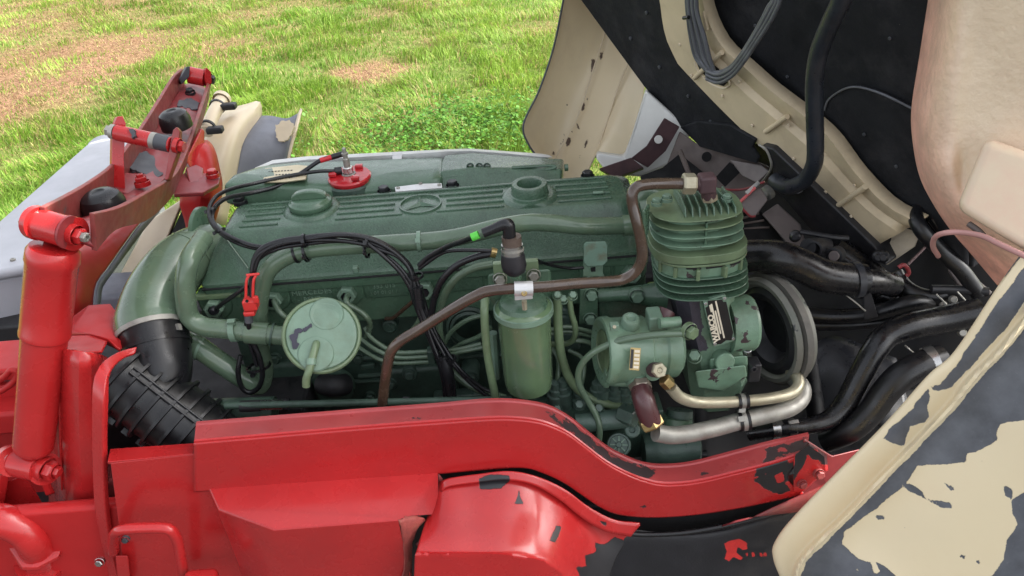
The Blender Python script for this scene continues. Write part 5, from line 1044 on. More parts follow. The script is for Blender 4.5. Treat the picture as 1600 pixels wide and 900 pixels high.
for i, (a, b, l) in enumerate(((-.36, .02, 1.55), (-.16, -.02, 1.0), (.06, .06, 1.6), (-.5, .62, .3))):
    box("print_bar", nloc(a, b, .0024), (wd * .07, hh * l / 2, .0005), "print", npl, rot=rot_, bevel=0)
for a, b in ((-.84, .86), (.84, .86), (-.84, -.88), (.84, -.88)): bolt(nloc(a, b, .002), ez, 2.6, "steel", npl, kind="cap", name="rivet")
# fan pulley and belt
pu = thing("belt_pulley", "large worn belt pulley beside the compressor", "pulley", at(1200, 600, 1.24))
pc = at(1196, 517, 1.262); k = mpp(pc); ap_ = Vector((1, .32, .0)).normalized()
lathe("dish", pc, ap_, [(.03, 0), (.03, 40 * k), (.0, 52 * k), (-.004, 62 * k), (.002, 72 * k)], "black_metal", pu, 56)
lathe("rim", pc, ap_, [(.002, 70 * k), (-.006, 76 * k), (-.006, 82 * k), (.004, 86 * k), (.012, 80 * k), (.02, 78 * k), (.026, 86 * k), (.036, 86 * k), (.04, 74 * k), (.04, 40 * k), (.03, 0)], "pulley", pu, 64)
tag(lathe("drive_belt", pc + ap_ * .016, ap_, [(-.007, 80 * k), (-.006, 91 * k), (.008, 91 * k), (.009, 80 * k)], "rubber_belt", None, 64), "worn grey drive belt around the big pulley", "belt")
# steering pump
sp = thing("steering_pump", "light green cylindrical steering pump with small type plate and brass fittings", "pump", at(990, 600, 1.15))
a_, b_ = at(940, 549, 1.145), at(1055, 540, 1.165); d_ = (b_ - a_).normalized(); Lp = (b_ - a_).length; k = mpp(a_)
lathe("body", a_, d_, [(.004, 0), (.004, 34 * k), (-.001, 44 * k), (-.003, 50 * k), (-.001, 54 * k), (.012, 55 * k), (.02, 52 * k), (Lp * .55, 52 * k), (Lp * .58, 48 * k), (Lp * .75, 47 * k), (Lp * .78, 50 * k), (Lp * .95, 50 * k), (Lp, 44 * k), (Lp, 0)], "green_lite2", sp, 60)
lathe("end_recess", a_, d_, [(.0035, 0), (.0035, 34 * k), (.0015, 34.5 * k)], "green_olive", sp, 40)
lathe("filler_boss", at(986, 497, 1.14), (.05, -.25, 1), [(-.02, 15 * k), (-.003, 14 * k), (0, 12 * k), (.001, 8 * k), (-.003, 5 * k), (-.003, 0)], "green_light", sp, 28)
box("square_lug", at(960, 510, 1.105), (.016, .014, .012), "green_light", sp, bevel=.002); bolt(at(960, 511, 1.098), (0, -.7, .7), 3, "zinc", sp, kind="cap")
box("valve_block", at(1022, 498, 1.15), (.026, .04, .03), "green_light", sp, bevel=.004); tube("valve_nut", [(1030, 505, 1.12), (1062, 503, 1.125)], 9, "green_worn", sp, segs=10, smooth=False)
tube("neck", [(950, 590, 1.12), (1000, 593, 1.12)], 13, "green_lite2", sp, segs=20, smooth=False)
tube("neck_flange", [(944, 590, 1.12), (950, 590, 1.12)], 16, "green_lite2", sp, segs=20, smooth=False)
tube("outlet_boss", [(990, 575, 1.13), (998, 600, 1.10)], 18, "green_light", sp, segs=24, smooth=False)
tube("port_boss", [(1014, 572, 1.12), (1024, 580, 1.10)], 17, "green_light", sp, segs=24, smooth=False)
pz = at(992, 561, 1.083); ez2 = Vector((-.05, -.86, .5)).normalized(); ey2 = (Vector((.1, 0, 1)) - ez2 * Vector((.1, 0, 1)).dot(ez2)).normalized(); ex2 = ey2.cross(ez2)
r2 = Matrix((ex2, ey2, ez2)).transposed()
tpl = box("type_plate", pz, (.018, .040, .002), "brass", sp, rot=r2, bevel=.0004)
box("type_print", pz - ex2 * .0055 + ez2 * .0012, (.005, .034, .0006), "plate_black", tpl, rot=r2, bevel=0)
for i in range(5): box("type_line", pz + ex2 * .003 + ey2 * (.014 - i * .007) + ez2 * .0012, (.009, .0045, .0006), "print", tpl, rot=r2, bevel=0)
# brass fittings and bare metal lines
bf = thing("banjo_fitting", "brass hex bolt and nut fitting on the steering pump", "fitting", at(1030, 590, 1.06))
d1 = Vector((.25, -.8, .55)).normalized(); p = at(1024, 578, 1.085)
lathe("collar", p, d1, [(-.01, .0135), (.012, .0135), (.014, .012)], "oxblood_matt", bf, 24)
lathe("hex_bolt", p + d1 * .012, d1, [(0, .0145), (.006, .0145), (.008, .0125), (.008, .006), (.0065, .004), (.0065, 0)], "zinc", bf, 6, smooth=20)
n1 = (at(1060, 616, 1.07) - at(1030, 585, 1.075)).normalized()
lathe("union_nut", at(1037, 592, 1.068), n1, [(0, 0), (0, .011), (.002, .0125), (.017, .0125), (.019, .011), (.019, 0)], "brass", bf, 6, smooth=20)
tag(tube("return_line", [(1048, 605, 1.066), (1062, 620, 1.07), (1085, 628, 1.08), (1120, 629, 1.09), (1160, 627, 1.10), (1200, 623, 1.11), (1232, 616, 1.125), (1247, 604, 1.14), (1246, 590, 1.16), (1235, 582, 1.19)], 9, "zinc", segs=18, n=8), "thin bare metal line looping right under the compressor", "pipe")
tag(tube("suction_line", [(1024, 676, 1.045), (1050, 680, 1.05), (1080, 677, 1.06), (1120, 668, 1.075), (1160, 657, 1.09), (1200, 648, 1.10), (1235, 637, 1.115), (1252, 622, 1.135), (1253, 605, 1.155), (1240, 590, 1.19)], 13.5, "steel_dull", segs=22, n=8), "thick bare metal pipe below the thin line under the compressor", "pipe")
oe = thing("oxblood_elbow", "dark red elbow pipe with two hex nuts below the steering pump", "elbow", at(1012, 660, 1.06))
tube("elbow", [(1001, 606, 1.09), (1005, 622, 1.07), (1010, 640, 1.06), (1018, 660, 1.055)], [16, 17.5, 17.5, 17], "oxblood", oe, segs=28)
d3 = (at(1005, 622, 1.07) - at(999, 600, 1.10)).normalized(); lathe("upper_nut", at(999, 598, 1.10), d3, [(0, .0), (0, .019), (.003, .021), (.013, .021), (.015, .019), (.015, 0)], "zinc_dark", oe, 6, smooth=20)
d4 = (at(1024, 676, 1.046) - at(1010, 648, 1.062)).normalized(); lathe("lower_nut", at(1013, 652, 1.06), d4, [(0, .017), (.0, .021), (.003, .023), (.017, .023), (.02, .021), (.02, 0)], "brass", oe, 6, smooth=20)
for i, (px, py, ax2, rr) in enumerate(((1160, 627, (1, 0, -.05), 10.5), (1162, 657, (1, 0, .1), 15))):
    cz = thing("line_clip", ["rubber lined clip on the thin metal line", "rubber lined clip on the thick metal pipe"][i], "clip", at(px, py + 10, 1.09), "rubber lined pipe clips")
    y_ = (1.10, 1.09)[i]
    for dx in (-6, 6): band("rubber_edge", at(px + dx, py - dx * .12, y_), ax2, rr, 5, "rubber", cz, 2)
    band("strap", at(px, py, y_), ax2, rr, 8, "steel_dull", cz, 1.6, head=Vector((-.2, -.6, -.6) if i == 0 else (-.3, -.5, .6)))
# injection pump below
ip = thing("injection_pump", "dark green injection pump with a row of valve holders behind the rail", "pump", at(930, 690, 1.2))
box("body", at(915, 668, 1.20), (.26, .10, .10), "green_dark", ip, bevel=.006)
box("rack_ledge", at(930, 640, 1.165), (.26, .06, .02), "green_dark", ip, bevel=.004)
for px, py in ((868, 600), (880, 596), (906, 606), (932, 600), (940, 590), (960, 600), (975, 606), (884, 620)):
    pp = at(px, py + 18, 1.17); lathe("valve_holder", pp, (0, -.05, 1), [(-.02, .017), (.004, .017), (.006, .013), (.018, .013), (.02, .010), (.034, .009), (.036, 0)], "green_dark2", ip, 16, smooth=25)
for px, py in ((870, 640), (905, 632), (935, 638), (960, 650)): bolt(at(px, py, 1.13), (0, -.7, .7), 7, "green_dark2", ip)
tube("gallery", [(900, 662, 1.12), (985, 652, 1.12)], 16, "green_dark2", ip, segs=20, smooth=False)
lathe("banjo_head", at(985, 650, 1.10), (.7, -.7, .1), [(-.02, .02), (.012, .02), (.014, .017), (.014, 0)], "green_dark2", ip, 6, smooth=20)
pp = at(967, 695, 1.09); dd = TO_CAM(pp); k = mpp(pp)
lathe("knob", pp, dd, [(-.03, 18 * k), (0, 19 * k), (.003, 17.5 * k), (.003, 15 * k), (.0, 14 * k), (.0, 5 * k), (.005, 4 * k), (.005, 0)], "green_dark2", ip, 32)
ru, rv = frame_of(dd)
for j in range(8):
    a = math.pi * j / 4; rr_ = Matrix((ru * math.cos(a) + rv * math.sin(a), -ru * math.sin(a) + rv * math.cos(a), dd)).transposed()
    box("knob_rib", pp + (ru * math.cos(a) + rv * math.sin(a)) * 9.5 * k + dd * .001, (9 * k, 1.8 * k, .003), "green_light", ip, rot=rr_, bevel=0)
pp = at(988, 672, 1.10); lathe("ring", pp, TO_CAM(pp), [(-.02, 12 * k), (0, 12 * k), (.002, 10 * k), (.002, 5 * k), (-.003, 4 * k), (-.003, 0)], "green_dark2", ip, 26)
gd = thing("feed_pump", "dark drum shaped pump end at the bottom of the engine bay", "pump", at(1055, 720, 1.14))
tube("drum", [(1005, 705, 1.13), (1020, 704, 1.13), (1024, 702, 1.13), (1030, 702, 1.13), (1080, 698, 1.13), (1084, 698, 1.13), (1088, 698, 1.13)], [26, 30, 30, 34, 34, 36, 30], "green_dark2", gd, segs=36, smooth=False)
tube("shaft", [(1088, 712, 1.12), (1104, 711, 1.12)], 8, "black_metal", gd, segs=16, smooth=False)
tube("tank_cap", [(1062, 640, 1.17), (1060, 672, 1.15)], [20, 23], "green_dark2", gd, segs=24, smooth=False)
tube("cap_flange", [(1058, 650, 1.16), (1057, 660, 1.155)], 24, "green", gd, segs=26, smooth=False)
# ------------------------------------------------------------ wiring on the engine
def wire(name, pts, r, label, cat="cable", group=None, m="wire", n=6):
    return tag(tube(name, pts, r, m, None, n, 10), label, cat, group)
wa = thing("sender_cable", "thick black cable with red sleeve arching left from the red sender", "cable", at(330, 345, 1.45))
tube("cable", [(535, 242, 1.625), (520, 245, 1.62), (500, 251, 1.61), (468, 272, 1.59), (430, 292, 1.56), (390, 302, 1.53), (356, 309, 1.49), (338, 321, 1.46), (331, 338, 1.43), (338, 355, 1.395), (352, 366, 1.375), (372, 376, 1.355), (395, 384, 1.345), (420, 387, 1.34)], 3.6, "wire", wa, n=8)
tube("red_sleeve", [(518, 245.5, 1.62), (500, 251, 1.61)], 4.2, "tape_red", wa, smooth=False)
tube("black_boot", [(537, 240, 1.626), (518, 245.5, 1.62)], 4.6, "wire", wa, smooth=False)
wb_ = thing("sender_cable", "thin black cable running from the sender nut below the red sleeved one", "cable", at(330, 350, 1.45))
tube("cable", [(525, 267, 1.605), (495, 268, 1.595), (450, 275, 1.58), (400, 286, 1.55), (362, 295, 1.51), (338, 307, 1.47), (327, 326, 1.44), (329, 345, 1.41), (342, 362, 1.385), (365, 377, 1.36), (390, 386, 1.348), (422, 391, 1.338)], 3.2, "wire", wb_, n=8)
tube("boot", [(534, 266, 1.607), (523, 267.5, 1.603)], 6, "wire", wb_, smooth=False)
for i, (px, py, y) in enumerate(((331, 327, 1.445), (344, 360, 1.388))):
    tag(band("cable_tie", at(px, py, y), (.3, -.4, -.8), 7.5, 4, "wire", None, 1, head=Vector((-.8, -.3, -.2))), ["cable tie round the two sender cables where they turn down", "cable tie round the two sender cables at the cover's corner"][i], "cable tie", "black cable ties")
lw = thing("wire_harness", "bundle of black wires lying along the water pipe and hanging at mid engine", "wiring", at(650, 450, 1.26))
BASE = [(392, 470, 1.255), (393, 445, 1.265), (398, 415, 1.275), (412, 395, 1.28), (440, 381, 1.285), (476, 374, 1.285), (520, 370, 1.283), (560, 374, 1.28), (595, 386, 1.275), (625, 403, 1.268), (643, 425, 1.26), (651, 455, 1.25), (660, 490, 1.24), (676, 530, 1.225), (692, 565, 1.21), (703, 600, 1.20), (708, 640, 1.19)]
rnd = random.Random(3)
for s_ in range(5):
    ph = rnd.uniform(0, 6); am = rnd.uniform(1.6, 4.2)
    pts = [(x + am * .5 * math.sin(ph + i * 1.1), y + (s_ - 2) * 2.6 * (1 if i < 9 else .2) + am * math.cos(ph + i * .9), d - .004 * (s_ % 2)) if i < 11 else (x + (s_ - 2) * 3.4 + am * math.sin(ph + i), y, d - .005 * (s_ % 2)) for i, (x, y, d) in enumerate(BASE)]
    tube("strand", pts, 3.4 if s_ else 4.6, "wire", lw, segs=10)
tube("strand", [(575, 380, 1.275), (605, 405, 1.262), (630, 432, 1.255), (650, 470, 1.245), (672, 520, 1.23), (700, 560, 1.21), (735, 598, 1.195), (770, 625, 1.18)], 3.4, "wire", lw)
tube("strand", [(590, 390, 1.275), (622, 415, 1.262), (644, 445, 1.252), (660, 480, 1.243), (690, 535, 1.225), (720, 578, 1.20), (752, 605, 1.19), (775, 615, 1.18)], 3.0, "wire", lw)
tube("strand", [(655, 415, 1.25), (672, 400, 1.24), (700, 385, 1.21), (725, 376, 1.16), (740, 370, 1.128)], 4.4, "wire", lw)
tube("strand", [(655, 420, 1.25), (690, 396, 1.23), (720, 391, 1.22), (770, 392, 1.21)], 3, "wire", lw)
tube("sleeve", [(652, 448, 1.246), (656, 480, 1.24)], 9, "wire", lw, segs=14, smooth=False)
tube("sleeve", [(694, 560, 1.208), (700, 585, 1.20), (704, 625, 1.192)], [8, 10, 7], "wire", lw, segs=14)
for px, py, y, a in ((476, 376, 1.283, (1, 0, .1)), (572, 379, 1.278, (1, 0, -.3)), (651, 432, 1.258, (.2, 0, -1)), (690, 558, 1.212, (.4, -.2, -1)), (703, 562, 1.21, (.4, 0, -1))): band("cable_tie", at(px, py, y), a, 10, 4, "wire", lw, 1.2, head=Vector((0, -1, .5)))
for px, py, y in ((478, 396, 1.30), (572, 390, 1.30)): band("long_tie", at(px, py - 4, y), (1, 0, .08), 17, 4, "wire", lw, 1, head=Vector((0, -1, 0)))
rcx = thing("red_connector", "bright red plastic connector on the wire bundle at left", "connector", at(393, 490, 1.24))
box("shell", at(392, 474, 1.245), (.026, .024, .022), "red_plastic", rcx, bevel=.003)
box("shell_lip", at(391, 487, 1.243), (.022, .022, .010), "red_plastic", rcx, bevel=.003)
box("latch", at(400, 468, 1.234), (.010, .006, .012), "red_plastic", rcx, bevel=.001)
for dx in (-7, 4): tube("prong", [(391 + dx, 464, 1.245), (392 + dx, 440, 1.25), (396 + dx, 430, 1.255)], 2.2, "red_plastic", rcx, segs=8)
tube("cross_prong", [(385, 430, 1.255), (405, 428, 1.255)], 2.2, "red_plastic", rcx, segs=8, smooth=False)
lathe("pin_hole", at(386, 470, 1.232), (0, -1, .1), [(0, .003), (.002, .003), (.002, 0)], "void", rcx, 12)
wire("loop_wire", [(388, 488, 1.243), (389, 510, 1.24), (396, 535, 1.24), (406, 560, 1.235), (410, 585, 1.235), (404, 605, 1.24), (390, 613, 1.24), (377, 604, 1.24), (372, 580, 1.24), (376, 555, 1.25)], 4, "black wire looping round the lower end of the water pipe")
wire("loop_wire", [(384, 492, 1.245), (386, 520, 1.245), (394, 548, 1.243), (402, 572, 1.24)], 3.2, "short thin black wire beside the water pipe below the red connector")
tag(tube("wire_sleeve", [(388, 486, 1.242), (389, 503, 1.24)], 6.5, "wire_grey", None, 6, 14, False), "grey sleeve where the loop wire leaves the red connector", "sleeve")
tag(band("cable_tie", at(404, 573, 1.255), (.1, -.2, -1), 18, 4, "wire", None, 1.2, head=Vector((-.2, -1, 0))), "cable tie holding the loop wire to the water pipe", "cable tie", "black cable ties")
wire("glow_wire", [(338, 482, 1.31), (348, 474, 1.29), (368, 460, 1.27), (386, 447, 1.262)], 3.6, "black wire from the leftmost injector nut up to the red connector")
tag(lathe("sensor_tip", at(337, 482, 1.325), (-.1, -1, .1), [(0, .010), (.012, .009), (.018, .006), (.02, 0)], "primer", None, 14), "small dark sensor in the leftmost nut of the head", "sensor")
wire("black_hose", [(772, 396, 1.21), (745, 401, 1.215), (715, 414, 1.22), (692, 436, 1.225), (680, 462, 1.23), (674, 492, 1.235)], 5.5, "black hose curving down from the fuel filter head towards the wire bundle", "hose")
wire("thin_wire", [(835, 405, 1.22), (860, 414, 1.25), (890, 419, 1.27), (912, 418, 1.275)], 2.5, "thin black wire running right from the pressure switch")
tag(tube("hose_ferrule", [(767, 394, 1.208), (775, 396, 1.208)], 8, "brass", None, 6, 12, False), "small brass ferrule at the upper end of the black hose", "fitting")
# ------------------------------------------------------------ tilted cab, seen from below
NP = Vector((-.85, -.42, -.3)).normalized(); P0c = at(1440, 400, 1.35)
def cp(px, py, off=0.0): return atp(px, py, P0c + NP * off, NP)
def sheet(name, poly, off, th, m, parent, bevel=.0015, tri=False):
    bm = bmesh.new(); add_prism(bm, [cp(a, b, off) for a, b in poly], NP * -th); return finish(name, bm, m, parent, bevel=bevel)
cb_ = thing("tilted_cab", "cream truck cab tilted forward, its underside with black insulation showing at upper right", "cab", cp(1300, 330))
A = [(890, -25), (907, 0), (955, 66), (1007, 137), (1060, 197), (1067, 200), (1170, 210), (1195, 228), (1133, 170), (1067, 102), (1058, 88), (1043, 57), (1037, 27), (1032, -25)]
sheet("insulation_mat", [(890, -24), (907, 0), (955, 66), (1007, 137), (1060, 197), (1100, 216), (1180, 222), (1133, 167), (1069, 100), (1060, 86), (1046, 55), (1040, 25), (1036, -40), (1042, -260), (870, -60)], .012, .014, "foam", cb_, .004)
sheet("insulation_flap", [(1062, 199), (1094, 230), (1182, 256), (1185, 247), (1175, 231), (1180, 219), (1140, 196), (1090, 190)], .022, .010, "foam", cb_, .003)
LB = [(1040, -260), (1033, -40), (1036, 0), (1039, 27), (1045, 57), (1059, 88), (1068, 102), (1133, 170), (1193, 227), (1248, 271), (1310, 330), (1366, 384)]
RB = [(1105, -260), (1098, -40), (1103, 0), (1108, 20), (1117, 43), (1133, 70), (1150, 87), (1172, 106), (1208, 138), (1261, 178), (1301, 213), (1341, 267), (1390, 318), (1440, 345)]
l_ = resample([cp(x, y) for x, y in LB], 40); r_ = resample([cp(x, y) for x, y in RB], 40)
loft("cross_member", [l_, [a.lerp(b, .04) + NP * .012 for a, b in zip(l_, r_)], [a.lerp(b, .3) + NP * .012 for a, b in zip(l_, r_)], [a.lerp(b, .62) + NP * .008 for a, b in zip(l_, r_)], [a.lerp(b, .70) - NP * .004 for a, b in zip(l_, r_)], [a.lerp(b, .78) + NP * .002 for a, b in zip(l_, r_)], [a.lerp(b, .98) + NP * .006 for a, b in zip(l_, r_)], [b - NP * .02 for b in r_]], "cream_under", cb_, solid=.003, smooth=25)
for q in ([(1196, 206), (1230, 182)], [(1308, 322), (1352, 292)], [(1085, 122), (1128, 82)]):
    bm = bmesh.new(); add_tube(bm, [cp(*q[0], .016), cp(*q[1], .013)], .006, 10); finish("pressed_rib", bm, "cream_under", cb_)
hull_loft("lower_end", [[cp(1350, 375, .004), cp(1385, 415, .004), (1430, 385, 1.38), (1450, 330, 1.44), (1395, 318, 1.42)], [cp(1350, 375, -.02), cp(1385, 415, -.02), (1430, 385, 1.41), (1450, 330, 1.47), (1395, 318, 1.45)]], "cream_seal", cb_, bevel=.004)
sheet("tunnel_insulation", [(1078, -260), (1080, 60), (1130, 125), (1250, 200), (1330, 300), (1400, 350), (1520, 420), (1580, -260)], -.045, .02, "foam", cb_, .004)
sheet("tunnel_insulation", [(1286, 170), (1292, 158), (1305, 146), (1322, 137), (1340, 135), (1365, 142), (1390, 153), (1428, 171), (1500, 200), (1510, 420), (1400, 345), (1330, 290), (1290, 210)], -.030, .012, "foam", cb_, .006)
bm = bmesh.new(); add_tube(bm, spline([cp(a, b, -.028) for a, b in ((1288, 172), (1293, 158), (1305, 147), (1322, 138), (1340, 136), (1365, 142), (1390, 152), (1426, 170))]), .0022, 8); finish("frayed_seam", bm, "wire_grey", cb_)
bm = bmesh.new(); add_tube(bm, spline([cp(a, b, .013) for a, b in ((1085, 97), (1092, 112), (1110, 130), (1130, 138), (1140, 132), (1137, 124))]), .0025, 8); finish("slot_rim", bm, "cream_rust", cb_)
sheet("cable_slot", [(1088, 97), (1093, 110), (1112, 129), (1130, 135), (1137, 128), (1120, 108), (1102, 92)], .0145, .004, "void", cb_, .001)
sheet("cream_tab", [(1096, 20), (1099, 18), (1106, 48), (1101, 50)], .018, .006, "cream_under", cb_)
# dark channel below the cross member
sheet("black_channel", [(1188, 228), (1206, 232), (1250, 274), (1310, 332), (1366, 386), (1384, 416), (1345, 398), (1300, 392), (1262, 356), (1240, 330), (1205, 290), (1207, 262), (1203, 248)], .03, .05, "black_metal", cb_, .005)
bm = bmesh.new(); add_tube(bm, spline([cp(a, b, .033) for a, b in ((1186, 226), (1197, 234), (1204, 250), (1205, 262), (1198, 275), (1186, 290))]), .003, 8); finish("worn_edge", bm, "steel_dull", cb_)
# cab body above and beyond, out of the picture, widened to shade the engine
hz_ = Vector((.443, -.897, 0)); tz = NP.cross(hz_); tz = tz if tz.z > 0 else -tz
b0_ = cp(930, 0, -.09); b1_ = cp(1450, 0, -.09); b2_ = cp(1450, 330, -.09); b3_ = cp(1150, 200, -.09)
Q = [b3_, b2_, b1_ + hz_ * .15, b1_ + hz_ * .62 + tz * .22, b1_ + hz_ * .62 + tz * 1.0, b0_ - hz_ * .42 + tz * 1.15, b0_ - hz_ * .42 + tz * .5, b0_]
hull_loft("cab_body", [Q, [p + Vector((1.3, .55, .15)) for p in Q]], "cream", cb_, bevel=.03)
# far fender
fe = thing("far_fender", "cream fender with rust chips on the far side of the tilted cab", "fender", at(860, 260, 2.25))
C0 = [(884, -20, 2.28), (866, 70, 2.28), (843, 140, 2.25), (818, 194, 2.2), (826, 226, 2.18), (848, 256, 2.16)]
C1 = [(888, -20, 2.33), (873, 70, 2.33), (852, 140, 2.30), (829, 198, 2.25), (838, 232, 2.22), (856, 266, 2.19)]
C2 = [(922, -20, 2.40), (905, 70, 2.39), (884, 145, 2.36), (858, 215, 2.31), (856, 250, 2.27), (868, 288, 2.24)]
C3 = [(965, -20, 2.42), (944, 70, 2.41), (918, 140, 2.37), (888, 215, 2.32), (880, 255, 2.28), (884, 296, 2.24)]
C4 = [(995, 10, 2.36), (982, 75, 2.35), (962, 145, 2.31), (935, 210, 2.26), (922, 245, 2.22), (908, 290, 2.2)]
C5 = [(1010, 40, 2.32), (1000, 90, 2.31), (982, 150, 2.28), (960, 200, 2.23), (946, 222, 2.2), (934, 240, 2.18)]
C6 = [(1012, 100, 2.28), (1009, 125, 2.27), (1003, 160, 2.25), (994, 205, 2.22), (984, 238, 2.19), (966, 260, 2.17)]
o = loft("panel", [C0, C1, C2, C3, C4, C5, C6], "fender_rust", fe, nu=90, nv=70, solid=.004)
outline_bare(o, [(p, True) for p in ([(924, 92), (930, 93), (930, 104), (926, 117), (923, 108)], [(937, 82), (943, 79), (941, 90), (937, 95)], [(910, 163), (915, 159), (914, 172), (908, 176)], [(884, 222), (889, 214), (893, 218), (890, 228), (886, 230)], [(861, 240), (867, 234), (867, 243)], [(912, 232), (917, 218), (920, 219), (916, 231)], [(852, 222), (854, 222), (854, 225)], [(884, 163), (887, 163), (886, 166)], [(917, 153), (919, 153), (918, 158)], [(900, 192), (904, 195), (907, 203), (902, 201)], [(875, 226), (881, 216), (880, 222)], [(905, 243), (910, 240), (906, 248)], [(880, 208), (882, 207), (882, 212)], [(893, 205), (896, 204), (895, 210)])])
tube("edge_bead", [(884, -20, 2.275), (866, 70, 2.275), (843, 140, 2.245), (818, 194, 2.195), (826, 226, 2.175), (848, 256, 2.155)], 1.6, "chip_grey", fe, segs=8)
tube("panel_crease", [(952, 20, 2.405), (942, 62, 2.395), (924, 118, 2.36), (904, 178, 2.32), (878, 228, 2.28), (866, 250, 2.262)], 1.3, "cream_rust", fe, segs=8)
tube("panel_crease", [(985, 90, 2.31), (966, 135, 2.30), (950, 185, 2.27), (936, 225, 2.22)], 1.5, "cream", fe, segs=8)
# washer bottle and its bracket
wbt = thing("washer_bottle", "white plastic washer bottle in a dark red bracket below the far fender", "bottle", at(1000, 275, 2.1))
hull_loft("tank", [[(1009, 140, 2.04), (1052, 178, 2.0), (1080, 204, 1.98), (1074, 224, 1.98), (1046, 258, 1.98), (1000, 276, 2.0), (950, 272, 2.04), (931, 248, 2.08), (932, 238, 2.10), (975, 244, 2.06), (988, 210, 2.06)], [(1009, 136, 2.2), (1052, 174, 2.2), (1080, 200, 2.18), (1074, 220, 2.18), (1046, 254, 2.18), (1000, 272, 2.2), (950, 268, 2.22), (931, 244, 2.24), (932, 234, 2.24), (975, 240, 2.24), (988, 206, 2.24)]], "white_plastic", wbt, bevel=.012, bseg=3)
hull_loft("strap", [[(1038, 184, 1.95), (1062, 198, 1.95), (1040, 236, 1.95), (1012, 262, 1.96), (986, 247, 1.97), (1010, 228, 1.96)], [(1038, 184, 1.97), (1062, 198, 1.97), (1040, 236, 1.97), (1012, 262, 1.98), (986, 247, 1.99), (1010, 228, 1.98)]], "oxblood_matt", wbt, bevel=.002)
hull_loft("foot", [[(936, 263, 2.02), (986, 246, 1.96), (1006, 262, 1.95), (962, 278, 1.98)], [(936, 266, 2.06), (986, 249, 2.0), (1006, 265, 1.99), (962, 281, 2.02)]], "oxblood_matt", wbt, bevel=.002)
lathe("strap_hole", at(1029, 218, 1.948), Vector((0, -1, .3)), [(-.002, 0), (-.002, 6.6 * mpp(at(1029, 218, 1.95))), (.001, 6.2 * mpp(at(1029, 218, 1.95))), (.001, 0)], "white_plastic", wbt, 24)
# under body behind the compressor
ub = thing("radiator_mount", "brown painted mounting panel behind the compressor under the insulation", "panel", at(1120, 300, 1.8))
hull_loft("panel", [[(1040, 262, 1.95), (1062, 205, 1.95), (1094, 228, 1.92), (1184, 252, 1.82), (1205, 262, 1.78), (1196, 300, 1.75), (1120, 330, 1.8), (1030, 320, 1.9)], [(1040, 262, 1.98), (1062, 205, 1.98), (1094, 228, 1.95), (1184, 252, 1.85), (1205, 262, 1.81), (1196, 300, 1.78), (1120, 330, 1.83), (1030, 320, 1.93)]], "under_brown", ub, bevel=.003)
hull_loft("dark_opening", [[(1118, 277, 1.79), (1140, 253, 1.79), (1160, 266, 1.78), (1133, 292, 1.78)], [(1118, 277, 1.80), (1140, 253, 1.80), (1160, 266, 1.79), (1133, 292, 1.79)]], "void", ub, bevel=.0005)
hull_loft("dark_opening", [[(1000, 275, 1.88), (1035, 262, 1.90), (1062, 240, 1.90), (1100, 270, 1.86), (1090, 310, 1.84), (1010, 310, 1.86)], [(1000, 275, 1.89), (1035, 262, 1.91), (1062, 240, 1.91), (1100, 270, 1.87), (1090, 310, 1.85), (1010, 310, 1.87)]], "void", ub, bevel=.0005)
tube("strut", [(1062, 235, 1.87), (1080, 280, 1.82)], 4, "under_brown", ub, segs=8, smooth=False)
lathe("round_hole", at(1104, 245, 1.875), (0, -1, .4), [(0, .013), (.002, .013), (.002, 0)], "void", ub, 24)
hull_loft("red_corner", [[(1045, 312, 1.72), (1080, 285, 1.72), (1100, 300, 1.72), (1060, 322, 1.72)], [(1045, 312, 1.74), (1080, 285, 1.74), (1100, 300, 1.74), (1060, 322, 1.74)]], "red_dull", ub, bevel=.002)
hull_loft("shroud_ring", [[(1140, 250, 1.80), (1190, 258, 1.72), (1203, 268, 1.70), (1182, 286, 1.70), (1160, 275, 1.76)], [(1140, 250, 1.83), (1190, 258, 1.75), (1203, 268, 1.73), (1182, 286, 1.73), (1160, 275, 1.79)]], "under_grey", ub, bevel=.003)
tube("thin_rod", [(1120, 296, 1.72), (1160, 296, 1.70), (1195, 284, 1.68)], 2, "red_dull", ub, segs=8)
rd = thing("radiator", "dark radiator core with fine ribs behind the compressor", "radiator", at(1190, 390, 1.6))
hull_loft("shroud", [[(1190, 335, 1.58), (1215, 318, 1.60), (1250, 350, 1.58), (1262, 390, 1.54), (1238, 398, 1.52), (1225, 375, 1.54)], [(1190, 335, 1.62), (1215, 318, 1.64), (1250, 350, 1.62), (1262, 390, 1.58), (1238, 398, 1.56), (1225, 375, 1.58)]], "under_grey", rd, bevel=.004)
hull_loft("core", [[(1150, 330, 1.6), (1190, 330, 1.6), (1245, 405, 1.56), (1150, 420, 1.56)], [(1150, 330, 1.64), (1190, 330, 1.64), (1245, 405, 1.60), (1150, 420, 1.60)]], "void", rd, bevel=.002)
for i in range(8):
    f = i / 7; tube("core_rib", [(1150 + 4 * i, 336 + 7 * i, 1.59), (1178 + 8 * i, 322 + 11 * i, 1.585)], 1.9, "under_brown", rd, segs=6, smooth=False)
hb = thing("hinge_bracket", "mauve bracket with red edge and large bolt on the cab hinge", "bracket", at(1180, 335, 1.58))
hull_loft("plate", [[(1154, 318, 1.56), (1176, 300, 1.58), (1188, 292, 1.59), (1200, 312, 1.56), (1180, 338, 1.54), (1172, 339, 1.54)], [(1154, 318, 1.59), (1176, 300, 1.61), (1188, 292, 1.62), (1200, 312, 1.59), (1180, 338, 1.57), (1172, 339, 1.57)]], "under_grey", hb, bevel=.003)
tube("red_edge", [(1154, 318, 1.56), (1180, 293, 1.57)], 2.4, "red_salmon", hb, segs=8, smooth=False)
tube("red_edge", [(1155, 320, 1.558), (1171, 337, 1.54), (1180, 338, 1.54)], 1.8, "red_dull", hb, segs=8)
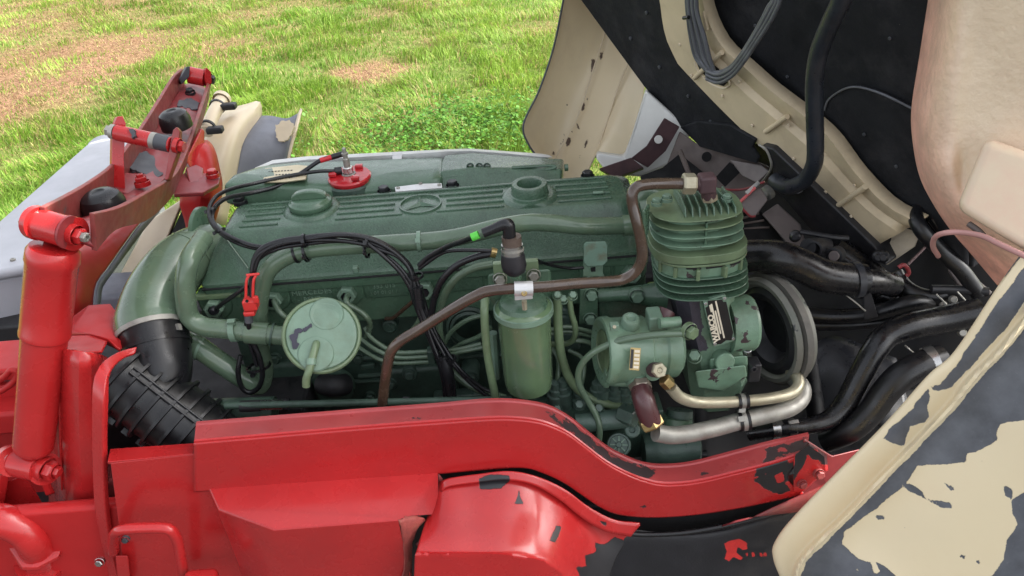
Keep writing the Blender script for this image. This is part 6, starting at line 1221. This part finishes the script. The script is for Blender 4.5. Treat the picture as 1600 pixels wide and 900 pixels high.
hull_loft("upper_tab", [[(1164, 300, 1.56), (1184, 282, 1.58), (1188, 286, 1.58), (1168, 304, 1.56)], [(1164, 302, 1.58), (1184, 284, 1.60), (1188, 288, 1.60), (1168, 306, 1.58)]], "alu", hb, bevel=.001)
pbx = cp(1198, 302, .036); lathe("washer", pbx, NP, [(-.01, .018), (.003, .018), (.004, .016), (.004, 0)], "steel_dull", hb, 30); lathe("pivot_nut", pbx + NP * .004, NP, [(0, .010), (.007, .010), (.009, .008), (.009, .0045), (.017, .0045), (.018, 0)], "steel_dull", hb, 18)
# stay tube and harness on the cab
for a, b, o_ in ((1062, 70, .014), (1080, 118, .016), (1128, 150, .016), (1175, 196, .016), (1240, 248, .016), (1290, 300, .016), (1330, 338, .016), (1155, 128, .010), (1232, 196, .010), (1285, 242, .010), (1335, 290, .010)):
    bolt(cp(a, b, o_), NP, 2.6, "cream_rust", cb_, name="fastener", kind="cap")
for a, b, o_ in ((985, 60, .014), (1010, 20, .014), (1030, 105, .014), (1075, 150, .014), (1110, 190, .014), (1180, 40, -.043), (1230, 120, -.043), (1390, 60, -.043), (1350, 210, -.028), (1400, 260, -.028)):
    bolt(cp(a, b, o_), NP, 2.8, "chip_grey", cb_, name="mat_pin", kind="cap")
stt = thing("stay_tube", "bent black steel tube hanging down across the cab underside", "tube", cp(1243, 291, .05))
def tcp(name, pts, off, r, m, parent, segs=16, n=7):
    P = [cp(p[0], p[1], p[2] if len(p) > 2 else off) for p in pts]; k = mpp(P[len(P) // 2]); bm = bmesh.new(); add_tube(bm, spline(P, n), r * k, segs); return finish(name, bm, m, parent)
tcp("tube", [(1400, -260), (1365, -130), (1325, -30), (1314, 2), (1298, 36), (1280, 80), (1273, 124), (1273, 180), (1274, 240), (1270, 262), (1258, 281), (1238, 292)], .07, 14, "stay_black", stt, 26)
tcp("foot", [(1246, 290, .06), (1232, 292, .055), (1218, 287, .045), (1210, 281, .04)], .05, 12, "stay_black", stt, 20)
hn = thing("cab_harness", "loop of grey black cables hanging from a slot in the cab underside", "wiring", cp(1120, 120, .02))
for i in range(6):
    dx = (i - 2.5) * 4.2
    tcp("strand", [(1074 + dx * .7, -200), (1080 + dx * .7, -20), (1082 + dx * .7, 20), (1090 + dx, 58), (1098 + dx, 90), (1112 + dx * .6, 112 + i * 1.5)], .030 + .005 * (i % 2), 3.6, "wire_grey", hn, 10)
    tcp("strand", [(1104, 108 + i * 3), (1122, 113 + i * 3.2), (1142, 104 + i * 3.2), (1160, 82 + i * 3.6), (1180 + i, 50 + i * 2.5), (1200 + i * 2, 12 + i * 2), (1212 + i * 2, -20), (1230 + i * 2, -200)], .036 + .006 * (i % 2), 3.5, "wire_grey", hn, 10)
for a, b in ((1076, 27), ): tag(tube("tie_end", [cp(a, b, .045), cp(a - 8, b + 1, .045)], 3, "wire", hn, segs=8, smooth=False), None)
# near wheel arch
wa_ = thing("wheel_arch", "pink and cream wheel arch shell of the cab with rough underseal at upper right", "wheel arch", at(1500, 380, 1.1))
E0 = [(1486, -260, 1.29), (1456, -30, 1.26), (1452, 0, 1.26), (1439, 84, 1.25), (1426, 169, 1.24), (1428, 222, 1.22), (1439, 276, 1.2), (1461, 320, 1.17), (1488, 360, 1.14), (1519, 396, 1.11), (1560, 445, 1.08)]
E1 = [(1512, -260, 1.19), (1482, -30, 1.16), (1478, 0, 1.16), (1466, 84, 1.15), (1452, 165, 1.14), (1452, 222, 1.12), (1460, 272, 1.10), (1478, 320, 1.08), (1508, 360, 1.06), (1545, 392, 1.04), (1590, 440, 1.01)]
E2 = [(1540, -260, 1.1400000000000001), (1510, -30, 1.11), (1506, 0, 1.11), (1497, 67, 1.10), (1484, 150, 1.09), (1479, 218, 1.08), (1482, 262, 1.06), (1496, 318, 1.04), (1530, 352, 1.02), (1570, 385, 1.0), (1615, 430, .98)]
E3 = [(1575, -260, 1.12), (1545, -30, 1.09), (1540, 0, 1.09), (1532, 67, 1.09), (1518, 150, 1.08), (1508, 215, 1.07), (1505, 262, 1.06), (1515, 308, 1.03), (1552, 340, 1.0), (1592, 370, .98), (1640, 410, .95)]
E4 = [(1630, -260, 1.09), (1600, -30, 1.06), (1592, 0, 1.06), (1580, 67, 1.06), (1560, 150, 1.06), (1545, 212, 1.05), (1535, 255, 1.04), (1545, 300, 1.01), (1580, 325, .98), (1620, 345, .96), (1670, 380, .93)]
E5 = [(1730, -260, 1.03), (1700, -30, 1.0), (1690, 0, 1.0), (1680, 67, 1.0), (1660, 140, 1.0), (1640, 200, 1.0), (1630, 245, .99), (1640, 285, .96), (1670, 305, .94), (1700, 320, .92), (1740, 340, .9)]
o = loft("shell", [E0, E1, E2, E3, E4, E5], "arch_paint", wa_, nu=110, nv=80, solid=.004, smooth=60)
outline_bare(o, [([(1400, -60), (1483, -60), (1470, 84), (1458, 165), (1460, 222), (1470, 270), (1495, 320), (1560, 372), (1640, 440), (1500, 500), (1380, 200)], True)])
o = hull_loft("step_box", [[(1540, 214, 1.0), (1640, 250, .96), (1640, 395, .86), (1596, 388, .88), (1494, 326, .97)], [(1540, 214, 1.07), (1640, 250, 1.05), (1640, 395, .99), (1596, 388, .99), (1494, 326, 1.05)]], "arch_box", wa_, bevel=.014, bseg=4)
tube("pink_pipe", [(1466, 400, 1.02), (1458, 385, 1.0), (1461, 371, .98), (1476, 364, .96), (1502, 363, .95), (1535, 369, .92), (1565, 383, .89), (1610, 404, .86)], 4.4, "pink_pipe", wa_, segs=14)
tube("dark_clip", [(1514, 350, .96), (1528, 360, .945), (1536, 368, .935)], 5, "under_brown", wa_, segs=10)
# near fender flare
nf = thing("fender_flare", "cream fender flare at lower right with paint peeled off to dark rubber", "fender", at(1300, 880, .85))
F_1 = [(1622, 372, .93), (1566, 450, .92), (1499, 550, .915), (1456, 590, .915), (1386, 668, .915), (1256, 800, .915), (1219, 846, .915), (1216, 873, .91), (1232, 915, .90)]
F0 = [(1616, 372, .89), (1560, 450, .88), (1493, 550, .875), (1450, 589, .875), (1380, 667, .875), (1250, 799, .875), (1213, 846, .875), (1210, 873, .87), (1226, 915, .86)]
F0b = [(1624, 376, .875), (1568, 454, .866), (1500, 553, .862), (1457, 594, .862), (1387, 672, .862), (1258, 803, .862), (1220, 850, .862), (1216, 876, .858), (1230, 915, .85)]
F1 = [(1650, 430, .862), (1592, 500, .853), (1548, 552, .85), (1505, 595, .85), (1470, 640, .85), (1376, 738, .85), (1314, 802, .85), (1248, 868, .85), (1235, 915, .845)]
F2 = [(1656, 436, .842), (1600, 503, .834), (1563, 550, .83), (1520, 593, .83), (1485, 637, .83), (1388, 737, .83), (1326, 803, .83), (1256, 873, .83), (1240, 915, .83)]
F3 = [(1668, 446, .852), (1610, 512, .845), (1574, 558, .842), (1531, 602, .842), (1495, 646, .842), (1398, 745, .842), (1336, 811, .842), (1266, 881, .842), (1252, 922, .84)]
F4 = [(1720, 560, .78), (1680, 620, .775), (1640, 670, .77), (1600, 710, .77), (1560, 750, .77), (1480, 830, .77), (1420, 890, .77), (1360, 940, .77), (1330, 990, .77)]
F5 = [(1800, 740, .70), (1770, 790, .70), (1730, 840, .70), (1690, 880, .70), (1650, 920, .70), (1590, 980, .70), (1540, 1030, .70), (1490, 1080, .70), (1460, 1120, .70)]
o = loft("flare", [F_1, F0, F0b, F1, F2, F3, F4, F5], "fender", nf, nu=170, nv=120, solid=.004, smooth=60)
BIG = [(1640, 650), (1600, 655), (1586, 657), (1563, 663), (1557, 675), (1561, 686), (1532, 702), (1512, 709), (1510, 721), (1500, 723), (1434, 727), (1419, 752), (1372, 791), (1341, 814), (1320, 830), (1316, 849), (1341, 873), (1360, 879), (1368, 896), (1376, 892), (1368, 877), (1388, 888), (1407, 905), (1450, 930), (1545, 905), (1567, 873), (1572, 845), (1590, 818), (1582, 803), (1580, 780), (1600, 768), (1640, 750)]
STRIP = [(1640, 350), (1560, 447), (1490, 548), (1440, 589), (1370, 667), (1240, 799), (1200, 846), (1200, 873), (1215, 925), (1238, 925), (1260, 876), (1330, 806), (1392, 741), (1489, 641), (1524, 597), (1567, 552), (1604, 507), (1600, 470), (1570, 515), (1540, 545), (1520, 570), (1484, 605), (1466, 610), (1450, 606), (1452, 620), (1448, 632), (1452, 650), (1445, 658), (1430, 663), (1421, 665), (1412, 695), (1395, 692), (1381, 684), (1388, 671), (1423, 640), (1440, 617), (1450, 604), (1468, 600), (1494, 570), (1520, 530), (1560, 470), (1600, 415), (1640, 365)]
HOLES = [[(1409, 754), (1424, 756), (1438, 764), (1450, 780), (1485, 785), (1490, 795), (1470, 791), (1440, 776), (1422, 768)], [(1473, 754), (1484, 757), (1498, 766), (1486, 766)], [(1368, 805), (1384, 805), (1382, 811), (1372, 811)], [(1567, 756), (1583, 763), (1581, 778), (1571, 774)], [(1499, 866), (1508, 866), (1507, 871), (1500, 871)], [(1525, 874), (1531, 873), (1530, 880), (1525, 879)], [(1412, 822), (1419, 823), (1416, 826)], [(1540, 803), (1543, 804), (1541, 807)], [(1532, 719), (1535, 719), (1534, 722)]]
whole = [(1000, 200), (1900, 200), (1900, 1300), (1000, 1300)]
outline_bare(o, [(whole, True), (STRIP, False), (BIG, False)] + [(h, True) for h in HOLES] + [([(1337, 890), (1341, 888), (1343, 893), (1339, 895)], False), ([(1232, 915), (1250, 896), (1250, 930)], False)])
# ------------------------------------------------------------ black hoses in the bay at right
bay = thing("bay_backdrop", "black lining added for shade in the engine bay behind the hoses", "panel", at(1350, 600, 1.45))
loft("backdrop", [[(1010, 292, 1.98), (1150, 225, 1.96), (1290, 250, 1.9), (1480, 330, 1.6), (1640, 330, 1.5)], [(1010, 450, 1.75), (1160, 450, 1.72), (1330, 450, 1.66), (1480, 440, 1.5), (1640, 440, 1.4)], [(1080, 600, 1.45), (1180, 600, 1.45), (1330, 600, 1.42), (1480, 600, 1.36), (1600, 600, 1.3)], [(1080, 760, 1.2), (1180, 760, 1.2), (1330, 740, 1.2), (1480, 740, 1.15), (1560, 740, 1.1)]], "bay_black", bay, nu=20, nv=16, solid=.004)  # black sheet added in place of the bay's dark depth
loft("inner_guard", [[(1262, 545, 1.40), (1300, 525, 1.42), (1350, 540, 1.40), (1400, 560, 1.36)], [(1268, 600, 1.36), (1320, 590, 1.34), (1370, 610, 1.30), (1420, 640, 1.26)], [(1285, 650, 1.30), (1330, 650, 1.27), (1380, 670, 1.22), (1420, 700, 1.18)]], "guard", bay, nu=16, nv=12, solid=.004)
tube("slant_strut", [(1256, 530, 1.36), (1268, 600, 1.33), (1276, 655, 1.30)], 14, "rubber", bay, segs=14)
hl = "black rubber hoses at the right"
def hose(pts, r, label, m="hose", segs=24): return tag(tube("hose", pts, r, m, None, 8, segs), label, "hose", hl)
hose([(1140, 402, 1.34), (1185, 400, 1.32), (1218, 402, 1.30), (1248, 413, 1.29), (1285, 430, 1.28), (1330, 437, 1.28), (1350, 438, 1.28)], 26, "thick glossy black hose running right from behind the compressor", segs=36)
tag(band("hose_clamp", at(1338, 437, 1.28), (1, 0, .05), 27, 10, "black_band", None, 1.5, segs=36), "dark strap clamp at the end of the thick glossy hose", "clamp", "hose clamps")
hose([(1342, 438, 1.285), (1368, 440, 1.30), (1395, 446, 1.32)], 19, "short black stub continuing the thick glossy hose past its clamp")
rp = thing("radiator_pipe", "black slanting pipe with shiny bands under the cab cross member", "pipe", at(1390, 470, 1.34))
tube("pipe", [(1300, 392, 1.46), (1345, 425, 1.42), (1380, 455, 1.38), (1415, 490, 1.34)], 27, "hose", rp, segs=30)
for q in ((1368, 447, 1.385), (1381, 458, 1.37), (1394, 470, 1.355)): band("ridge", at(*q), at(1415, 490, 1.34) - at(1380, 455, 1.38), 28, 3.5, "hose", rp, 1.6)
hose([(1398, 425, 1.36), (1404, 436, 1.35), (1416, 450, 1.33), (1436, 461, 1.31), (1460, 465, 1.30), (1475, 462, 1.30)], 12.5, "dull grey black hose elbow beside the slanting pipe", "rubber")
hose([(1240, 488, 1.36), (1290, 494, 1.34), (1340, 493, 1.32), (1385, 484, 1.30), (1425, 473, 1.29), (1460, 474, 1.30)], 12.5, "dull black hose sweeping level right of the belt pulley", "rubber")
hose([(1240, 507, 1.36), (1310, 508, 1.34), (1380, 504, 1.31), (1440, 496, 1.29), (1500, 490, 1.28)], 9, "slim black hose directly below the level sweeping hose", "rubber")
hose([(1530, 487, 1.22), (1470, 500, 1.22), (1420, 510, 1.21), (1386, 524, 1.20), (1366, 548, 1.18), (1345, 585, 1.16), (1322, 628, 1.14), (1296, 655, 1.12), (1260, 666, 1.11), (1215, 670, 1.11), (1170, 676, 1.13)], [22, 22, 21, 20, 19, 18, 17, 15, 13, 13, 13], "glossy ribbed black hose bending down to two silver clamps")
hose([(1470, 560, 1.15), (1440, 570, 1.14), (1408, 588, 1.13), (1384, 612, 1.12), (1362, 642, 1.11), (1330, 672, 1.10), (1290, 690, 1.12)], [22, 22, 22, 21, 20, 19, 18], "wide matt black hose with a silver clamp near the fender", "rubber")
tag(band("hose_clamp", at(1455, 564, 1.145), (1, 0, .3), 22.5, 14, "steel", None, 1.2, segs=32), "wide silver clamp on the matt black hose near the fender", "clamp", "hose clamps")
tag(band("hose_clamp", at(1211, 670.5, 1.11), (1, 0, .05), 13.5, 12, "steel", None, 1.2, head=Vector((0, -.3, 1))), "left one of two silver clamps on the ribbed black hose", "clamp", "hose clamps")
tag(band("hose_clamp", at(1236, 669, 1.11), (1, 0, .05), 13.5, 12, "steel", None, 1.2, head=Vector((0, -.3, 1))), "right one of two silver clamps on the ribbed black hose", "clamp", "hose clamps")
hose([(1440, 320, 1.40), (1432, 340, 1.36), (1442, 362, 1.33), (1470, 392, 1.32), (1500, 420, 1.30), (1530, 460, 1.28)], 12, "grey black hose hooking down beside the pink wheel arch", "rubber")
hose([(1456, 340, 1.36), (1480, 372, 1.34), (1510, 410, 1.32)], 8, "thin black hose right of the hooking hose", "rubber")
tg = thing("pipe_stub", "two open black pipe ends beside the thick glossy hose", "pipe", at(1290, 400, 1.4))
tube("stub", [(1262, 386, 1.36), (1290, 384, 1.40)], 13, "black_metal", tg, segs=22, smooth=False)
for a in ((1272, 389, 1.35), (1303, 400, 1.34)): lathe("ring", at(*a), Vector((-.7, -.7, .2)), [(-.02, 13 * mpp(at(*a))), (.0, 13 * mpp(at(*a))), (.001, 10 * mpp(at(*a))), (-.012, 9 * mpp(at(*a))), (-.012, 0)], "black_metal", tg, 28)
lathe("disc", at(1303, 400, 1.338), Vector((-.6, -.7, .3)), [(.0, .011), (.002, .010), (.002, 0)], "under_grey", tg, 24)
tube("lever", [(1250, 362, 1.42), (1300, 370, 1.40), (1325, 372, 1.40)], 4, "black_metal", tg, segs=8)
for a in ((1242, 370, 1.42), (1372, 402, 1.38), (1380, 402, 1.375)): lathe("bush", at(*a), Vector((-.4, -.8, .3)), [(-.02, .012), (0, .012), (.002, .009), (.008, .006), (.008, 0)], "black_metal", tg, 18)
bk = thing("spring_bracket", "small brass coloured bracket among the black hoses", "bracket", at(1352, 455, 1.27))
hull_loft("clip", [[(1348, 441, 1.27), (1357, 445, 1.27), (1353, 452, 1.27), (1356, 460, 1.27), (1344, 463, 1.27), (1342, 460, 1.27), (1350, 457, 1.27), (1348, 450, 1.27)], [(1348, 441, 1.28), (1357, 445, 1.28), (1353, 452, 1.28), (1356, 460, 1.28), (1344, 463, 1.28), (1342, 460, 1.28), (1350, 457, 1.28), (1348, 450, 1.28)]], "brass", bk, bevel=.001)
hull_loft("arm", [[(1350, 458, 1.28), (1360, 455, 1.28), (1372, 495, 1.28), (1350, 500, 1.28)], [(1350, 458, 1.30), (1360, 455, 1.30), (1372, 495, 1.30), (1350, 500, 1.30)]], "black_metal", bk, bevel=.001)
tag(tube("red_ring", [(1404, 418, 1.34), (1411, 414, 1.34), (1417, 418, 1.34), (1420, 426, 1.34), (1416, 431, 1.34)], 3.4, "red_dull", None, 6, 12), "small red ring clamp at the top of the grey hose elbow", "ring")
tag(tube("brake_pipe", [(1418, 414, 1.40), (1440, 392, 1.44), (1455, 376, 1.46)], 2.2, "oxblood_matt", None, 6, 8), "thin brown line rising from the red ring to the cab", "pipe")
for i, pts in enumerate(([(1463, 460, 1.26), (1478, 475, 1.24), (1492, 496, 1.22), (1500, 524, 1.20)], [(1496, 456, 1.26), (1512, 474, 1.24), (1528, 492, 1.22)], [(1318, 458, 1.28), (1336, 472, 1.27), (1352, 486, 1.27)], [(1414, 540, 1.19), (1420, 545, 1.18), (1427, 551, 1.18)])):
    tag(tube("thin_wire", pts, 1.3, "steel_dull", None, 6, 6), ["long thin steel wire curving down over the hoses near the fender", "short thin steel wire nearest the fender", "straight thin steel wire below the thick glossy hose", "tiny steel wire end above the matt black hose"][i], "wire", "thin steel wires")
lv = thing("steering_joint", "dusty brown lever and plate in the dark corner beside the fender", "lever", at(1510, 470, 1.3))
hull_loft("plate", [[(1480, 420, 1.36), (1496, 412, 1.36), (1520, 440, 1.33), (1530, 458, 1.32), (1500, 452, 1.33)], [(1480, 424, 1.40), (1496, 416, 1.40), (1520, 444, 1.37), (1530, 462, 1.36), (1500, 456, 1.37)]], "under_grey", lv, bevel=.004)
tube("rod", [(1455, 452, 1.30), (1500, 453, 1.29), (1545, 456, 1.27)], 7, "black_metal", lv, segs=12)
tube("arm", [(1480, 404, 1.34), (1510, 430, 1.31), (1545, 460, 1.28)], 6, "under_brown", lv, segs=10)
for a in ((1474, 476, 1.28), (1490, 468, 1.27), (1504, 520, 1.2)): lathe("nut", at(*a), Vector((-.3, -.8, .5)), [(-.01, .008), (0, .008), (.004, .006), (.004, 0)], "steel_dull", lv, 12)

# ------------------------------------------------------------ red web and tie, black boxes added to darken the gaps
ch = thing("gap_shade_fill", "red web and added black boxes that darken the gaps below the engine", "chassis", (-.2, 1.3, .5))
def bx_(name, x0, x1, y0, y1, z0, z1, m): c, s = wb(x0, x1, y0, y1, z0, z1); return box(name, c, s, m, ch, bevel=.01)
bx_("belly_shade", -1.3, .75, 1.06, 1.75, .70, .74, "black_and_shade")  # black pan added so the gaps read as shade
bx_("far_rail", -1.6, .6, 1.72, 1.80, .74, .98, "black_and_shade")
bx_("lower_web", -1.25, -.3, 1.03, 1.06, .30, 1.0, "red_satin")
bx_("dark_web", -.3, .75, 1.03, 1.055, .30, .90, "black_and_shade")
bx_("gearbox", -1.0, -.45, 1.25, 1.6, .74, 1.02, "black_and_shade")  # black block added to fill the gap with dark
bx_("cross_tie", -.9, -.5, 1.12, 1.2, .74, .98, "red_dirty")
